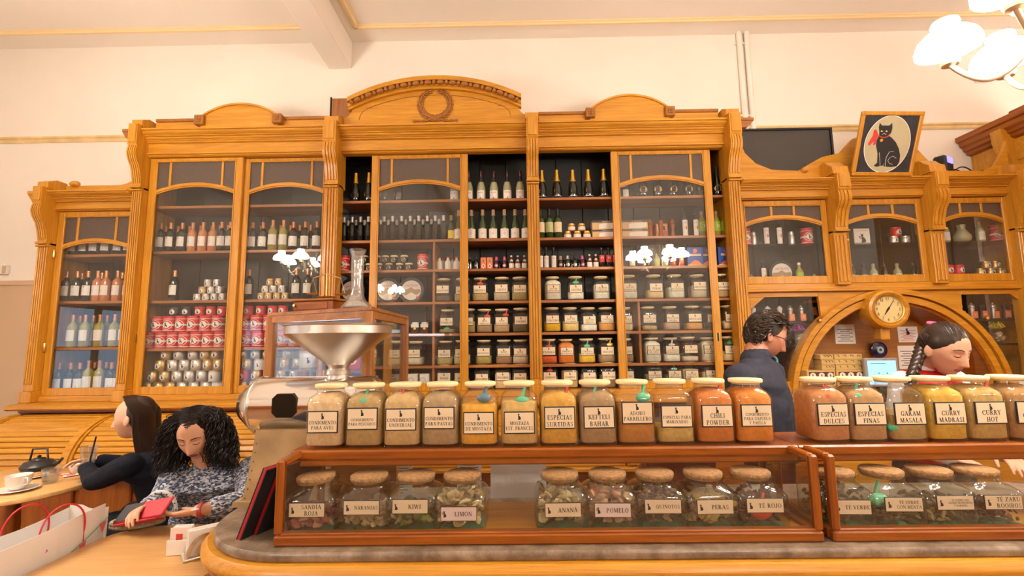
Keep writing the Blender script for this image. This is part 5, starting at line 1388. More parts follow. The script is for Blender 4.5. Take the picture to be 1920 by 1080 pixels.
row('sugar_bowl', GB, 510, [1526], Yf, 'silver lidded sugar bowl', 'behind the first small door', 'sugar bowl', FG, rot=.02)
row('cat_card', GL, 440, [1615], Yf + .02, 'white card with the black cat and red bow', 'behind the middle door', 'card', FG, rot=.02)
row('small_red_tin', GL, 440, [1680], Yf, 'small red cat tin atop the pair', 'behind the middle door', 'tin', FG, dz=.069)
row('small_silver_tin', GL, 455, [1675, 1697], Yf, 'small silver tin', 'behind the middle door', 'tin', FG)
row(['dark_spirit_bottle', 'dark_spirit_bottle', 'cork_spirit_bottle', 'dark_spirit_bottle', 'cork_spirit_bottle', 'dark_spirit_bottle'], GB, 505, [1598, 1618, 1638, 1659, 1683, 1712], Yf, ['dark spirit bottle', 'dark spirit bottle', 'corked pale bottle', 'dark spirit bottle', 'corked pale bottle', 'dark spirit bottle'], 'behind the middle door', 'bottle', FG)
row(['cork_spirit_bottle', 'cork_spirit_bottle'], GL, 440, [1773, 1838], Yf, 'pale labelled bottle', 'behind the third small door', 'bottle', FG)
row('glass_vase', GL, 440, [1803], Yf, 'glass vase with gold foot', 'between the pale bottles, third small door', 'vase', FG)
row('tall_red_tin', GL, 440, [1868], Yf, 'tall red roundel tin', 'behind the third small door', 'tin', FG)
pyramid([[1772, 1790, 1808], [1776, 1795], ], ['rrr', 'rr'], GB, 510, 17, Yf, {'r': 'small_red_tin'}, 'little stack behind the third small door', .0865)
pyramid([[1830, 1848, 1866, 1884], [1836, 1855, 1874], [1846, 1864]], ['gggg', 'ggg', 'gg'], GB, 510, 14, Yf, {'g': 'small_gold_tin'}, 'gold stack behind the third small door', .0685)
# spandrel showcases
SG = 'goods in the spandrel showcases'
row('white_mill', SPZ, 585, [1412, 1440, 1462], Yf + .02, 'white pepper mill with orange tag', 'behind the man', 'pepper mill', SG)
row('glass_mill', SPZ, 585, [1482, 1502], Yf + .02, 'glass mill with orange tag', 'behind the man', 'pepper mill', SG)
row('boxed_mill', SPZ, 580, [1530], Yf + .05, 'dark gift box with a white mill picture and orange top', 'beside the arch', 'box', SG, rot=.02)
row(['white_mill', 'glass_mill', 'dark_mill', 'glass_mill', 'dark_mill', 'dark_mill'], SPZ, 585, [1800, 1822, 1842, 1862, 1884, 1903], Yf + .02, ['white tagged mill', 'glass tagged mill', 'dark tagged mill', 'glass tagged mill', 'dark tagged mill', 'dark tagged mill'], 'in the far spandrel showcase', 'pepper mill', SG)
M['violet'] = mat('violet_ribbon', (.55, .08, .45), .4)
M['yribbon'] = mat('yellow_ribbon', (.75, .62, .05), .4)
def gift(px, py, z, label, rib):
    x = P(px, py, Yf).x
    e = empty('wrapped_gift', (x, Yf + .02, z), 0, label, 'gift', SG)
    MB().lathe([(.03, 0), (.062, .02), (.075, .06), (.06, .105), (.03, .13)], 18).build('glass_bowl', M['clear'], e, 60, False)
    c = MB()
    for k in range(14):
        a = k * 2.4
        c.ball((.035 * math.cos(a) * (k % 3) / 2, .035 * math.sin(a) * (k % 3) / 2, .025 + .07 * (k / 14)), .018, 8, 6)
    c.build('sweets', M['tanwax'], e, 60, False)
    r = MB()
    for k in range(16):
        a = k * 2 * PI / 16; rr = .04 + .018 * (k % 2)
        r.tube([(0, 0, .14), (rr * .6 * math.cos(a), rr * .6 * math.sin(a), .175 + .012 * (k % 3)), (rr * math.cos(a), rr * math.sin(a), .15), (rr * .4 * math.cos(a + .3), rr * .4 * math.sin(a + .3), .138)], .005, 5)
    r.build('ribbon_bow', M[rib], e, 60, False)
gift(1500, 632, SPZ2, 'cellophane gift bowl tied with a violet ribbon beside the man', 'violet')
gift(1822, 625, SPZ2, 'cellophane gift bowl with a pale ribbon beyond the arch', 'silver')
gift(1875, 628, SPZ2, 'cellophane gift bowl with a yellow ribbon beyond the arch', 'yribbon')

# ------------------------------------------------------------------ the counter
CZ = .91                                                    # marble top
CFX, CFY, CR = -.75, 1.49, .37
def outline(d, yback=2.12, xr=4.4):
    pts = [(xr, CFY - d)]
    for k in range(15):
        a = -PI / 2 - PI / 2 * k / 14
        pts.append((CFX + (CR + d) * math.cos(a), CFY + CR + (CR + d) * math.sin(a)))
    pts += [(CFX - CR - d, yback), (xr, yback)]
    return pts
def stone(name):
    m, nt, N, L, b = _nt(name)
    tc = N.new('ShaderNodeTexCoord')
    n1 = N.new('ShaderNodeTexNoise'); n1.inputs['Scale'].default_value = 14; n1.inputs['Detail'].default_value = 8; n1.inputs['Roughness'].default_value = .7
    n2 = N.new('ShaderNodeTexVoronoi'); n2.inputs['Scale'].default_value = 60
    L.new(tc.outputs['Object'], n1.inputs['Vector']); L.new(tc.outputs['Object'], n2.inputs['Vector'])
    cr = N.new('ShaderNodeValToRGB')
    for p_, c in ((.30, (.11, .075, .05)), (.46, (.20, .145, .10)), (.56, (.28, .21, .15)), (.72, (.40, .32, .24))):
        e = cr.color_ramp.elements.new(p_); e.color = (*c, 1)
    cr.color_ramp.elements.remove(cr.color_ramp.elements[0])
    L.new(n1.outputs[0], cr.inputs[0])
    mx = N.new('ShaderNodeMix'); mx.data_type = 'RGBA'; mx.blend_type = 'MULTIPLY'; mx.inputs[0].default_value = .3
    L.new(cr.outputs[0], mx.inputs[6]); L.new(n2.outputs['Distance'], mx.inputs[7]); L.new(cr.outputs[0], b.inputs['Base Color'])
    b.inputs['Roughness'].default_value = .3
    return m
M['marble'] = stone('brown_grey_marble')
ct = empty('service_counter', (.6, 1.8, 0), 0, 'long oak bar counter with brown marble top and rounded end', 'counter')
def slab(d0, z0, z1, bev):
    m = MB()
    rings = [outline(d0 - bev), outline(d0), outline(d0), outline(d0 - bev)]
    zs = [z0, z0 + bev, z1 - bev, z1]
    n = len(rings[0]); vs = []; fs = []
    for r, z in zip(rings, zs): vs += [(a, b, z) for a, b in r]
    for k in range(3):
        for i in range(n):
            j = (i + 1) % n
            fs.append((k * n + i, k * n + j, (k + 1) * n + j, (k + 1) * n + i))
    fs += [tuple(range(n)), tuple(3 * n + i for i in range(n))[::-1]]
    return m.add(vs, [f[::-1] for f in fs])
slab(0, CZ - .03, CZ, .006).build('marble_top', M['marble'], ct, 50)
slab(.035, CZ - .085, CZ - .03, .018).build('edge_moulding', M['oak_x'], ct, 50)
slab(.012, CZ - .12, CZ - .085, .01).build('under_moulding', M['red_x'], ct, 50)
slab(-.03, .0, CZ - .12, .004).build('counter_body', M['oak_x'], ct, 50)
for k in range(9):
    x0 = -.7 + k * .52
    MB().bbox(x0, x0 + .44, CFY + .012, CFY + .03, .15, CZ - .2, .008).build('panel', M['oak_x'], ct)

# ------------------------------------------------------------------ tiered display cases on the counter
YC0, YT0, YC1 = 1.53, 1.655, 1.87
TZ = P(900, 842, YT0).z                                     # tray top
rx_, ry_, rz_ = M['red_x'], M['red_y'], M['red_z']
def case(x0, x1, label):
    e = empty('display_case', ((x0 + x1) / 2, 1.7, CZ), 0, label, 'display case', 'tiered jar cases')
    b = MB().bbox(x0, x1, YC0, YC0 + .028, CZ, CZ + .034, .006)
    b.bbox(x0 + .02, x1 - .02, YC0 + .004, YC0 + .034, CZ + .03, CZ + .040, .003)
    b.build('front_rail', rx_, e)
    MB().bbox(x0 + .01, x1 - .01, YC0 + .028, YC1, CZ, CZ + .02, .003).build('floor_board', M['oak_x'], e)
    for x in (x0, x1 - .026):
        MB().bbox(x, x + .026, YC0, YC0 + .028, CZ + .034, TZ - .002, .006).build('front_post', rz_, e)
        MB().bbox(x, x + .026, YC1 - .028, YC1, CZ, TZ - .04, .006).build('rear_post', rz_, e)
        MB().bbox(x, x + .026, YC0 + .02, YC1, TZ - .024, TZ - .001, .005).build('side_rail', ry_, e)
        MB().bbox(x, x + .026, YC0 + .028, YC1 - .028, CZ, CZ + .034, .005).build('side_foot_rail', ry_, e)
        xm = x + .013
        MB().box(xm - .002, xm + .002, YC0 + .02, YC1 - .02, CZ + .03, TZ - .02).build('side_glass', M['clear'], e)
    MB().box(x0 + .026, x1 - .026, YC0 + .012, YC0 + .016, CZ + .036, TZ - .004).build('front_glass', M['clear'], e)
    pr = [(YT0 + .006, TZ), (YT0, TZ - .006), (YT0, TZ - .028), (YT0 + .006, TZ - .034), (YT0 + .010, TZ - .038), (YT0 + .010, TZ - .052), (YT0 + .018, TZ - .058), (YC1 + .02, TZ - .058), (YC1 + .02, TZ - .0)]
    MB().prism(pr, 'x', x0 - .012, x1 + .012).build('jar_tray', rx_, e)
    return e
cxa0, cxa1 = PZ(511, 1026, CZ).x, P(1547, 1000, YC0).x
case(cxa0, cxa1, 'tiered glass display case with twelve spice jars on its tray')
case(cxa1 + .028, 3.35, 'second tiered display case with curry and tea jars')
# jars on the trays
FJ = 'square spice jars on the display trays'
front = [
 (605, 'CONDIMENTO/PARA AVES', (.60, .46, .30), .97, None), (679, 'CONDIMENTO/PARA PESCADOS', (.40, .29, .13), .97, ('sc_green', .0, .168)), (751, 'CONDIMENTO/UNIVERSAL', (.52, .38, .19), .97, ('sc_red', -.01, .160)),
 (824, 'CONDIMENTO/PARA PASTAS', (.36, .265, .155), .97, None), (898, 'CONDIMENTO/DE MOSTAZA', (.66, .37, .035), .86, ('sc_blue', .02, .176)), (974, 'MOSTAZA/EST. FRANCES', (.54, .38, .14), .92, ('sc_green', .012, .164)),
 (1049, 'ESPECIAS/SURTIDAS', (.56, .33, .045), .97, ('sc_red', .025, .160)), (1123, 'KEFTELI/BAHAR', (.32, .215, .12), .95, ('sc_green', -.015, .162)), (1196, 'ADOBO/PARRILLERO', (.38, .17, .03), .80, ('sc_green', .03, .17)),
 (1270, 'ESPECIAS PARA/MARINADAS', (.40, .27, .08), .3, ('sc_yellow', -.03, .055)), (1346, 'CHILI/POWDER', (.50, .17, .025), .97, ('sc_red', .02, .162)), (1420, 'CONDIMENTO/PARA CAZUELA/Y PAELLA', (.58, .215, .02), .97, None)]
right = [(1563, 'ESPECIAS/DULCES', (.44, .20, .075), .97, ('sc_red', -.01, .165)), (1634, 'ESPECIAS/FINAS', (.40, .24, .11), .97, ('sc_green', -.03, .165)), (1708, 'GARAM/MASALA', (.36, .25, .09), .55, ('sc_green', -.05, .052)),
         (1784, 'CURRY/MADRASI', (.52, .34, .035), .97, None), (1860, 'CURRY/HOT', (.42, .29, .09), .97, ('sc_red', .02, .164)), (1938, 'CURRY', (.34, .19, .07), .97, None)]
YJ = YT0 + .018 + .069
NTH = ['first jar from the grinder end', 'second jar of the long row', 'third jar of the long row', 'fourth jar of the long row', 'fifth jar of the long row', 'sixth jar of the long row', 'seventh jar of the long row', 'eighth jar of the long row', 'ninth jar of the long row', 'tenth jar of the long row', 'eleventh jar of the long row', 'last jar of the long row before the man']
for i, (px, tx, col, lev, sc) in enumerate(front + right):
    zc = .105 if px < 1150 else .118
    e = place_jar((P(px, 800, YT0 + .02).x, YJ, TZ + .0005), jar_parts(tx.split('/'), col, lev, sc, {605: .098, 679: .108, 824: .108, 898: .088, 974: .088, 1196: .118}.get(px, .104)),
                  'wood-lidded jar labelled %s, %s' % (tx.replace('/', ' '), 'on the %s' % ('first display tray' if i < 12 else 'second display tray')), FJ, jit(.02))
    e.scale = (.885, .885, .965)
    if i in (0,): e.rotation_euler.z = .0
# squat cork-lidded jars inside the cases
GW = .087
_gj = {}
def chunks(cols, n, seed, top, size=.02, flat_=.42):
    rnd = random.Random(seed)
    b = MB()
    k = 0
    while k < n:
        x, y = rnd.uniform(-.068, .068), rnd.uniform(-.068, .068)
        z = .022 + (top - .022) * ((k + .5) / n)
        r = size * .72 * rnd.uniform(.7, 1.3)
        st = len(b.v)
        b.cur = rnd.randrange(len(cols))
        b.ball((0, 0, 0), (r, r * rnd.uniform(.6, 1), r * flat_), 9, 6)
        rot = Euler((rnd.uniform(-.9, .9), rnd.uniform(-.9, .9), rnd.uniform(0, 6))).to_matrix()
        for i in range(st, len(b.v)):
            p = Vector(b.v[i])
            p *= 1 + .75 * mnoise.noise(p * 90 + Vector((seed, k * 1.7, 0)))
            p = rot @ p + Vector((x, y, z))
            p.x = max(-.078, min(.078, p.x)); p.y = max(-.078, min(.078, p.y)); p.z = max(.0215, p.z)
            b.v[i] = tuple(p)
        k += 1
    return b
def low_jar(px, text, cols, n, top, label, lz=.075, paper='paper', size=.022, scoop=None, tilt=0.0, dy=0.0, light=True):
    if 'body' not in _gj:
        _gj['body'] = MB().loft([(0, .076, .076, 7), (.004, .081, .081, 8), (.012, GW, GW, 8), (.105, GW, GW, 8), (.118, .080, .080, 6), (.128, .072, .072, 3.6), (.134, .065, .065, 2.2), (.140, .062, .062, 2), (.150, .063, .063, 2), (.155, .067, .067, 2), (.160, .066, .066, 2)], 36, cap=False).mesh('glass_body', M['greenglass'], 60)
        _gj['base'] = MB().loft([(0.001, .075, .075, 7), (.005, .080, .080, 8), (.010, .0805, .0805, 8), (.017, .055, .055, 4), (.021, .02, .02, 2)], 36).mesh('glass_base', M['thickgreen'], 60)
        _gj['cork'] = MB().lathe([(.058, .148), (.062, .156), (.0635, .160), (.0635, .168), (.060, .171), (0, .171)], 26).mesh('cork_lid', M['cork'], 50)
    x = P(px, 960, YC0 + .05).x
    e = empty('cork_jar', (x, YC0 + .030 + GW + dy, CZ + .0205), jit(.03), label, 'jar', 'cork-lidded jars in the display cases')
    for k in ('body', 'base', 'cork'):
        o = link({'body': 'glass_body', 'base': 'glass_base', 'cork': 'cork_lid'}[k], _gj[k], e, False)
        if k == 'cork' and tilt: o.rotation_euler = (0, tilt, 0)
    c = chunks([tuple(v * g for v, g in zip(q, (.66, .58, .45))) for q in cols], int(n * 2), px, top, size).build('contents', [powder(tuple(v * g for v, g in zip(q, (.66, .58, .45)))) for q in cols], e, 60, False)
    c['kind'] = 'stuff'
    lw, lh = .059, .0225
    lab = MB().bbox(-lw, lw, -GW - .002, -GW + .002, lz - lh, lz + lh, .0008).build('label', M['ink'], e, None, False)
    MB().box(-lw + .0018, lw - .0018, -GW - .0026, -GW - .0018, lz - lh + .0018, lz + lh - .0018).build('label_face', M[paper], lab, None, False)
    flat(lettering(text, lw * 1.30, lh * 1.5, .015, lz, .0135), -GW - .0031).build('lettering', M['ink'], lab, None, False)
    flat(cat_polys(.021, -lw + .014, lz), -GW - .0031).build('cat_emblem', M['ink'], lab, None, False)
    if paper == 'paperpink': flat(bow_polys(.021, -lw + .014, lz), -GW - .0034).build('bow', M['redprint'], lab, None, False)
    if scoop:
        MB().ball((scoop[1], -GW + .03, scoop[2]), (.034, .02, .022), 12, 8).tube([(scoop[1], -.04, scoop[2]), (scoop[1] + .03, -.02, scoop[2] + .05)], [.009, .006], 6).build('scoop', M[scoop[0]], e, 60, False)
    return e
low_jar(580, ['SANDÍA', 'ROJA'], [(.40, .12, .12), (.55, .30, .26), (.22, .06, .06)], 46, .062, 'cork-lidded jar of red watermelon pieces labelled SANDÍA ROJA', .082, tilt=-.06)
low_jar(682, ['NARANJAS'], [(.42, .33, .22), (.55, .46, .33)], 46, .070, 'cork-lidded jar of dried orange labelled NARANJAS', .088, tilt=-.03)
low_jar(772, ['KIWI'], [(.12, .20, .06), (.20, .30, .07), (.32, .34, .18), (.08, .10, .05)], 46, .068, 'cork-lidded jar of green fruit labelled KIWI', .090)
low_jar(862, ['LIMÓN'], [(.72, .62, .44), (.80, .72, .56), (.52, .42, .26)], 60, .118, 'cork-lidded jar of pale dried lemon labelled LIMÓN', .066, 'paperpink')
low_jar(1054, ['ANANÁ'], [(.58, .50, .34), (.70, .62, .46), (.40, .33, .2)], 60, .118, 'cork-lidded jar of dried pineapple labelled ANANÁ', .075)
low_jar(1148, ['POMELO'], [(.66, .40, .32), (.56, .30, .24), (.72, .52, .42)], 60, .122, 'cork-lidded jar of pink grapefruit labelled POMELO', .073, 'paperpink')
low_jar(1241, ['QUINOTOS'], [(.10, .06, .035), (.16, .10, .05), (.36, .28, .18)], 80, .122, 'cork-lidded jar of dark kumquats labelled QUINOTOS', .083, size=.016)
low_jar(1336, ['PERAS'], [(.50, .36, .12), (.42, .36, .24), (.58, .46, .22)], 44, .10, 'cork-lidded jar of dried pears labelled PERAS', .080, size=.026)
low_jar(1430, ['TÉ ROJO'], [(.12, .03, .02), (.07, .02, .015)], 70, .10, 'cork-lidded jar of dark red tea labelled TÉ ROJO', .083, scoop=('sc_red', .0, .05), size=.015)
low_jar(1592, ['TÉ VERDE'], [(.13, .11, .05), (.09, .08, .04)], 80, .12, 'cork-lidded jar of green tea labelled TÉ VERDE', .075, size=.014)
low_jar(1688, ['TÉ VERDE', 'CON MENTA'], [(.16, .15, .07), (.10, .11, .05)], 70, .06, 'cork-lidded jar of mint tea labelled TÉ VERDE CON MENTA', .082, size=.014, scoop=('sc_green', -.055, .085))
low_jar(1782, ['TÉ VERDE CON', 'JAZMIN MANDARINA', 'Y NARANJA'], [(.14, .15, .08), (.32, .28, .14), (.08, .09, .05)], 60, .075, 'cork-lidded jar of coarse green tea with a three-line label', .086, size=.018)
low_jar(1872, ['TÉ ZARU', 'ROOIBOS'], [(.10, .035, .02), (.06, .025, .015)], 80, .06, 'dark cork-lidded tea jar nearest the end of the second case', .086, size=.013)
# papers behind the first case
pp = P(972, 905, 1.98)
sheet = MB().bbox(pp.x - .115, pp.x + .115, 1.975, 1.979, CZ + .0, CZ + .20, .0005).build('paper_notice', M['white'])
tag(sheet, 'white paper sheet with taped corners standing behind the display case', 'paper')
for dx, dz_ in ((-.08, .05), (.09, .17)):
    MB().box(pp.x + dx - .014, pp.x + dx + .014, 1.9735, 1.9745, CZ + dz_ - .012, CZ + dz_ + .012).build('tape', M['offwhite'], sheet)
for i, (px, w_) in enumerate(((880, .05), (742, .07))):
    q = P(px, 890, 1.96)
    s2 = MB().bbox(q.x - w_, q.x + w_, 1.955, 1.958, CZ, CZ + .19, .0005).build('printed_sheet', M['white'])
    tag(s2, ['printed price list behind the lemon jar', 'printed sheet behind the orange and kiwi jars'][i], 'paper')
    flat(rules(w_ * 1.6, .15, q.x, CZ + .10, 14), 1.9545).build('print', M['inkbrown'], s2)
for i, (px, c) in enumerate(((1270, 'red'), (690, 'black'))):
    q = P(px, 880, 1.99)
    bx_ = MB().bbox(q.x - .14, q.x + .14, 1.93, 2.02, CZ, CZ + .20, .006).build('storage_box', M['cherry_x'] if c == 'black' else mat('wine_red_box', (.18, .01, .015), .5))
    tag(bx_, ['dark red box behind the kumquat and pear jars', 'brown wooden box behind the orange jar'][i], 'box')
    MB().bbox(q.x - .145, q.x + .145, 1.925, 2.025, CZ + .17, CZ + .205, .005).build('lid', M['red'] if c == 'red' else M['cherry_y'], bx_)

# ------------------------------------------------------------------ spice grinder with funnel
GY = 2.02
gx = lambda px, py=757: P(px, py, GY).x
gz = lambda py, px=600: P(px, py, GY).z
g = empty('spice_grinder', (gx(600), GY, CZ), 0, 'polished steel grinder with large aluminium funnel on a tan pedestal', 'grinder')
zc = gz(758, 520); R = (gz(706, 490) - gz(812, 490)) / 2 * .97
MB().lathe([(0, gx(459)), (R * .50, gx(459)), (R * .56, gx(460)), (R * .99, gx(487)), (R * 1.02, gx(490)), (R * 1.02, gx(494)), (R, gx(496)), (R, gx(700)), (R * .85, gx(712)), (0, gx(716))], 48, (0, GY, zc), 'x').build('motor_drum', M['steel'], g, 35)
MB().lathe([(R * 1.0, gx(488)), (R * 1.04, gx(490)), (R * 1.04, gx(493)), (R * 1.0, gx(495))], 48, (0, GY, zc), 'x', cap=False).build('drum_rim', M['steel_dull'], g, 50)
pxx, pzz = gx(560), gz(753, 560)
oc = [(pxx + .052 * (abs(math.cos(a)) ** .6) * (1 if math.cos(a) > 0 else -1), pzz + .05 * (abs(math.sin(a)) ** .6) * (1 if math.sin(a) > 0 else -1)) for a in [PI / 8 + k * PI / 4 for k in range(8)]]
MB().prism(oc, 'y', GY - R - .012, GY - R * .8).build('maker_plate', M['botdark'], g)
fz0, fz1 = gz(608, 640), gz(692, 640)
fr_ = (gx(733, 605) - gx(542, 605)) / 2
fx = (gx(733, 605) + gx(542, 605)) / 2
MB().lathe([(fr_, fz0), (fr_ + .006, fz0 - .002), (fr_ + .004, fz0 - .008), (fr_ - .004, fz0 - .010), (fr_ * .985, fz0 - .042), (fr_ * .955, fz0 - .048), (.048, fz1 + .02), (.042, fz1 + .004), (.05, fz1 - .004), (.05, fz1 - .02), (.044, fz1 - .024), (.046, fz1 - .05), (.040, fz1 - .05), (.036, fz1 + .02), (fr_ * .94, fz0 - .044), (fr_ * .97, fz0 - .040), (fr_ - .012, fz0 - .006), (fr_, fz0)], 56, (fx, GY, 0), cap=False).build('funnel', M['steel_dull'], g, 30)
M['tanpaint'] = mat('worn_tan_enamel', (.46, .31, .15), .45, var=.25, vscale=7, bump=.1, bscale=30)
hz = fz1 - .045
MB().loft([(0, .10, .085, 6), (.03, .10, .085, 6), (.05, .075, .07, 4), (.062, .05, .05, 2)], 28, (fx - .02, GY, hz - .06)).build('throat_housing', M['tanpaint'], g, 50)
# pedestal: curved cast stand
pl_ = []
for k in range(13):
    t = k / 12
    z = CZ + (zc - R * .75 - CZ) * t
    pl_.append((z, gx(472, 990) + (gx(506, 815) - gx(472, 990)) * (t ** .55)))
pr_ = [(z, gx(640)) for z, _ in pl_]
MB().prism([(x, z) for z, x in pl_] + [(x, z) for z, x in pr_][::-1], 'y', GY - .11, GY + .11).build('pedestal', M['tanpaint'], g, 40)
MB().prism([(gx(472, 990) - .01, CZ), (gx(472, 990) - .01, CZ + .02), (gx(640), CZ + .02), (gx(640), CZ)], 'y', GY - .13, GY + .13).build('foot_plate', M['tanpaint'], g)
rv = MB()
for k in range(7):
    t = .1 + k * .12
    z = CZ + (zc - R * .75 - CZ) * t
    rv.ball((gx(472, 990) + (gx(506, 815) - gx(472, 990)) * (t ** .55) + .012, GY - .111, z), .0035, 6, 4)
rv.build('rivet', M['inkbrown'], g)
# ------------------------------------------------------------------ menus leaning on the case
for i, (px0, tl) in enumerate(((459, 0), (468, 1))):
    b0 = PZ(px0, 1013 - 6 * i, CZ)
    me = MB().bbox(0, .012, -.10, .10, 0, .26, .002)
    me.cur = 1; me.bbox(.0015, .0105, -.098, .1015, .002, .258, .001)
    o = empty('menu_booklet', (b0.x + .03 * i, b0.y + .10 + .015 * i, CZ), 0, ['black menu booklet with red edges leaning nearest the counter end', 'black menu booklet with red edges leaning against the display case'][i], 'menu', 'menus on the counter')
    cv = MB().bbox(0, .004, -.10, .10, 0, .26, .001).bbox(.016, .020, -.10, .10, 0, .26, .001).bbox(0, .02, .098, .102, 0, .26, .001).build('cover', M['black'], o, None, False)
    pg = MB().bbox(.004, .0158, -.099, .099, .002, .2605, .001).build('pages', mat('red_pages_%d' % i, (.42, .01, .02), .5), o, None, False)
    o.rotation_euler = (0, .42, -.35)
# ------------------------------------------------------------------ glazed showcase with scale and flask
k1, k2, k3, k4 = Vector((-.765, 2.36, 0)), Vector((-1.46, 2.72, 0)), Vector((-.80, 3.25, 0)), Vector((-1.50, 3.25, 0))
ztop = P(697, 577, k1.y).z
sc_ = empty('glass_showcase', (-1.1, 2.8, 0), 0, 'oak framed glass showcase with lit tube behind the grinder funnel', 'showcase')
def beam_(p, q, z0, z1, w, name, m, par):
    d = (q - p); d.z = 0; L = d.length; d.normalize(); n = Vector((-d.y, d.x, 0)) * w / 2
    pts = [p - n, q - n, q + n, p + n]
    vs = [(a.x, a.y, z0) for a in pts] + [(a.x, a.y, z1) for a in pts]
    return MB().add(vs, [(0, 3, 2, 1), (4, 5, 6, 7), (0, 1, 5, 4), (1, 2, 6, 5), (2, 3, 7, 6), (3, 0, 4, 7)]).build(name, m, par)
for a, b in ((k1, k2), (k1, k3), (k3, k4), (k4, k2)):
    beam_(a, b, ztop - .055, ztop - .012, .035, 'top_rail', M['cherry_x'], sc_)
    beam_(a, b, 1.0, 1.06, .035, 'bottom_rail', M['cherry_x'], sc_)
    beam_(a, b, 1.06, ztop - .055, .004, 'glass', M['pane'], sc_)
for p_ in (k1, k2, k3, k4):
    MB().bbox(p_.x - .026, p_.x + .026, p_.y - .026, p_.y + .026, 0, ztop - .012, .006).build('post', M['cherry_z'], sc_)
c_ = (k1 + k2 + k3 + k4) / 4
grow = lambda p, s: c_ + (p - c_) * s
tp = [grow(p, 1.07) for p in (k1, k3, k4, k2)]
MB().add([(a.x, a.y, ztop - .014) for a in tp] + [(a.x, a.y, ztop + .004) for a in tp], [(3, 2, 1, 0), (4, 5, 6, 7), (0, 1, 5, 4), (1, 2, 6, 5), (2, 3, 7, 6), (3, 0, 4, 7)]).build('top_board', M['cherry_x'], sc_)
lo = [k1, k3, k4, k2]
MB().add([(a.x, a.y, 0) for a in lo] + [(a.x, a.y, 1.0) for a in lo], [(3, 2, 1, 0), (4, 5, 6, 7), (0, 1, 5, 4), (1, 2, 6, 5), (2, 3, 7, 6), (3, 0, 4, 7)]).build('base_body', M['cherry_z'], sc_)
lo = [grow(p, .95) for p in (k1, k3, k4, k2)]
MB().add([(a.x, a.y, 1.395) for a in lo] + [(a.x, a.y, 1.405) for a in lo], [(3, 2, 1, 0), (4, 5, 6, 7), (0, 1, 5, 4), (1, 2, 6, 5), (2, 3, 7, 6), (3, 0, 4, 7)]).build('glass_shelf', M['clear'], sc_)
M['tubelight'] = emission('fluorescent_tube', (.85, .92, 1.0), 3)
t0, t1 = grow(k1, .86), grow(k2, .86)
MB().tube([(t0.x - .04, t0.y + .04, ztop - .085), (t1.x + .04, t1.y + .04, ztop - .085)], .013, 10).build('light_tube', M['tubelight'], sc_, 50)
# inside the showcase
def inside(u, v): return k1 + (k2 - k1) * u + (k3 - k1) * v
for i, (u, v, kd, lb, ct_) in enumerate(((.75, .25, 'white_tin', 'white cat tin inside the glass showcase', 'tin'), (.55, .3, 'black_jar_cream_lid', 'cream-lidded jar beside the white tin in the showcase', 'jar'), (.3, .3, 'red_tea_tin', 'red cat tin inside the glass showcase', 'tin'))):
    p_ = inside(u, v)
    place(kd, (p_.x, p_.y, 1.4055), .4, lb, ct_, 'goods in the showcase', kd)
# balance box on top
bq = P(600, 577, 2.62)
sb = empty('balance_box', (bq.x, 2.66, ztop + .0045), -.25, 'small wooden balance box with drawer and brass scale on the showcase', 'scale')
MB().bbox(-.13, .13, -.09, .09, 0, .055, .004).build('box_body', M['red_x'], sb, None, False)
MB().bbox(-.138, .138, -.098, .098, .055, .068, .004).build('box_top', M['cherry_x'], sb, None, False)
MB().bbox(-.12, .10, -.094, -.088, .008, .05, .002).build('drawer', M['red_x'], sb, None, False)
MB().lathe([(0, -.012), (.008, -.010), (.006, 0)], 10, (-.115, -.095, .03), 'y').build('knob', M['brass'], sb, 50, False)
sq_ = MB().tube([(.02, 0, .068), (.02, 0, .22)], .005, 8).tube([(-.075, 0, .20), (.02, 0, .222), (.115, 0, .19)], .004, 6)
sq_.build('beam', M['brass'], sb, 60, False)
MB().lathe([(0, .074), (.05, .078), (.056, .086), (.05, .082), (0, .079)], 20, (.02, 0, 0)).build('pan', M['brass'], sb, 60, False)
for x_, z_ in ((-.075, .20), (.115, .19)):
    MB().lathe([(0, z_ - .10), (.03, z_ - .097), (.034, z_ - .09)], 14, (x_, 0, 0), cap=False).tube([(x_ - .03, 0, z_ - .092), (x_, 0, z_), (x_ + .03, 0, z_ - .092)], .0012, 4).build('hanging_pan', M['brass'], sb, 60, False)
# flask
fq = P(666, 572, 2.50)
fe = empty('glass_flask', (fq.x, 2.52, ztop + .0045), 0, 'tall long-necked glass flask standing on the showcase top', 'flask')
MB().lathe([(.002, .004), (.075, 0), (.088, .006), (.082, .02), (.05, .05), (.036, .075), (.032, .10), (.034, .20), (.036, .26), (.034, .30), (.046, .335), (.044, .336), (.032, .30), (.031, .10), (.05, .045), (.07, .015), (.002, .010)], 28, cap=False).build('flask_glass', thin_glass('flask_glass', (.93, .92, .90), .14, .05, haze=.10), fe, 60, False)
MB().lathe([(.03, .012), (.062, .016), (.04, .04), (.0, .05)], 20).build('beans', mat('pale_beans', (.5, .44, .38), .6, bump=.8, bscale=120, var=.4, vscale=120), fe, 60, False)

# ------------------------------------------------------------------ on top of and inside the arch wing
# dark cloth panel behind the parapet
a0, a1 = P(1386, 240, 4.5), P(1564, 320, 4.5)
dp = MB().bbox(a0.x, a1.x, 4.49, 4.51, ZT2, P(1470, 243, 4.5).z, .003).build('speaker_panel', mat('grey_vinyl', (.085, .075, .068), .42, bump=.8, bscale=220))
tag(dp, 'large dark grey textured panel standing behind the wing parapet', 'panel')
MB().bbox(a1.x - .02, a1.x, 4.47, 4.52, ZT2, P(1470, 243, 4.5).z + .004, .002).bbox(a0.x, a1.x, 4.47, 4.52, P(1470, 243, 4.5).z - .015, P(1470, 243, 4.5).z + .004, .002).build('edge_trim', M['black'], dp)
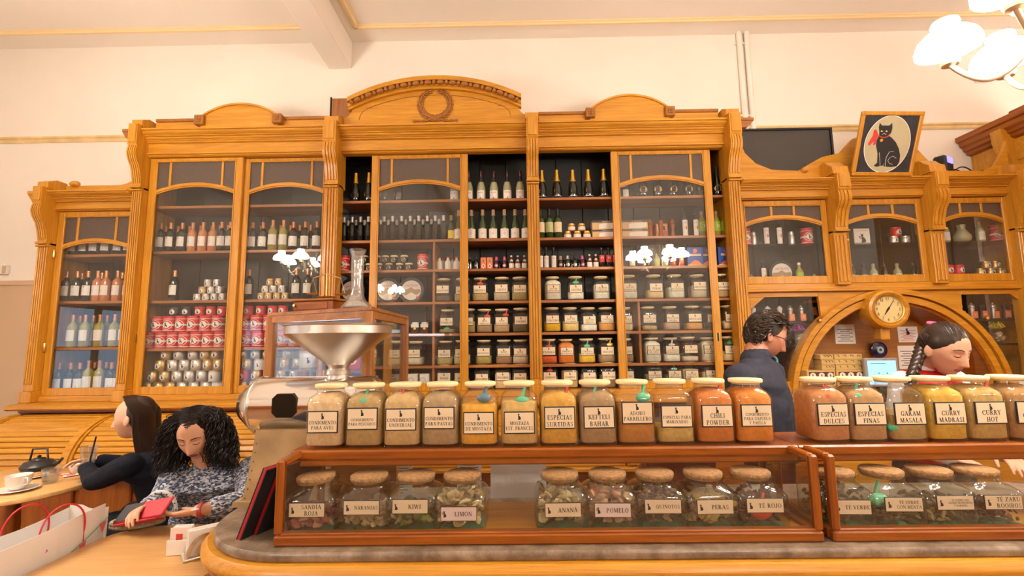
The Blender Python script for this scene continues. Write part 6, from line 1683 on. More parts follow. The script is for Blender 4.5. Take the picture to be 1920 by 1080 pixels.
# framed black cat picture, leaning forward from the parapet
pb, pt = P(1651, 330, 4.06), P(1674, 209, 3.87)
up_ = (pt - pb); fh_ = up_.length; ang = math.atan2(pb.y - pt.y, pt.z - pb.z)
fw_ = (P(1733, 209, 3.87) - P(1616, 208, 3.87)).length
pic = empty('cat_picture', tuple(pb), 0, 'framed picture of a seated black cat with red bow above the clock', 'picture')
pic.rotation_euler = (ang, math.atan2(pt.x - pb.x, pt.z - pb.z), 0)
fr = MB()
t_ = .034
for z0, z1 in ((0, t_), (fh_ - t_, fh_)): fr.bbox(-fw_ / 2, fw_ / 2, -.02, .012, z0, z1, .006)
for x0 in (-fw_ / 2, fw_ / 2 - t_): fr.bbox(x0, x0 + t_, -.0195, .0115, t_ * .9, fh_ - t_ * .9, .006)
fr.build('frame', M['oak_z'], pic, None, False)
MB().box(-fw_ / 2 + .01, fw_ / 2 - .01, -.006, .004, .01, fh_ - .01).build('mount', mat('navy_mount', (.022, .024, .032), .5, var=.4, vscale=14), pic, None, False)
ow, oh, ocx, ocz = fw_ * .372, fh_ * .445, .0, fh_ * .497
el = lambda s: [[(ocx + ow * s * math.cos(a), ocz + oh * s * math.sin(a)) for a in [2 * PI * k / 48 for k in range(48)]]]
canvas = flat(el(1.0), -.0066).build('oval_rim', M['white'], pic, None, False)
flat(el(.975), -.0072).build('oval_ground', mat('olive_cream_ground', (.50, .44, .27), .6, var=.05, vscale=9), pic, None, False)
raw = [(968, 180), (984, 197), (1030, 197), (1052, 180), (1052, 215), (1044, 243), (1028, 262), (1050, 278), (1075, 305), (1094, 345), (1103, 390), (1098, 432), (1078, 462), (1040, 467), (1003, 465), (986, 462), (1000, 440), (984, 458), (946, 465), (928, 464), (926, 455), (946, 440), (950, 380), (940, 325), (946, 290), (962, 262), (964, 240), (961, 210)]
def unc(pts, dz=0):
    s = fh_ / 412.0
    return [((x + (y - 300) * .206 - 1020) * s * .98 + ocx - .0, (320 - y) * s * .98 + ocz - .002) for x, y in pts]
cat_ = flat([unc(raw)], -.0078).build('cat', M['ink'], pic, None, False)
flat([unc([(960, 262), (944, 222), (928, 226), (920, 262), (908, 280), (884, 318), (896, 328), (925, 300), (920, 326), (938, 318), (948, 280)])], -.0082).build('bow', M['redprint'], pic, None, False)
MB().tube([(a, -.0085, b) for a, b in unc([(958, 262), (975, 272), (1000, 275), (1022, 266), (1036, 250)])], .0045, 5).build('collar', M['redprint'], pic, None, False)
flat([[(unc([(978, 292)])[0][0] + .013 * math.cos(a), unc([(978, 292)])[0][1] + .013 * math.sin(a)) for a in [2 * PI * k / 16 for k in range(16)]]], -.0088).build('bell', M['goldcap'], pic, None, False)
for ex in (980, 1012):
    flat([unc([(ex - 9, 233), (ex, 228), (ex + 9, 234), (ex, 239)])], -.0084).build('eye', M['yellow'], cat_, None, False)
for ln in ([(1000, 465), (1003, 430), (1010, 400), (1030, 368), (1060, 362)], [(1075, 408), (1055, 396), (1035, 402), (1018, 425), (1030, 445), (1050, 448)], [(966, 460), (964, 410), (962, 372)], [(984, 255), (996, 246), (1010, 256)]):
    MB().tube([(a, -.0082, b) for a, b in unc(ln)], .0018, 4).build('line', M['offwhite'], cat_, None, False)
# little blue-lit speaker and its cable
q = P(1768, 318, 4.35)
sp = empty('lit_speaker', (q.x, 4.34, P(1768, 318, 4.35).z - .02), .5, 'small black speaker with blue lights on the wing parapet', 'speaker')
sp.location.z = ZT2 + .002
h0 = P(1768, 296, 4.35).z - ZT2
MB().bbox(-.085, .085, -.05, .05, 0, h0, .015).build('housing', M['black'], sp, None, False)
MB().bbox(-.06, .06, -.056, -.048, h0 * .72, h0 * .95, .006).build('light_strip', emission('blue_led', (.12, .10, 1.0), 1.5), sp, None, False)
MB().bbox(.03, .075, -.054, -.049, h0 * .7, h0 * .78, .002).build('badge', M['silver'], sp, None, False)
cb = MB().tube([(q.x + .1 + .35 * t, 4.36 + .03 * math.sin(7 * t), ZT2 + .13 + .05 * math.sin(9 * t) * (1 - t)) for t in [k / 16 for k in range(17)]], .006, 6).tube([(q.x + .1 + .4 * t, 4.40, ZT2 + .10 + .10 * math.sin(4.5 * t)) for t in [k / 16 for k in range(17)]], .006, 6).build('cable', M['black'], None, 60)
tag(cb, 'black cable loops beside the blue-lit speaker', 'cable')
# round clock
ck = P(1661, 580, 4.10)
cl = empty('wall_clock', tuple(ck), 0, 'round wooden clock with cream dial hanging inside the arch', 'clock')
cl.rotation_euler = (0, .03, -.12)
R1 = .172
MB().lathe([(R1 * .6, .15), (R1 * .95, .14), (R1, .10), (R1, -.02), (R1 * .96, -.045), (R1 * .84, -.055), (R1 * .74, -.04), (R1 * .70, -.03)], 48, axis='y', cap=False).build('case', M['oak_x'], cl, 40, False)
MB().lathe([(R1 * .70, -.026), (R1 * .74, -.036), (R1 * .70, -.046), (R1 * .665, -.044), (R1 * .655, -.026)], 48, axis='y', cap=False).build('bezel', M['brass'], cl, 50, False)
MB().lathe([(0, -.028), (R1 * .69, -.027), (R1 * .69, -.02)], 48, axis='y').build('dial', mat('aged_dial', (.74, .56, .24), .5, var=.06, vscale=20), cl, 50, False)
nm = MB()
for k in range(1, 13):
    a = PI / 2 - k * PI / 6
    flat(lettering([str(k)], .06, .027, R1 * .53 * math.cos(a), R1 * .53 * math.sin(a)), -.0295, None, nm)
nm.build('numerals', M['ink'], cl, None, False)
for nm_, an, ln_, w_ in (('minute_hand', PI / 2 - .55, .092, .005), ('hour_hand', PI / 2 - 7.08 * PI / 6, .062, .009)):
    c, s = math.cos(an), math.sin(an)
    flat([[(-.02 * c - w_ * s, -.02 * s + w_ * c), (-.02 * c + w_ * s, -.02 * s - w_ * c), (ln_ * c + w_ * .3 * s, ln_ * s - w_ * .3 * c), (ln_ * c - w_ * .3 * s, ln_ * s + w_ * .3 * c)]], -.0325).build(nm_, M['ink'], cl, None, False)
MB().ball((0, -.033, 0), .008, 8, 6).build('hub', M['ink'], cl, 50, False)
MB().bbox(-.04, .04, .02, .14, -R1 - .10, -R1 + .03, .01).build('drop_box', M['oak_z'], cl, None, False)
# blue eye charm
q = P(1648, 656, 4.47)
ey = empty('eye_charm', tuple(q), 0, 'round dark blue glass eye charm hanging under the clock', 'charm')
MB().lathe([(0, .012), (.07, .012), (.078, .004), (.076, -.006), (.06, -.014), (0, -.018)], 32, axis='y').build('glass_disc', mat('cobalt_glass', (.006, .010, .10), .08, coat=.6), ey, 40, False)
for r_, m_, y_ in ((.034, mat('pale_blue_glass', (.30, .58, .66), .2), -.0195), (.022, M['white'], -.0203), (.016, mat('sky_blue_glass', (.05, .30, .55), .2), -.0209), (.009, M['ink'], -.0215)):
    flat([[(r_ * math.cos(a), r_ * math.sin(a)) for a in [2 * PI * k / 24 for k in range(24)]]], y_).build('ring', m_, ey, None, False)
MB().tube([(0, 0, .075), (-.006, 0, .14), (-.010, .01, .22)], .003, 5).build('cord', M['inkbrown'], ey, None, False)
# papers pinned to the niche
M['ribbonprint'] = M['inkbrown']
for i, (x0, y0, x1, y1, lb) in enumerate(((1568, 608, 1602, 645, 'white receipt paper pinned to the niche beside the clock'), (1686, 612, 1720, 642, 'white card with cat emblem pinned right of the clock drop'), (1688, 648, 1716, 692, 'white notice pinned behind the waitress'))):
    a, b = P(x0, y1, 4.51), P(x1, y0, 4.51)
    o = MB().bbox(a.x, b.x, 4.514, 4.5185, a.z, b.z, .0005).build('pinned_paper', M['white']); tag(o, lb, 'paper')
    mx_ = ((a.x + b.x) / 2, (a.z + b.z) / 2)
    flat(rules((b.x - a.x) * .8, (b.z - a.z) * .7, mx_[0], mx_[1] - .01, 7), 4.5132).build('print', M['inkbrown'] if i != 1 else M['redprint'], o)
    if i == 1: flat(cat_polys(.07, mx_[0], mx_[1] + .03), 4.5128).build('cat_emblem', M['ink'], o)
# till screen
a = P(1653, 712, 4.05)
ts = empty('till_screen', (a.x, 4.05, 1.0005), -.1, 'grey till monitor with pale blue screen under the eye charm', 'monitor')
zt_, zb_ = P(1653, 671, 4.05).z - 1.0, P(1653, 725, 4.05).z - 1.0
hw = .135
sc1 = MB().bbox(-hw, hw, -.02, .02, zb_, zt_, .008).build('monitor_case', mat('grey_plastic', (.30, .29, .27), .4), ts, None, False)
scr = MB().bbox(-hw + .022, hw - .022, -.023, -.018, zb_ + .02, zt_ - .022, .002).build('screen', emission('lit_screen', (.30, .48, .78), .55), ts, None, False)
flat([[(-.09, zt_ - .05), (.03, zt_ - .05), (.03, zt_ - .045), (-.09, zt_ - .045)]] + [[(-.08 + .022 * k, zb_ + .05 + .03 * (k % 3)), (-.068 + .022 * k, zb_ + .05 + .03 * (k % 3)), (-.068 + .022 * k, zb_ + .06 + .03 * (k % 3)), (-.08 + .022 * k, zb_ + .06 + .03 * (k % 3))] for k in range(8)], -.0236).build('readout', M['green'], scr, None, False)
MB().bbox(-.03, .03, -.01, .03, .02, zb_ + .02, .004).bbox(-.09, .09, -.07, .08, 0, .02, .006).build('stand', M['blacktin'], ts, None, False)
# gold biscuit boxes
M['goldpaper'] = mat('gold_wrapping', (.62, .42, .16), .4, .2)
YB = 4.12
zl = P(1560, 694, YB).z
for i, (x0, x1) in enumerate(((1509, 1562), (1564, 1616))):
    a, b = P(x0, 700, YB).x, P(x1, 700, YB).x
    o = empty('biscuit_box', ((a + b) / 2, YB, 1.0005), 0, ['%s biscuit box with pictured dainties, %s' % ('lower', 'nearer the man'), 'lower biscuit box with pictured dainties, nearer the till screen'][i], 'box', 'gold biscuit boxes')
    w2 = (b - a) / 2
    MB().bbox(-w2, w2, -.03, .14, 0, zl - 1.0, .004).build('carton', M['goldpaper'], o, None, False)
    wn = MB().box(-w2 + .018, w2 - .015, -.032, -.0295, zl - 1.0 - .12, zl - 1.0 - .014).build('window', M['brown'], o, None, False)
    for j in range(3):
        for k in range(2):
            cx_ = -w2 + .05 + j * (2 * w2 - .095) / 2; cz_ = zl - 1.0 - .04 - k * .05
            flat([[(cx_ + .026 * math.cos(t), cz_ + .021 * math.sin(t)) for t in [2 * PI * m / 16 for m in range(16)]]], -.0328).build('badge', M['offwhite'], wn, None, False)
            flat(cat_polys(.026, cx_, cz_), -.0333).build('cat_emblem', M['ink'], wn, None, False)
for r_ in range(3):
    for c in range(2):
        a, b = P((1534, 1560)[c], 680, YB + .03).x, P((1559, 1612)[c], 680, YB + .03).x
        z0 = zl + .0005 + r_ * .046
        o = empty('gold_gift_box', ((a + b) / 2 + jit(.004), YB + .05, z0), 0, '%s gold gift box of the %s stack in the niche' % (['bottom', 'middle', 'top'][r_], ['narrow', 'wide'][c]), 'box', 'gold gift boxes')
        w2 = (b - a) / 2 - .001
        MB().bbox(-w2, w2, -.06, .06, 0, .045, .003).build('carton', M['goldpaper'], o, None, False)
        sw = MB()
        for k in range(3 + c):
            cx_ = -w2 + .03 + k * (2 * w2 - .06) / (2 + c)
            sw.tube([(cx_ + .013 * math.cos(t), -.0605, .022 + .016 * math.sin(t)) for t in [.4 * m for m in range(4 + (k + r_) % 9)]], .0028, 4)
        sw.build('swirl_print', M['brown'], o, None, False)
# teal ring and orange leaflet by the man
q = P(1468, 683, 4.0)
lf_ = MB().bbox(q.x - .03, q.x + .075, 4.165, 4.169, q.z - .14, q.z - .02, .0005).build('leaflet', M['orange']); tag(lf_, 'orange leaflet on a teal hoop hanging beside the man', 'leaflet')
flat(disc_poly(.028, 0), 0).build('print', M['ink'], lf_).location = (q.x + .02, 4.1635, q.z - .08)
MB().tube([(q.x + .045 * math.cos(t), 4.165, q.z + .02 + .045 * math.sin(t)) for t in [2 * PI * k / 24 for k in range(24)]], .010, 8, closed=True).build('hoop', mat('teal_plastic', (.10, .34, .42), .4), lf_, 60)

# ------------------------------------------------------------------ cafe tables and what stands on them
def cafe_table(cx, cy, a, b, e_, label, rz=0.0):
    t = empty('cafe_table', (cx, cy, 0), rz, label, 'table', 'cafe tables')
    MB().loft([(.722, a - .006, b - .006, e_), (.727, a, b, e_), (.745, a, b, e_), (.75, a - .005, b - .005, e_)], 56).build('table_top', M['laminate'], t, 50, False)
    MB().lathe([(.022, .03), (.035, .05), (.03, .3), (.04, .5), (.028, .70), (.12, .715), (.12, .722)], 20).build('pedestal', M['red_z'], t, 50, False)
    for k in range(4):
        an = PI / 4 + k * PI / 2
        MB().tube([(.02 * math.cos(an), .02 * math.sin(an), .14), (.16 * math.cos(an), .16 * math.sin(an), .09), (.28 * math.cos(an), .28 * math.sin(an), .02)], [.022, .02, .016], 8).build('foot', M['red_z'], t, 50, False)
    return t
T1 = (-1.437, 1.80)
cafe_table(T1[0], T1[1], .328, .36, 4.5, 'pale wood cafe table with the napkin holder beside the counter', .04)
T2 = (-3.02, 2.83)
cafe_table(T2[0], T2[1], .45, .42, 2.4, 'round pale wood cafe table with teapot and cups at the far end')
M['porc'] = mat('white_porcelain', (.78, .74, .68), .2, coat=.4)
M['tumbler'] = thin_glass('tumbler_glass', (.93, .94, .94), .12, .02, haze=.06)
def onT(px, py, z=.75): return PZ(px, py, z)
def cup(q, label, s=1.0, rz=0.0, saucer=True, grp='crockery on the round table'):
    e = empty('coffee_cup', (q.x, q.y, .7505), rz, label, 'cup', grp)
    z0 = .012 if saucer else 0
    MB().lathe([(.0, z0), (.024 * s, z0), (.03 * s, z0 + .006), (.042 * s, z0 + .03), (.047 * s, z0 + .06 * s), (.044 * s, z0 + .06 * s), (.038 * s, z0 + .03), (.02 * s, z0 + .01), (0, z0 + .008)], 24, cap=False).build('cup_body', M['porc'], e, 50, False)
    MB().tube([(.044 * s, 0, z0 + .05 * s), (.066 * s, 0, z0 + .05 * s), (.068 * s, 0, z0 + .028 * s), (.042 * s, 0, z0 + .02 * s)], .0045, 7).build('handle', M['porc'], e, 60, False)
    if saucer: MB().lathe([(0, .002), (.035, .002), (.075 * s, .014), (.073 * s, .017), (.035, .006), (0, .006)], 28, cap=False).build('saucer', M['porc'], e, 50, False)
    return e
q = onT(18, 925); q.y += .04
cup(q, 'white coffee cup on a saucer at the near edge of the round table', 1.25, -.3)
q = onT(205, 868); cup(Vector((q.x + .0, 3.02, .75)), 'small white cup on the round table beside the profile woman', .9, 1.0, False)
# plate with biscuits
q = onT(57, 896)
pe = empty('biscuit_plate', (q.x, q.y, .7505), 0, 'white side plate with biscuits behind the coffee cup', 'plate')
MB().lathe([(0, .002), (.05, .002), (.085, .012), (.083, .015), (.05, .006), (0, .006)], 28, cap=False).build('plate', M['porc'], pe, 50, False)
for k in range(5):
    MB().lathe([(0, 0), (.02, 0), (.023, .005), (.02, .010), (0, .011)], 12, (.04 * math.cos(k * 1.3), .03 * math.sin(k * 1.3), .007 + .006 * (k % 2))).build('biscuit', mat('biscuit_%d' % k, (.48, .27, .10), .7, bump=.4, bscale=60), pe, 50, False)
# tumbler, shake glass, straw
q = onT(93, 906)
te = empty('water_tumbler', (q.x, q.y, .7505), 0, 'short clear water tumbler on the round table', 'glass')
MB().lathe([(0, .004), (.03, 0), (.034, .01), (.042, .085), (.040, .085), (.032, .014), (0, .012)], 24, cap=False).build('glass_body', M['tumbler'], te, 50, False)
MB().lathe([(0, .013), (.032, .013), (.036, .05), (0, .05)], 20).build('water', thin_glass('water', (.92, .94, .93), .05), te, 50, False)
q = onT(150, 908)
se = empty('shake_glass', (q.x - .02, q.y + .06, .7505), 0, 'tall footed milkshake glass with black straw beside the woman', 'glass')
MB().lathe([(0, .003), (.038, 0), (.04, .006), (.012, .016), (.010, .03), (.022, .045), (.032, .09), (.040, .19), (.044, .205), (.042, .205), (.030, .09), (.018, .046), (0, .042)], 24, cap=False).build('glass_body', M['tumbler'], se, 50, False)
MB().lathe([(0, .046), (.019, .047), (.029, .085), (.031, .10), (0, .10)], 20).build('drink', mat('milky_drink', (.62, .48, .34), .4), se, 50, False)
MB().tube([(.0, 0, .05), (.045, -.01, .26)], .0045, 8).build('straw', M['black'], se, 60, False)
# dark teapot
q = onT(95, 882)
tp_ = empty('iron_teapot', (q.x - .02, 3.02, .7505), .2, 'dark low iron teapot at the back of the round table', 'teapot')
MB().lathe([(0, 0), (.055, .002), (.085, .03), (.09, .05), (.07, .075), (.035, .085)], 24).build('pot_body', M['blacktin'], tp_, 50, False)
MB().lathe([(.036, .084), (.03, .094), (.008, .098), (.011, .108), (0, .114)], 16).build('lid', M['blacktin'], tp_, 50, False)
MB().tube([(.07, 0, .045), (.11, 0, .06), (.13, 0, .085)], [.016, .011, .008], 8).build('spout', M['blacktin'], tp_, 60, False)
MB().tube([(-.05, 0, .08), (-.04, 0, .15), (.04, 0, .15), (.05, 0, .08)], .006, 7).build('handle', M['blacktin'], tp_, 60, False)
# sugar sachets
for i, (px, py, rz) in enumerate(((122, 890, .3), (133, 893, .9))):
    q = onT(px, py)
    o = MB().bbox(-.035, .035, -.02, .02, 0, .004, .001).build('sugar_sachet', M['white'] if i else M['redprint']); o.location = (q.x, q.y, .7505 + .0045 * i); o.rotation_euler = (0, 0, rz)
    tag(o, ['red sugar sachet lying on the round table', 'white sugar sachet lying across the red one'][i], 'sachet')
    MB().box(-.02, .02, -.012, .012, .004, .0046).build('print', M['redprint'] if i else M['offwhite'], o, None, False)
# napkin holder
q = onT(368, 1042)
nh = empty('napkin_holder', (q.x + .022, q.y + .01, .7505), .72, 'steel napkin holder filled with white napkins on the near table', 'napkin holder')
arcp = [(.062 * math.cos(t), .012 + .075 * math.sin(t)) for t in [PI * k / 16 for k in range(17)]]
for y_ in (-.032, .028):
    MB().strip([(a * 1.0, b) for a, b in arcp], [(a * .80, .012 + (b - .012) * .80) for a, b in arcp], 'y', y_, y_ + .004).strip([(a * .55, .012 + (b - .012) * .6) for a, b in arcp], [(a * .42, .012 + (b - .012) * .45) for a, b in arcp], 'y', y_, y_ + .004).build('side_plate', M['steel'], nh, 40, False)
MB().bbox(-.070, .070, -.040, .040, 0, .010, .003).build('base_plate', M['steel'], nh, None, False)
for k in range(12):
    y_ = -.024 + k * .0042
    sh_ = jit(.006)
    MB().bbox(-.054 + sh_, .054 + sh_, y_, y_ + .0026, .0105, .10 + jit(.006), .0004).build('napkin', M['white'], nh, None, False)
# sachet box
q = onT(338, 1042)
sb2 = empty('sachet_box', (q.x - .018, q.y + .03, .7505), .12, 'small white box of sugar sachets on the near table', 'box')
bx2 = MB()
for (x0, x1, y0, y1) in ((-.04, .04, -.03, -.026), (-.04, .04, .026, .03), (-.04, -.036, -.026, .026), (.036, .04, -.026, .026)): bx2.bbox(x0, x1, y0, y1, 0, .055, .001)
bx2.box(-.038, .038, -.028, .028, 0, .003).build('box', M['porc'], sb2, None, False)
for k in range(7):
    y_ = -.02 + k * .0062
    o = MB().bbox(-.034, .034, y_, y_ + .003, .004, .092 + jit(.006), .0008).build('sachet', M['white'] if k else M['paperpink'], sb2, None, False)
    MB().box(-.012, .012, y_ - .0006, y_ - .0002, .05, .075).build('print', M['redprint'], o, None, False)
# phone in its red case
ph = P(280, 962, 2.13)
# woven-rim pouch
q = onT(258, 985)
po = empty('woven_pouch', (q.x, q.y + .0, .7505), .35, 'cream pouch with woven rope rim and white strap on the near table', 'pouch')
M['rope'] = mat('rope_edge', (.42, .33, .22), .8, bump=.9, bscale=110, var=.3, vscale=80)
ring_ = [((.095 * math.cos(t)), .052 * math.sin(t), .014) for t in [2 * PI * k / 40 for k in range(40)]]
for dz_ in (0, .013): MB().tube([(a, b, c + dz_ - .004) for a, b, c in ring_], .010, 8, closed=True).build('rope_rim', M['rope'], po, 60, False)
MB().loft([(.002, .086, .045, 2), (.02, .088, .048, 2), (.024, .066, .034, 2)], 40).build('lining', mat('patterned_lining', (.66, .58, .46), .7, var=.25, vscale=40), po, 60, False)
MB().lathe([(0, .0245), (.03, .0245), (.03, .0285), (0, .0285)], 20, (-.05, 0, 0)).build('lid_patch', mat('navy_cloth', (.03, .04, .10), .6), po, None, False)
st_ = MB()
pts = [(.06 + .075 * math.cos(t), .035 + .02 * math.sin(t * .5), .03 + .10 * max(0, math.sin(t))) for t in [PI * k / 20 for k in range(21)]]
for (a, b) in zip(pts, pts[1:]):
    pass
st_.strip([(x_, z_) for x_, y_, z_ in pts], [(.06 + (x_ - .06) * .90, .03 + (z_ - .03) * .92) for x_, y_, z_ in pts], 'y', .03, .055)
st_.build('strap', M['white'], po, 60, False)
sd_ = MB()
for k in range(1, 20, 2):
    x_, y_, z_ = pts[k]
    sd_.box(x_ - .003, x_ + .003, .0290, .0298, z_ - .009, z_ - .004)
sd_.build('strap_dots', M['ink'], po, None, False)
# paper carrier bag on a chair
def bentwood(cx, cy, rz, label):
    e = empty('bentwood_chair', (cx, cy, 0), rz, label, 'chair', 'bentwood chairs')
    wd = M['oak_z']
    MB().loft([(.435, .19, .19, 2.4), (.44, .205, .205, 2.4), (.46, .205, .205, 2.4), (.465, .19, .19, 2.4)], 32).build('seat', M['oak_x'], e, 50, False)
    for sx in (-1, 1):
        MB().tube([(sx * .15, -.15, .44), (sx * .17, -.18, 0)], [.016, .012], 8).build('leg', wd, e, 50, False)
        MB().tube([(sx * .15, .16, .44), (sx * .18, .22, 0)], [.016, .012], 8).build('leg', wd, e, 50, False)
    ho = [(.19 * math.cos(t) , .17 + .07 * math.sin(t), .46 + .42 * math.sin(t)) for t in [PI * k / 20 for k in range(21)]]
    MB().tube(ho, .016, 8).build('back_hoop', wd, e, 60, False)
    hi = [(.10 * math.cos(t), .17 + .06 * math.sin(t), .46 + .31 * math.sin(t)) for t in [PI * k / 18 for k in range(19)]]
    MB().tube(hi, .012, 8).build('inner_hoop', wd, e, 60, False)
    MB().tube([(.13 * math.cos(t), .13 * math.sin(t), .2) for t in [2 * PI * k / 24 for k in range(24)]], .009, 6, closed=True).build('leg_ring', wd, e, 60, False)
    return e
bentwood(-2.03, 1.74, 1.62, 'bentwood chair holding the white carrier bag')
bentwood(-2.62, 2.32, 2.6, 'golden bentwood chair with hoop back behind the carrier bag')
bg = empty('carrier_bag', (-1.872, 1.70, .4655), 0, 'white paper carrier bag with red handles and bunting print', 'bag')
M['bagpaper'] = mat('white_bag_paper', (.74, .70, .66), .6, bump=.25, bscale=9)
bh = .398
bm_ = MB()
def bagwall(x0, y0, x1, y1, nseg=10):
    vs = []; fs = []
    for k in range(nseg + 1):
        t = k / nseg
        x_, y_ = x0 + (x1 - x0) * t, y0 + (y1 - y0) * t
        wob = .008 * math.sin(9 * t + x0 * 20)
        vs += [(x_, y_, 0), (x_ + wob * .5, y_, bh * .5), (x_ + wob, y_, bh + .012 * math.sin(5 * t + y0 * 9))]
    for k in range(nseg):
        for j in range(2): fs.append((3 * k + j, 3 * k + 3 + j, 3 * k + 4 + j, 3 * k + 1 + j))
    bm_.add(vs, fs)
bagwall(.085, -.36, .085, .36); bagwall(.085, .36, -.07, .36, 4); bagwall(-.07, .36, -.07, -.36); bagwall(-.07, -.36, .085, -.36, 4)
bm_.add([(.085, -.36, 0), (.085, .36, 0), (-.07, .36, 0), (-.07, -.36, 0)], [(3, 2, 1, 0)])
bo = bm_.build('bag_body', M['bagpaper'], bg, None, False)
so = bo.modifiers.new('thick', 'SOLIDIFY'); so.thickness = .0015
for x_ in (.082, -.067):
    hd = [(x_ + .012 * math.sin(t * 2), (.17 + .09 * math.cos(t)), bh - .07 + .14 * math.sin(t)) for t in [PI * k / 20 for k in range(21)]]
    hd = [(x_ + .003, .26, bh - .15)] + hd + [(x_ + .003, .08, bh - .15)]
    MB().tube(hd, .0032, 7).build('handle', M['red'], bg, 60, False)
M['teal'] = mat('teal_print', (.12, .26, .24), .6); M['olive'] = mat('olive_print', (.28, .34, .10), .6); M['coral'] = mat('coral_print', (.62, .12, .12), .6)
bx = .0945
cord = [(bx, -.05 + .41 * t, bh - .125 + .085 * t - .05 * math.sin(PI * t)) for t in [k / 14 for k in range(15)]]
MB().tube(cord, .0016, 5).build('bunting_cord', M['green'], bg, None, False)
for k, m_ in ((0, 'coral'), (2, 'white'), (3, 'teal'), (5, 'olive'), (7, 'offwhite'), (10, 'coral'), (13, 'coral')):
    x_, y_, z_ = cord[k]
    a, b = cord[min(k + 1, 14)], cord[k]
    MB().add([(bx + .0012, b[1] - .014, b[2]), (bx + .0012, b[1] + .02, b[2] + .004), (bx + .0012, b[1] + .004, b[2] - .045)], [(0, 1, 2)]).build('flag', M[m_], bg, None, False)
for (y_, z_) in ((-.2, .30), (-.14, .25), (.1, .32), (-.28, .33), (.2, .26), (.0, .22)):
    MB().add([(bx + .001, y_ - .006, z_), (bx + .001, y_ + .006, z_ + .004), (bx + .001, y_, z_ + .014)], [(0, 1, 2)]).build('dot_print', M['violet'], bg, None, False)

# ------------------------------------------------------------------ people
def gauss(d2): return math.exp(-d2)
def head_local(female=True, nose=1.0):
    """head: x to its left... y forward, z up, about .23 m tall, origin at eye height in the middle of the skull"""
    b = MB()
    n, m = 72, 60
    vs = [(0, -.01, -.115)]
    def shape(u):
        ux, uy, uz = u
        x = .0755 * ux; z = .117 * uz
        y = (.094 if uy > 0 else .102) * uy
        if z < -.005:
            s = min(1, (-.005 - z) / .11)
            x *= 1 - (.36 if female else .26) * s ** 1.2
            if y < 0: y *= 1 - .62 * s ** .8
            else: y = y * (1 - .04 * s) + .022 * s ** 1.4
        if z > .05: x *= 1 - .06 * ((z - .05) / .067)
        if uy > 0:
            if y > .07: y = .07 + (y - .07) * .75
            fr_ = min(1, uy * 1.7)
            ax = abs(x)
            # nose
            if -.062 < z < .022:
                t = (.022 - z) / .07
                if z > -.046: amp = .003 + .023 * nose * max(0, t) ** 1.1
                else: amp = .0265 * nose * max(0, 1 - (-.046 - z) / .013)
                sx = .0062 + .0072 * max(0, min(1, t))
                y += fr_ * amp * gauss((x / sx) ** 2)
            y -= fr_ * .0115 * gauss(((ax - .030) / .017) ** 2 + ((z - .001) / .0125) ** 2)
            y += fr_ * .0072 * gauss(((ax - .031) / .0135) ** 2 + ((z + .003) / .0085) ** 2)
            y += fr_ * (.0035 if female else .0065) * gauss(((ax - .028) / .022) ** 2 + ((z - .022) / .009) ** 2)
            y += fr_ * .0045 * gauss(((ax - .046) / .018) ** 2 + ((z + .028) / .016) ** 2)
            y += fr_ * .0062 * gauss((x / .019) ** 2 + ((z + .0655) / .0052) ** 2)
            y += fr_ * .0068 * gauss((x / .016) ** 2 + ((z + .0780) / .0060) ** 2)
            y -= fr_ * .0035 * gauss((x / .021) ** 2 + ((z + .0715) / .0022) ** 2)
            y -= fr_ * .003 * gauss((x / .02) ** 2 + ((z + .090) / .006) ** 2)
            y += fr_ * .007 * gauss((x / .018) ** 2 + ((z + .104) / .011) ** 2)
        return (x, y, z)
    vs = [shape((0, 0, -1))]
    for j in range(1, m):
        p = -PI / 2 + PI * j / m
        for i in range(n):
            t = 2 * PI * i / n
            vs.append(shape((math.cos(p) * math.sin(t), math.cos(p) * math.cos(t), math.sin(p))))
    vs.append(shape((0, 0, 1)))
    fs = []
    for i in range(n):
        k = (i + 1) % n
        fs.append((0, 1 + i, 1 + k))
        for j in range(m - 2):
            fs.append((1 + j * n + i, 1 + (j + 1) * n + i, 1 + (j + 1) * n + k, 1 + j * n + k))
        fs.append((len(vs) - 1, 1 + (m - 2) * n + k, 1 + (m - 2) * n + i))
    b.add(vs, fs)
    for sx in (-1, 1):                                     # ears
        st = len(b.v)
        b.ball((0, 0, 0), (.0075, .018, .031), 12, 8)
        b.xform(Matrix.Translation((sx * .0765, -.012, -.012)) @ Euler((.18, sx * -.12, sx * .35)).to_matrix().to_4x4(), st)
    return b

def frame_of(fwd, roll=0.0):
    f = Vector(fwd).normalized()
    r = f.cross(Vector((0, 0, 1))).normalized()
    u = r.cross(f)
    m = Matrix((r, f, u)).transposed()                      # columns: x=right of the head, y=forward, z=up
    return m @ Matrix.Rotation(roll, 3, 'Y')

def chain(mb, pts, rad, n=14):
    pts = [Vector(p) for p in pts]
    # dense rounded limb
    q = []; r = []
    for i in range(len(pts) - 1):
        for k in range(5):
            t = k / 5
            q.append(pts[i].lerp(pts[i + 1], t)); r.append(rad[i] + (rad[i + 1] - rad[i]) * t)
    q.append(pts[-1]); r.append(rad[-1])
    mb.tube(q, r, n)
    for p, rr in zip(pts, rad): mb.ball(p, rr * .995, n, max(6, n // 2 + 2))

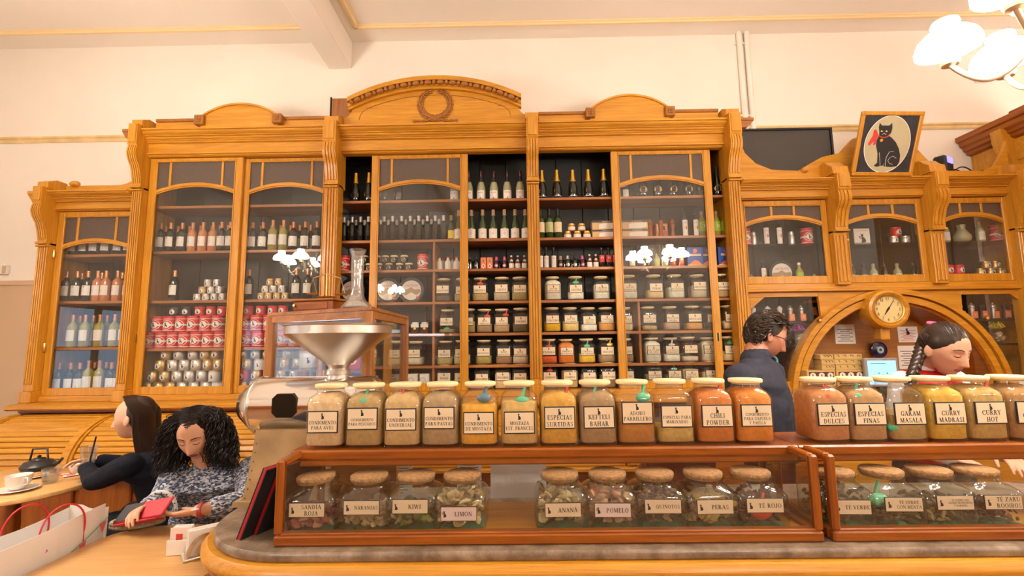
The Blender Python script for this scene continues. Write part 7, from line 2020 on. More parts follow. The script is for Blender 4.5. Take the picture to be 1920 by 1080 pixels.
def ovals(mb, secs, n=28):
    """closed trunk: (centre, x-axis half vector, y-axis half vector)"""
    vs = []; fs = []
    for c, a, b in secs:
        for i in range(n):
            t = 2 * PI * i / n
            vs.append(Vector(c) + Vector(a) * math.cos(t) + Vector(b) * math.sin(t))
    for k in range(len(secs) - 1):
        for i in range(n):
            j = (i + 1) % n
            fs.append((k * n + i, k * n + j, (k + 1) * n + j, (k + 1) * n + i))
    fs += [tuple(range(n))[::-1], tuple((len(secs) - 1) * n + i for i in range(n))]
    mb.add(vs, fs)

TMP = bpy.data.scenes.new('workbench')
def fuse(mb, voxel, smooth=4, factor=.5):
    """one continuous skin over all the pieces"""
    me = mb.mesh('tmp', M['white'])
    o = bpy.data.objects.new('tmp', me); TMP.collection.objects.link(o)
    r = o.modifiers.new('r', 'REMESH'); r.mode = 'VOXEL'; r.voxel_size = voxel; r.adaptivity = 0
    s = o.modifiers.new('s', 'SMOOTH'); s.factor = factor; s.iterations = smooth
    vl = TMP.view_layers[0]; vl.update(); dg = vl.depsgraph; dg.update()
    out = bpy.data.meshes.new_from_object(o.evaluated_get(dg))
    bpy.data.objects.remove(o, do_unlink=True)
    out.polygons.foreach_set('use_smooth', [True] * len(out.polygons))
    return out

def skin_mat(name):
    m, nt, N, L, b = _nt(name)
    at = N.new('ShaderNodeVertexColor'); at.layer_name = 'Col'
    L.new(at.outputs[0], b.inputs['Base Color'])
    b.inputs['Roughness'].default_value = .5
    b.inputs['Subsurface Weight'].default_value = .12
    b.inputs['Subsurface Radius'].default_value = (.012, .005, .003)
    return m

def paint(me, fn):
    at = me.color_attributes.new('Col', 'FLOAT_COLOR', 'POINT')
    vals = []
    for v in me.vertices:
        c = fn(v.co); vals += [c[0], c[1], c[2], 1.0]
    at.data.foreach_set('color', vals)

def face_paint(skin, lips, brow, Minv, s=1.0, female=True, open_eye=False, stubble=0.0):
    def lerp(a, b, t): return tuple(x + (y - x) * t for x, y in zip(a, b))
    def fn(co):
        p = Minv @ co / s if False else (Minv @ co)
        c = skin
        if p.length < .19 and p.y > .03:
            ax = abs(p.x)
            blush = gauss(((ax - .045) / .022) ** 2 + ((p.z + .035) / .02) ** 2)
            c = lerp(c, (skin[0] * 1.0, skin[1] * .78, skin[2] * .76), .6 * blush)
            if p.y > .075: c = lerp(c, (skin[0], skin[1] * .82, skin[2] * .8), .6 * gauss((p.x / .014) ** 2 + ((p.z + .045) / .012) ** 2))
            if stubble: c = lerp(c, (skin[0] * .6, skin[1] * .62, skin[2] * .66), stubble * gauss(((p.z + .085) / .025) ** 2))
            ml = (ax / .023) ** 2 + ((p.z + .0715) / .0105) ** 2
            if ml < 1.15: c = lerp(c, lips, min(1, (1.15 - ml) * 4))
            if abs(p.z + .0715) < .0016 and ax < .021: c = lerp(c, (.12, .03, .03), .6)
        return c
    return fn

def face_lines(parent, Mx, nose, female, brow_m, open_eye=False):
    """eyebrows, lashes and, when open, the eyes, lying on the face"""
    hv = [Vector(v) for v in head_local(female, nose).v if v[1] > .03 and -.03 < v[2] < .05 and abs(v[0]) < .065]
    def yat(x, z):
        near = sorted(hv, key=lambda v: (v.x - x) ** 2 + (v.z - z) ** 2)[:4]
        ws = [1 / (((v.x - x) ** 2 + (v.z - z) ** 2) + 1e-7) for v in near]
        return sum(v.y * k for v, k in zip(near, ws)) / sum(ws)
    for sx in (-1, 1):
        pts = []; rad = []
        for k in range(9):
            t = k / 8
            ax = .013 + .038 * t
            z = .0205 + .0065 * math.sin(PI * min(1, t * .85 + .1)) - .004 * max(0, t - .7)
            pts.append(Mx @ Vector((sx * ax, yat(sx * ax, z) + .0002, z))); rad.append((.0026 if female else .0034) * (1 - .6 * abs(t - .35)))
        MB().tube(pts, rad, 6).build('eyebrow', brow_m, parent, 60)
        pts = []
        for k in range(9):
            t = k / 8
            ax = .017 + .028 * t
            z = -.0035 + (.0045 if open_eye else -.0055) * math.sin(PI * t)
            pts.append(Mx @ Vector((sx * ax, yat(sx * ax, z) + .0004, z)))
        MB().tube(pts, [.0012 + .0006 * math.sin(PI * k / 8) for k in range(9)], 6).build('eyelash', M['hair_black'], parent, 60)
        if open_eye:
            c = Vector((sx * .031, yat(sx * .031, -.003) - .0045, -.0030))
            MB().ball((0, 0, 0), (.0105, .0065, .0050), 12, 8).xform(Mx @ Matrix.Translation(c)).build('eye', M['porc'], parent, 60)
            MB().ball((0, 0, 0), (.0045, .0020, .0045), 10, 8).xform(Mx @ Matrix.Translation(c + Vector((0, .0056, 0)))).build('iris', M['hair_brown'], parent, 60)

def hand(mb, wrist, palm_dir, palm_n, curl, size=1.0, side=1, spread=.16, thumb=(.5, .4)):
    """palm and five fingers; curl per finger (list of 4 bend angles)"""
    d = Vector(palm_dir).normalized(); nn = Vector(palm_n); nn = (nn - d * nn.dot(d)).normalized()
    a = d.cross(nn).normalized() * side
    w = Vector(wrist)
    k = size
    # palm
    ovals(mb, [(w, a * .024 * k, nn * .016 * k), (w + d * .03 * k, a * .034 * k, nn * .015 * k), (w + d * .065 * k, a * .040 * k, nn * .0135 * k), (w + d * .088 * k, a * .038 * k, nn * .011 * k)], 18)
    ln = [(.040, .024, .020), (.045, .028, .021), (.042, .026, .020), (.032, .020, .017)]
    for i in range(4):
        off = (1.5 - i) * .0185 * k
        base = w + d * (.084 - .004 * abs(i - 1.2)) * k + a * off
        dirv = (d + a * spread * (1.5 - i) * .25).normalized()
        pts = [base - d * .012 * k, base]; rad = [.0088 * k, .0088 * k]
        ang = 0
        for j in range(3):
            ang += curl[i] * (.9, 1.0, .7)[j]
            v = dirv * math.cos(ang) + nn * math.sin(ang)
            pts.append(pts[-1] + v * ln[i][j] * k * .96); rad.append((.0082, .0074, .0062)[j] * k)
        chain(mb, pts, rad, 10)
    tb = w + d * .022 * k + a * .026 * k
    t1 = (d * .55 + a * .75 + nn * thumb[0]).normalized(); t2 = (d * .9 + a * .2 + nn * thumb[1]).normalized()
    chain(mb, [tb - t1 * .012 * k, tb + t1 * .030 * k, tb + t1 * .030 * k + t2 * .030 * k, tb + t1 * .030 * k + t2 * .054 * k], [.013 * k, .0115 * k, .0095 * k, .007 * k], 10)

def knit(name):
    m, nt, N, L, b = _nt(name)
    tc = N.new('ShaderNodeTexCoord')
    mp = N.new('ShaderNodeMapping'); mp.inputs['Scale'].default_value = (95, 95, 190); mp.inputs['Rotation'].default_value = (0, .5, 0)
    L.new(tc.outputs['Object'], mp.inputs[0])
    vo = N.new('ShaderNodeTexVoronoi'); vo.inputs['Scale'].default_value = 1.0; vo.inputs['Randomness'].default_value = .9
    L.new(mp.outputs[0], vo.inputs['Vector'])
    sp_ = N.new('ShaderNodeSeparateColor'); L.new(vo.outputs['Color'], sp_.inputs[0])
    cr = N.new('ShaderNodeValToRGB'); cr.color_ramp.interpolation = 'LINEAR'
    els = [(.0, (.022, .028, .06)), (.34, (.05, .07, .14)), (.52, (.17, .20, .30)), (.72, (.46, .48, .55)), (1.0, (.62, .62, .64))]
    cr.color_ramp.elements[0].color = (*els[0][1], 1); cr.color_ramp.elements[0].position = 0
    cr.color_ramp.elements[1].color = (*els[-1][1], 1); cr.color_ramp.elements[1].position = 1
    for p_, c in els[1:-1]:
        e = cr.color_ramp.elements.new(p_); e.color = (*c, 1)
    L.new(sp_.outputs[0], cr.inputs[0]); L.new(cr.outputs[0], b.inputs['Base Color'])
    b.inputs['Roughness'].default_value = .9; b.inputs['Sheen Weight'].default_value = .2
    bp = N.new('ShaderNodeBump'); bp.inputs['Strength'].default_value = 1.0; bp.inputs['Distance'].default_value = .006; bp.invert = True
    L.new(vo.outputs['Distance'], bp.inputs['Height']); L.new(bp.outputs[0], b.inputs['Normal'])
    return m
def cloth(name, col, fold=.5):
    return mat(name, col, .85, bump=fold, bscale=14, var=.12, vscale=40, spec=.2)

M['skin'] = skin_mat('skin')
M['hair_black'] = mat('black_hair', (.010, .007, .006), .32, spec=.35)
M['hair_brown'] = mat('dark_brown_hair', (.030, .015, .009), .34, spec=.4)
M['hair_matte'] = mat('matte_black_hair', (.010, .007, .006), .8, spec=.1)
M['hair_man'] = mat('brown_grey_hair', (.040, .023, .014), .45)
M['jeans'] = cloth('dark_trousers', (.02, .022, .03))
M['shoe'] = mat('black_shoe', (.015, .013, .012), .4)

def person(name, label, body_mb, voxel, headM, skin, lips, brow, female=True, open_eye=False, stubble=0.0):
    me = fuse(body_mb, voxel, 3, .45)
    paint(me, face_paint(skin, lips, brow, headM.inverted(), 1.0, female, open_eye, stubble))
    me.materials.clear(); me.materials.append(M['skin'])
    o = bpy.data.objects.new('person', me); COL.objects.link(o)
    tag(o, label, 'person')
    return o
def garment(name, mb, voxel, m, parent, smooth=5, fold=0.0, seed=0):
    me = fuse(mb, voxel, smooth, .5)
    if fold:
        out = []
        for c, nn in [(v.co.copy(), v.normal.copy()) for v in me.vertices]:
            d = mnoise.noise(Vector((c.x * 5 + seed, c.y * 5, c.z * 11))) + .5 * mnoise.noise(Vector((c.x * 13, c.y * 13 + seed, c.z * 22)))
            out += (c + nn * (fold * d))[:]
        me.vertices.foreach_set('co', out); me.update()
    me.materials.clear(); me.materials.append(m)
    return link(name, me, parent)
def sitting_legs(mb, hip, fwd, seat=.50):
    f = Vector(fwd).normalized(); s = Vector((f.y, -f.x, 0))
    for k in (-1, 1):
        h = Vector(hip) + s * .09 * k
        kn = h + f * .40 + s * .03 * k; kn.z = seat
        an = kn + f * .02; an.z = .09
        chain(mb, [h, kn, an], [.085, .06, .042], 14)
def shoes(parent, hip, fwd):
    f = Vector(fwd).normalized(); s = Vector((f.y, -f.x, 0))
    for k in (-1, 1):
        a = Vector(hip) + s * .12 * k + f * .42; a.z = .05
        b = MB(); b.ball((0, 0, 0), (.045, .12, .05), 14, 8)
        b.xform(Matrix.Translation(a + f * .05) @ Matrix((s, f, Vector((0, 0, 1)))).transposed().to_4x4())
        b.build('shoe', M['shoe'], parent, 60)

# --- woman with black curls, looking down at her phone
HW2 = P(368, 812, 2.34)
fw2 = Vector((.20, -.86, -.44))
R2 = frame_of(fw2, .06)
M2 = Matrix.Translation(HW2) @ R2.to_4x4()
def to_world(mb, Mx, start=0): mb.xform(Mx, start)
b2 = MB(); hl = head_local(True, 1.35); hl.xform(M2); b2.add(hl.v, hl.f)
nb = HW2 + Vector((.025, .11, -.150))                        # base of the neck
chain(b2, [M2 @ Vector((0, -.025, -.06)), nb], [.058, .062])
chain(b2, [M2 @ Vector((0, .03, -.082)), nb + Vector((0, -.035, -.02))], [.036, .052])
shR, shL = nb + Vector((-.165, -.045, -.075)), nb + Vector((.165, .055, -.075))
pel = Vector((-1.65, 2.55, .56))
acr = (shL - shR).normalized(); fwdb = acr.cross(Vector((0, 0, 1))).normalized() * -1
if fwdb.y > 0: fwdb = -fwdb
mid = nb.lerp(pel, .45)
ovals(b2, [(pel, acr * .15, fwdb * .10), (mid, acr * .12, fwdb * .08), (nb + Vector((0, 0, -.10)), acr * .13, fwdb * .075), (nb + Vector((0, 0, -.02)), acr * .06, fwdb * .05)])
elR, wrR = P(300, 962, 2.27), P(279, 950, 2.145)
elL, wrL = P(468, 962, 2.30), P(372, 957, 2.10)
elR.z = max(elR.z, .80); elL.z = max(elL.z, .80)
chain(b2, [shR, elR, wrR], [.044, .036, .025]); chain(b2, [shL, elL, wrL], [.044, .036, .026])
hdL = P(318, 968, 2.075); hdR = P(262, 956, 2.09)
hand(b2, wrL, hdL - wrL, (-.15, .35, .9), [.22, .26, .30, .34], .98, 1, .16, (.45, .3))
hand(b2, wrR, hdR - wrR, (.5, -.2, -.85), [.45, .5, .5, .5], .94, 1, .12, (.3, .4))
sitting_legs(b2, pel, (-.2, -1, 0))
skin2 = (.60, .325, .205)
w2 = person('person', 'seated woman with black curls and blue knit sweater holding a red phone', b2, .0036, M2, skin2, (.36, .05, .07), (.03, .015, .012), True)
sw = MB()
ovals(sw, [(pel + Vector((0, 0, -.06)), acr * .20, fwdb * .15), (pel + Vector((0, 0, .08)), acr * .19, fwdb * .145), (mid, acr * .178, fwdb * .13), (nb + Vector((0, -.01, -.13)), acr * .185, fwdb * .115), (nb + Vector((0, 0, -.075)), acr * .16, fwdb * .09), (nb + Vector((0, 0, -.035)), acr * .10, fwdb * .075), (nb + Vector((0, 0, -.008)), acr * .075, fwdb * .068)])
chain(sw, [nb + Vector((0, 0, -.05)), nb + Vector((-.006, -.022, .004))], [.085, .072])
wl_ = elL.lerp(wrL, .66); wr_ = elR.lerp(wrR, .75)
chain(sw, [shR, elR, wr_], [.072, .058, .046]); chain(sw, [shL, elL, wl_], [.074, .062, .050])
garment('sweater', sw, .006, knit('marled_knit'), w2, 5, .007, 3)
tr = MB(); sitting_legs(tr, pel, (-.2, -1, 0))
ovals(tr, [(pel + Vector((0, 0, -.09)), acr * .17, fwdb * .13), (pel, acr * .17, fwdb * .13)])
tm = MB(); tm.v = tr.v; tm.f = tr.f; tm.m = tr.m
for k in (-1, 1):
    s_ = Vector((.2, -1, 0)).normalized(); f_ = Vector((-.2, -1, 0)).normalized(); sd2 = Vector((f_.y, -f_.x, 0))
    h_ = pel + sd2 * .09 * k; kn_ = h_ + f_ * .40 + sd2 * .03 * k; kn_.z = .50; an_ = kn_ + f_ * .02; an_.z = .10
    chain(tm, [h_, kn_, an_], [.10, .075, .058], 14)
garment('trousers', tm, .012, M['jeans'], w2, 3)
shoes(w2, pel, (-.2, -1, 0))
# wristwatch, ring, pendant
wd_ = (hdL - wrL).normalized()
wc = wrL - wd_ * .012
wm = MB(); wm.tube([(.031 * math.cos(t), .026 * math.sin(t), 0) for t in [2 * PI * k / 24 for k in range(24)]], .006, 6, closed=True)
for i in range(len(wm.v)): wm.v[i] = (wm.v[i][0], wm.v[i][1], wm.v[i][2] * 1.6)
zax = wd_; xax = zax.cross(Vector((0, 0, 1))).normalized(); yax = zax.cross(xax)
Wm = Matrix.Translation(wc) @ Matrix((xax, yax, zax)).transposed().to_4x4()
wt = wm.xform(Wm).build('watch_strap', mat('red_leather', (.36, .03, .03), .5), w2, 60)
wf_ = MB().bbox(-.012, .012, -.003, .004, -.014, .014, .002); Wf = Matrix.Translation(wc + Vector((-.008, -.024, .012))) @ Matrix((xax, yax, zax)).transposed().to_4x4()
MB().bbox(-.012, .012, -.003, .004, -.016, .016, .002).xform(Wf).build('watch_face', M['porc'], wt)
pend = M2 @ Vector((0.02, .03, -.20)); pend = nb + fwdb * .088 + Vector((-.02, 0, -.10))
MB().ball(pend, .009, 8, 6).build('pendant', M['steel'], w2, 60)
# curls
rnd = random.Random(11)
def hair_cap(mb, Mx, grow=1.04, zmin=-.02, front=.055):
    vs = []
    n, m = 40, 26
    hb = head_local(True, 0.2)
    return mb
face_lines(w2, M2, 1.35, True, M['hair_black'])
cap = MB()
cap.ball((0, -.024, .025), (.087, .099, .106), 28, 18)
cap.xform(M2)
hair2 = cap.build('hair_under', M['hair_matte'], w2, 60)
cu = MB()
def curl_strand(root, outv, R, L, amp, turns, r):
    """leaves the scalp outwards, then hangs in a corkscrew"""
    pts = []; rad = []
    o_ = Vector(outv).normalized()
    s1 = Vector((0, 0, 1)).cross(o_).normalized(); n = int(8 + turns * 6)
    ph0 = rnd.uniform(0, 6.28)
    for k in range(n + 1):
        t = k / n
        a = ph0 + 2 * PI * turns * t
        p = root + o_ * R * (1 - math.exp(-3.2 * t)) * 1.04 + Vector((0, 0, .25 * R * math.sin(PI * min(1, t * 1.6)) - L * t ** 1.25))
        p = p + (s1 * math.cos(a) + o_ * math.sin(a)) * amp * min(1, t * 3 + .15)
        pts.append(p); rad.append(r * (1 - .5 * t))
    cu.tube(pts, rad, 4, cap=False)
cnt = 0
while cnt < 2100:
    th = rnd.uniform(0, 2 * PI); zz = rnd.uniform(-.50, 1)
    q0 = math.sqrt(1 - zz * zz)
    u = Vector((q0 * math.sin(th), q0 * math.cos(th), zz))
    if u.y > .16 and u.z < .60 and abs(u.x) < .94: continue
    if u.y > .44 and u.z < .80: continue
    root = M2 @ Vector((.082 * u.x, .096 * u.y - .016, .110 * u.z + .016))
    sx = 1 if u.x > 0 else -1
    if u.y > .0: od = Vector((sx * (.9 + abs(u.x)), -.45, 0)); R = rnd.uniform(.075, .115)
    else: od = Vector((u.x + sx * .2, u.y * .8, 0)); R = rnd.uniform(.04, .10)
    od = R2 @ od; od.z *= .25
    drop = rnd.uniform(.10, .19) + .085 * max(0, u.z) + (.03 if u.y < .1 else -.02)
    curl_strand(root, od, R, drop, rnd.uniform(.006, .013), rnd.uniform(2.0, 4.0), rnd.uniform(.0021, .0034))
    cnt += 1
for k in range(260):                                        # locks swept off the parting across the forehead
    sx = 1 if k % 2 else -1
    zt_ = rnd.uniform(.24, .98)
    r0 = Vector((sx * rnd.uniform(.0, .012), -.024 + .101 * math.cos(zt_ * 1.45 + .12), .025 + .108 * math.sin(zt_ * 1.45 + .12)))
    pts = []; ph0 = rnd.uniform(0, 6.28)
    for j in range(12):
        t = j / 11
        an = t * 1.45
        q_ = Vector((sx * .094 * math.sin(an), (r0.y + .024) * math.cos(an) * 1.02 - .024 - .05 * t, .025 + (r0.z - .025) * math.cos(an * .95)))
        q_ += Vector((0, .004 * math.sin(ph0 + 9 * t), .004 * math.cos(ph0 + 9 * t)))
        pts.append(M2 @ q_)
    cu.tube(pts, [.0016 + .0022 * math.sin(PI * min(1, (j + 1) / 12)) for j in range(12)], 4, cap=False)
for k in range(420):                                        # inner curls beside the neck
    th = rnd.uniform(1.3, 2 * PI - 1.3); zz = rnd.uniform(-.6, -.05)
    q0 = math.sqrt(1 - zz * zz)
    u = Vector((q0 * math.sin(th), q0 * math.cos(th), zz))
    root = M2 @ Vector((.080 * u.x, .094 * u.y - .016, .108 * u.z + .016))
    od = R2 @ Vector((u.x, u.y + .25, 0)); od.z = 0
    curl_strand(root, od, rnd.uniform(.005, .045), rnd.uniform(.10, .17), rnd.uniform(.006, .012), rnd.uniform(2, 3.5), rnd.uniform(.0022, .0034))
cu.build('curls', M['hair_black'], w2, 60)
# red phone case in her hands
pc = P(276, 962, 2.085)
px_ = (P(330, 948, 2.07) - P(216, 970, 2.12)).normalized()
pn_ = Vector((.10, -.62, .78)); pn_ = (pn_ - px_ * pn_.dot(px_)).normalized(); py_ = pn_.cross(px_)
pm = Matrix.Translation(pc + pn_ * .022) @ Matrix((px_, py_, pn_)).transposed().to_4x4()
M['phonered'] = mat('red_phone_case', (.46, .012, .03), .4)
pho = MB().bbox(-.125, .125, -.045, .045, -.006, .004, .004).xform(pm).build('phone_case', M['phonered'])
tag(pho, 'red folding phone case held in the hands of the curly-haired woman', 'phone')
MB().bbox(-.12, -.02, -.040, .040, .004, .0055, .001).xform(pm).build('phone_screen', M['black'], pho)
MB().bbox(-.10, .11, -.05, -.044, -.01, .035, .002).xform(pm @ Matrix.Rotation(.5, 4, 'X')).build('case_flap', M['phonered'], pho)

# --- woman in profile in a navy cardigan
HW1 = P(250, 783, 2.74)
R1m = frame_of(Vector((-1, -.14, -.06)), 0)
M1 = Matrix.Translation(HW1) @ R1m.to_4x4()
b1 = MB(); hl = head_local(True, 1.55); hl.xform(M1); b1.add(hl.v, hl.f)
nb1 = HW1 + Vector((.115, .02, -.17))
chain(b1, [M1 @ Vector((0, -.035, -.06)), nb1], [.05, .055])
pel1 = Vector((-2.06, 2.86, .55))
ac1 = Vector((.10, 1, 0)).normalized(); fb1 = Vector((-1, .10, 0)).normalized()
shN, shF = nb1 + ac1 * -.165 + Vector((.02, 0, -.065)), nb1 + ac1 * .165 + Vector((.02, 0, -.065))
mid1 = nb1.lerp(pel1, .45)
ovals(b1, [(pel1, ac1 * .15, fb1 * .11), (mid1, ac1 * .12, fb1 * .085), (nb1 + Vector((0, 0, -.10)), ac1 * .13, fb1 * .08), (nb1 + Vector((0, 0, -.02)), ac1 * .06, fb1 * .05)])
elN = P(178, 902, 2.66); elN.z = .80
wrN = P(160, 876, 2.86); wrN.z = max(wrN.z, .82)
elF = Vector((-2.5, 3.02, .80)); wrF = Vector((-2.62, 2.92, .85))
chain(b1, [shN, elN, wrN], [.044, .035, .024]); chain(b1, [shF, elF, wrF], [.044, .035, .024])
hand(b1, wrN, Vector((-.6, .55, .12)), (.1, .3, -.9), [.35, .4, .4, .45], .92, -1)
hand(b1, wrF, Vector((-.7, -.5, .15)), (.0, -.3, -.9), [.35, .4, .4, .45], .92, 1)
sitting_legs(b1, pel1, (-1, .1, 0))
w1 = person('person', 'seated woman in profile with long straight brown hair and navy cardigan', b1, .0040, M1, (.64, .37, .245), (.42, .12, .10), (.03, .018, .012), True, True)
cg = MB()
ovals(cg, [(pel1 + Vector((0, 0, -.08)), ac1 * .20, fb1 * .17), (pel1 + Vector((0, 0, .08)), ac1 * .19, fb1 * .15), (mid1, ac1 * .175, fb1 * .13), (nb1 + Vector((.01, 0, -.13)), ac1 * .19, fb1 * .115), (nb1 + Vector((.01, 0, -.07)), ac1 * .16, fb1 * .09), (nb1 + Vector((.005, 0, -.03)), ac1 * .10, fb1 * .075), (nb1 + Vector((0, 0, -.0)), ac1 * .068, fb1 * .066)])
chain(cg, [shN, elN, elN.lerp(wrN, .85)], [.068, .052, .042]); chain(cg, [shF, elF, elF.lerp(wrF, .85)], [.068, .052, .042])
garment('cardigan', cg, .006, cloth('navy_wool', (.007, .009, .017), .3), w1, 5, .007, 8)
co = MB(); chain(co, [nb1 + Vector((.0, 0, -.01)), nb1 + Vector((-.012, 0, .022))], [.064, .058])
garment('shirt_collar', co, .006, mat('striped_collar', (.55, .56, .62), .7), w1, 2)
tm = MB(); sd2 = Vector((.1, 1, 0)).normalized(); f_ = Vector((-1, .1, 0)).normalized()
for k in (-1, 1):
    h_ = pel1 + sd2 * .09 * k; kn_ = h_ + f_ * .40 + sd2 * .03 * k; kn_.z = .50; an_ = kn_ + f_ * .02; an_.z = .10
    chain(tm, [h_, kn_, an_], [.10, .075, .058], 14)
garment('trousers', tm, .012, M['jeans'], w1, 3)
shoes(w1, pel1, (-1, .1, 0))
# straight hair: cap plus strands falling behind the ear to the shoulder
hc = MB()
def strands(mb, Mx, n, keep, path, r, seed):
    rr = random.Random(seed)
    c = 0
    while c < n:
        th = rr.uniform(0, 2 * PI); zz = rr.uniform(-.8, 1)
        q_ = math.sqrt(1 - zz * zz)
        u = Vector((q_ * math.sin(th), q_ * math.cos(th), zz))
        if not keep(u): continue
        pts = path(u, rr)
        if len(pts) < 3: continue
        pw = [Mx @ p for p in pts]
        k = len(pw)
        mb.tube(pw, [r * (.22 + .78 * math.sin(PI * min(1, (i + .3) / k)) ** .6) for i in range(k)], 4, cap=False)
        c += 1
face_lines(w1, M1, 1.55, True, M['hair_brown'], True)
hcap = MB(); hcap.ball((0, -.042, .022), (.081, .080, .101), 28, 18)
hcap.xform(M1)
hcap.build('hair_under', M['hair_brown'], w1, 60)
def path1(u, rr):
    # from the parting over the skull, down behind the ear, to the shoulder blade
    pts = []
    sx = 1 if u.x > 0 else -1
    az = math.atan2(u.x, -u.y)                              # 0 at the back
    tgt = sx * min(abs(az), 1.75) * .9
    end = rr.uniform(.20, .29)
    for k in range(9):
        t = k / 8
        ph = t * 1.55
        rad_x = .087 + .004 * rr.uniform(-1, 1)
        x = rad_x * math.sin(ph) * math.sin(tgt) + .012 * sx * (1 - t)
        y = -.018 - .100 * math.sin(ph) * math.cos(tgt) + (.05 + .03 * max(0, u.y)) * (1 - t)
        z = .018 + .112 * math.cos(ph)
        pts.append(Vector((x, y - .034 * abs(math.sin(tgt)) * t, z)))
    x, y, z = pts[-1]
    for k in range(1, 7):
        t = k / 6
        pts.append(Vector((x * (1 - .10 * t), y - .035 * t + .012 * math.sin(3 * t), z - end * t)))
    return pts
strands(hc, M1, 800, lambda u: u.y < .70 and u.z > -.2, path1, .0036, 5)
hc.build('hair', M['hair_brown'], w1, 60)

# --- man in a slate shirt seen from behind
HM = P(1440, 630, 2.80)
Rm = frame_of(Vector((.92, -.14, -.44)), 0)
Mm = Matrix.Translation(HM) @ Rm.to_4x4() @ Matrix.Scale(1.04, 4)
b3 = MB(); hl = head_local(False, 1.5); hl.xform(Mm); b3.add(hl.v, hl.f)
nb3 = HM + Vector((-.085, .0, -.126))
chain(b3, [Mm @ Vector((0, -.035, -.055)), nb3], [.062, .07])
pel3 = Vector((nb3.x + .06, 2.84, .98))
ac3 = Vector((.80, .60, 0)).normalized(); fb3 = Vector((.6, -.8, 0)) * -1; fb3.normalize()
sA, sB = nb3 - ac3 * .20 + Vector((0, 0, -.115)), nb3 + ac3 * .185 + Vector((0, 0, -.11))
mid3 = nb3.lerp(pel3, .5)
ovals(b3, [(pel3, ac3 * .16, fb3 * .11), (mid3, ac3 * .15, fb3 * .10), (nb3 + Vector((0, 0, -.12)), ac3 * .16, fb3 * .10), (nb3 + Vector((0, 0, -.03)), ac3 * .07, fb3 * .06)])
eA = sA + Vector((-.02, .02, -.30)); wA = eA + Vector((.12, .20, -.10)); eB = sB + Vector((.05, -.0, -.30)); wB = eB + Vector((.14, .16, -.12))
chain(b3, [sA, eA, wA], [.055, .042, .03]); chain(b3, [sB, eB, wB], [.055, .042, .03])
hand(b3, wA, Vector((.5, .8, -.2)), (0, 0, -1), [.3] * 4, 1.08, 1); hand(b3, wB, Vector((.6, .7, -.2)), (0, 0, -1), [.3] * 4, 1.08, -1)
for k in (-1, 1):
    h_ = pel3 + ac3 * .09 * k
    chain(b3, [h_, Vector((h_.x, h_.y, .5)), Vector((h_.x, h_.y - .02, .06))], [.085, .062, .045])
m3 = person('person', 'standing man with glasses and slate blue shirt behind the counter jars', b3, .0042, Mm, (.62, .27, .165), (.42, .14, .11), (.05, .03, .02), False, True, .25)
sh3 = MB()
ovals(sh3, [(pel3 + Vector((0, 0, -.14)), ac3 * .20, fb3 * .155), (pel3, ac3 * .195, fb3 * .15), (mid3, ac3 * .205, fb3 * .15), (nb3 + Vector((0, 0, -.16)), ac3 * .215, fb3 * .14), (nb3 + Vector((0, 0, -.085)), ac3 * .205, fb3 * .115), (nb3 + Vector((0, 0, -.04)), ac3 * .15, fb3 * .09), (nb3 + Vector((.0, 0, -.0)), ac3 * .082, fb3 * .076)])
chain(sh3, [sA, eA, wA], [.082, .062, .046]); chain(sh3, [sB, eB, wB], [.082, .062, .046])
garment('shirt', sh3, .006, cloth('slate_cotton', (.040, .042, .060), .25), m3, 5, .011, 21)
cl3 = MB(); chain(cl3, [nb3 + Vector((-.004, 0, -.02)), nb3 + Vector((.010, 0, .006))], [.084, .078])
garment('collar', cl3, .006, cloth('slate_collar', (.040, .042, .060), .2), m3, 2)
tm = MB()
for k in (-1, 1):
    h_ = pel3 + ac3 * .09 * k
    chain(tm, [h_ + Vector((0, 0, -.05)), Vector((h_.x, h_.y, .5)), Vector((h_.x, h_.y - .02, .08))], [.105, .08, .06])
    MB().ball((h_.x + .03, h_.y + .05, .045), (.06, .12, .045), 12, 8).build('shoe', M['shoe'], m3, 60)
garment('trousers', tm, .012, M['jeans'], m3, 3)
bt = MB(); bt.tube([pel3 + Vector((0, 0, -.12)) + ac3 * .205 * math.cos(t) + fb3 * .16 * math.sin(t) for t in [2 * PI * k / 30 for k in range(30)]], .014, 6, closed=True)
bt.build('belt', M['black'], m3, 60)
hm = MB()
def path3(u, rr):
    pts = []
    base = Vector((.079 * u.x, .098 * u.y - .012, .112 * u.z + .014))
    d = Vector((u.x * .4, -.5 + rr.uniform(-.35, .35), -.35 + rr.uniform(-.2, .3) + (.5 if u.z > .6 else 0)))
    nrm = Vector((u.x, u.y, u.z))
    d = (d - nrm * d.dot(nrm)).normalized()
    L = rr.uniform(.035, .06)
    wv = rr.uniform(0, 6)
    for k in range(6):
        t = k / 5
        pts.append(base + d * L * t + nrm * (.006 + .014 * math.sin(PI * t * .9)) + Vector((.006 * math.sin(wv + 5 * t), .004 * math.cos(wv + 5 * t), 0)))
    return pts
strands(hm, Mm, 1300, lambda u: (u.y < .1 or u.z > .55) and not (abs(u.x) > .75 and u.y > -.15 and u.z < .12) and u.z > (-.78 if u.y < -.2 else 0), path3, .0036, 9)
MBc = MB(); MBc.ball((0, -.022, .024), (.082, .097, .104), 26, 16); MBc.xform(Mm)
MBc.build('hair_under', M['hair_man'], m3, 60)
hm.build('hair', M['hair_man'], m3, 60)
face_lines(m3, Mm, 1.5, False, M['hair_man'], True)
gl = empty('glasses', (0, 0, 0), 0, parent=m3)
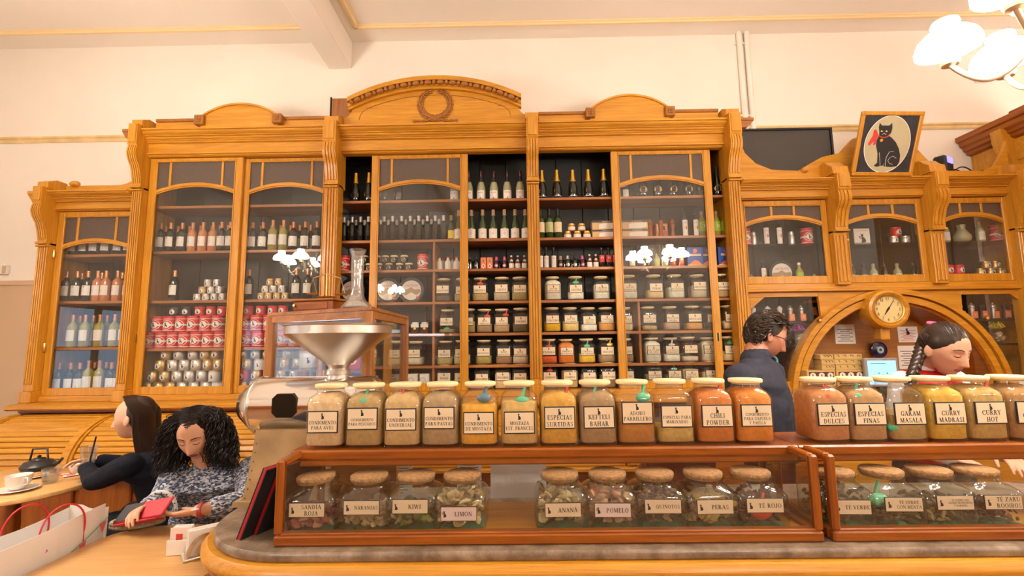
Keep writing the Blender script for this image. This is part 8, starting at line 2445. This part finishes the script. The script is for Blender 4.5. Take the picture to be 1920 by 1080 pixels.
for sx in (-1, 1):
    MB().tube([(sx * .033 + .026 * math.cos(t), .102, .000 + .020 * math.sin(t)) for t in [2 * PI * k / 20 for k in range(20)]], .0026, 6, closed=True).xform(Mm).build('rim', M['black'], gl, 60)
    MB().tube([(sx * .060, .098, .008), (sx * .078, .05, .008), (sx * .081, -.02, .004)], .0028, 6).xform(Mm).build('temple', M['black'], gl, 60)
MB().tube([(-.008, .106, .004), (.008, .106, .004)], .0026, 6).xform(Mm).build('bridge', M['black'], gl, 60)

# --- waitress in a red waistcoat
HWt = P(1772, 655, 2.22)
Rw = frame_of(Vector((.16, -.93, -.34)), -.02)
Mw = Matrix.Translation(HWt) @ Rw.to_4x4()
b4 = MB(); hl = head_local(True, 1.3); hl.xform(Mw); b4.add(hl.v, hl.f)
nb4 = HWt + Vector((-.005, .105, -.088))
chain(b4, [Mw @ Vector((0, -.035, -.06)), nb4], [.05, .055])
pel4 = Vector((nb4.x, 2.36, .95))
ac4 = Vector((.96, .28, 0)).normalized(); fb4 = Vector((.28, -.96, 0)).normalized()
s1, s2 = nb4 - ac4 * .172 + Vector((0, 0, -.075)), nb4 + ac4 * .172 + Vector((0, 0, -.075))
mid4 = nb4.lerp(pel4, .5)
ovals(b4, [(pel4, ac4 * .15, fb4 * .11), (mid4, ac4 * .115, fb4 * .085), (nb4 + Vector((0, 0, -.11)), ac4 * .13, fb4 * .085), (nb4 + Vector((0, 0, -.02)), ac4 * .055, fb4 * .05)])
e1 = s1 + Vector((-.03, .02, -.27)); w1_ = e1 + Vector((.10, -.16, -.04)); e2 = s2 + Vector((.05, .0, -.27)); w2_ = e2 + Vector((-.02, -.17, -.04))
chain(b4, [s1, e1, w1_], [.042, .034, .024]); chain(b4, [s2, e2, w2_], [.042, .034, .024])
hand(b4, w1_, Vector((.4, -.8, -.2)), (0, 0, -1), [.3] * 4, .92, 1); hand(b4, w2_, Vector((-.3, -.8, -.2)), (0, 0, -1), [.3] * 4, .92, -1)
for k in (-1, 1):
    h_ = pel4 + ac4 * .085 * k
    chain(b4, [h_, Vector((h_.x, h_.y, .5)), Vector((h_.x, h_.y + .02, .06))], [.085, .058, .042])
w4 = person('person', 'waitress with a dark braid, red waistcoat and bow tie behind the curry jars', b4, .0036, Mw, (.63, .34, .215), (.40, .12, .105), (.025, .014, .010), True)
ws = MB()
ovals(ws, [(pel4 + Vector((0, 0, -.02)), ac4 * .165, fb4 * .125), (mid4, ac4 * .15, fb4 * .11), (nb4 + Vector((0, 0, -.14)), ac4 * .165, fb4 * .105), (nb4 + Vector((0, 0, -.075)), ac4 * .142, fb4 * .082), (nb4 + Vector((0, 0, -.03)), ac4 * .08, fb4 * .066), (nb4 + Vector((0, 0, -.005)), ac4 * .066, fb4 * .064), (nb4 + Vector((0, -.006, .010)), ac4 * .060, fb4 * .060)])
chain(ws, [s1, e1, w1_], [.060, .052, .042]); chain(ws, [s2, e2, w2_], [.060, .052, .042])
garment('shirt', ws, .006, cloth('white_shirt', (.72, .69, .66), .2), w4, 4, .005, 4)
vs_ = MB()
ovals(vs_, [(pel4 + Vector((0, 0, .0)), ac4 * .172, fb4 * .132), (mid4, ac4 * .157, fb4 * .117), (nb4 + Vector((0, 0, -.14)), ac4 * .180, fb4 * .125), (nb4 + Vector((0, .0, -.075)), ac4 * .160, fb4 * .108), (nb4 + Vector((0, .0, -.035)), ac4 * .115, fb4 * .092), (nb4 + Vector((0, .01, -.012)), ac4 * .082, fb4 * .070)])
garment('waistcoat', vs_, .006, cloth('red_waistcoat', (.52, .012, .014), .2), w4, 4)
bw = nb4 + fb4 * .078 + Vector((.008, 0, .0))
bwm = MB()
for k in (-1, 1):
    bwm.loft([(-.03, .010, .010, 2), (0, .006, .008, 2), (.03, .020, .013, 3), (.045, .022, .010, 3)], 14) if False else None
    c_ = bw + ac4 * .035 * k
    bwm.ball(c_, (.034, .014, .020), 12, 8)
bwm.ball(bw, (.012, .016, .013), 10, 6)
bwm.build('bow_tie', M['red'], w4, 60)
sk = MB()
ovals(sk, [(pel4 + Vector((0, 0, .03)), ac4 * .165, fb4 * .13), (pel4 + Vector((0, 0, -.12)), ac4 * .19, fb4 * .15), (Vector((pel4.x, pel4.y, .45)), ac4 * .21, fb4 * .17)])
garment('skirt', sk, .012, M['jeans'], w4, 3)
for k in (-1, 1):
    h_ = pel4 + ac4 * .085 * k
    MB().ball((h_.x, h_.y - .04, .04), (.045, .11, .04), 12, 8).build('shoe', M['shoe'], w4, 60)
hw_ = MB()
def path4(u, rr):
    base = Vector((.080 * u.x, .096 * u.y - .012, .112 * u.z + .014))
    end = Vector((-.03, -.105, .062))
    pts = []
    for k in range(8):
        t = k / 7
        p = base.lerp(end, t)
        q_ = p - Vector((0, -.012, .014))
        e_ = math.sqrt((q_.x / .083) ** 2 + (q_.y / .10) ** 2 + (q_.z / .115) ** 2)
        if e_ < 1.0: p = Vector((0, -.012, .014)) + q_ / max(e_, .2)
        pts.append(p)
    return pts
strands(hw_, Mw, 700, lambda u: (u.z > .52 or (u.y < -.05 and u.z > -.35)) and not (u.y > .72 and u.z < .72), path4, .0034, 13)
hw_.build('hair', M['hair_brown'], w4, 60)
hcap = MB(); hcap.ball((0, -.014, .030), (.081, .096, .100), 26, 16); hcap.xform(Mw); hcap.build('hair_under', M['hair_brown'], w4, 60)
face_lines(w4, Mw, 1.3, True, M['hair_brown'])
kb = MB(); kb.ball(Mw @ Vector((-.03, -.105, .062)), .034, 12, 8); kb.build('hair_knot', M['hair_brown'], w4, 60)
tie_ = MB(); tie_.tube([Mw @ (Vector((-.03, -.10, .085)) + Vector((.03 * math.cos(t), .018 * math.sin(t), .012))) for t in [2 * PI * k / 16 for k in range(16)]], .006, 6, closed=True); tie_.build('hair_tie', M['pink'], w4, 60)
# braid falling over her shoulder
ba = Mw @ Vector((-.035, -.12, .05)); bb_ = P(1712, 700, 2.20); bc_ = P(1706, 735, 2.16)
br_ = MB()
for st in range(3):
    pts = []
    for k in range(30):
        t = k / 29
        p = ba.lerp(bb_, min(1, t * 1.5)) if t < .667 else bb_.lerp(bc_, (t - .667) * 3)
        a = 2 * PI * (t * 4.5) + st * 2 * PI / 3
        pts.append(p + Vector((.016 * math.cos(a), .012 * math.sin(2 * a), .004 * math.sin(a))))
    br_.tube(pts, [.019 - .008 * (k / 29) for k in range(30)], 8)
br_.build('braid', M['hair_brown'], w4, 60)

# --- customer at the very edge in a white shirt
H5 = P(1975, 640, 2.45)
M5 = Matrix.Translation(H5) @ frame_of(Vector((-.8, -.3, -.2)), 0).to_4x4()
b5 = MB(); hl = head_local(False, 1.0); hl.xform(M5); b5.add(hl.v, hl.f)
nb5 = H5 + Vector((.05, .02, -.17))
chain(b5, [M5 @ Vector((0, -.03, -.06)), nb5], [.055, .06])
p5 = Vector((nb5.x + .02, nb5.y + .05, .95)); a5 = Vector((.3, .95, 0)).normalized(); f5 = Vector((-.95, .3, 0)).normalized()
ovals(b5, [(p5, a5 * .15, f5 * .11), (nb5 + Vector((0, 0, -.12)), a5 * .16, f5 * .1), (nb5 + Vector((0, 0, -.03)), a5 * .07, f5 * .06)])
sa, sb_ = nb5 - a5 * .19 + Vector((0, 0, -.085)), nb5 + a5 * .19 + Vector((0, 0, -.085))
ea, eb_ = sa + Vector((-.05, 0, -.28)), sb_ + Vector((-.05, 0, -.28))
wa_, wb_ = ea + Vector((-.10, .1, .15)), eb_ + Vector((-.2, -.05, -.02))
chain(b5, [sa, ea, wa_], [.05, .04, .028]); chain(b5, [sb_, eb_, wb_], [.05, .04, .028])
hand(b5, wa_, Vector((-.3, .2, .8)), (-.8, .2, -.2), [.4] * 4, 1.0, 1); hand(b5, wb_, Vector((-.8, -.2, 0)), (0, 0, -1), [.3] * 4, 1.0, 1)
for k in (-1, 1):
    h_ = p5 + a5 * .09 * k
    chain(b5, [h_, Vector((h_.x, h_.y, .5)), Vector((h_.x, h_.y, .05))], [.085, .06, .045])
w5 = person('person', 'person in a white shirt cut off by the edge beyond the curry jars', b5, .006, M5, (.62, .34, .22), (.42, .14, .11), (.05, .03, .02), False)
g5 = MB()
ovals(g5, [(p5 + Vector((0, 0, -.1)), a5 * .19, f5 * .15), (nb5.lerp(p5, .5), a5 * .19, f5 * .14), (nb5 + Vector((0, 0, -.14)), a5 * .2, f5 * .13), (nb5 + Vector((0, 0, -.03)), a5 * .1, f5 * .08)])
chain(g5, [sa, ea, ea.lerp(wa_, .8)], [.075, .058, .045]); chain(g5, [sb_, eb_, eb_.lerp(wb_, .8)], [.075, .058, .045])
garment('shirt', g5, .008, cloth('white_shirt_two', (.72, .70, .68), .2), w5, 4, .006, 2)
t5 = MB()
for k in (-1, 1):
    h_ = p5 + a5 * .09 * k
    chain(t5, [h_ + Vector((0, 0, -.05)), Vector((h_.x, h_.y, .5)), Vector((h_.x, h_.y, .08))], [.105, .08, .06])
garment('trousers', t5, .012, M['jeans'], w5, 3)
h5 = MB(); h5.ball((0, -.02, .028), (.084, .1, .104), 24, 16); h5.xform(M5); h5.build('hair', M['hair_brown'], w5, 60)

bpy.data.scenes.remove(TMP)
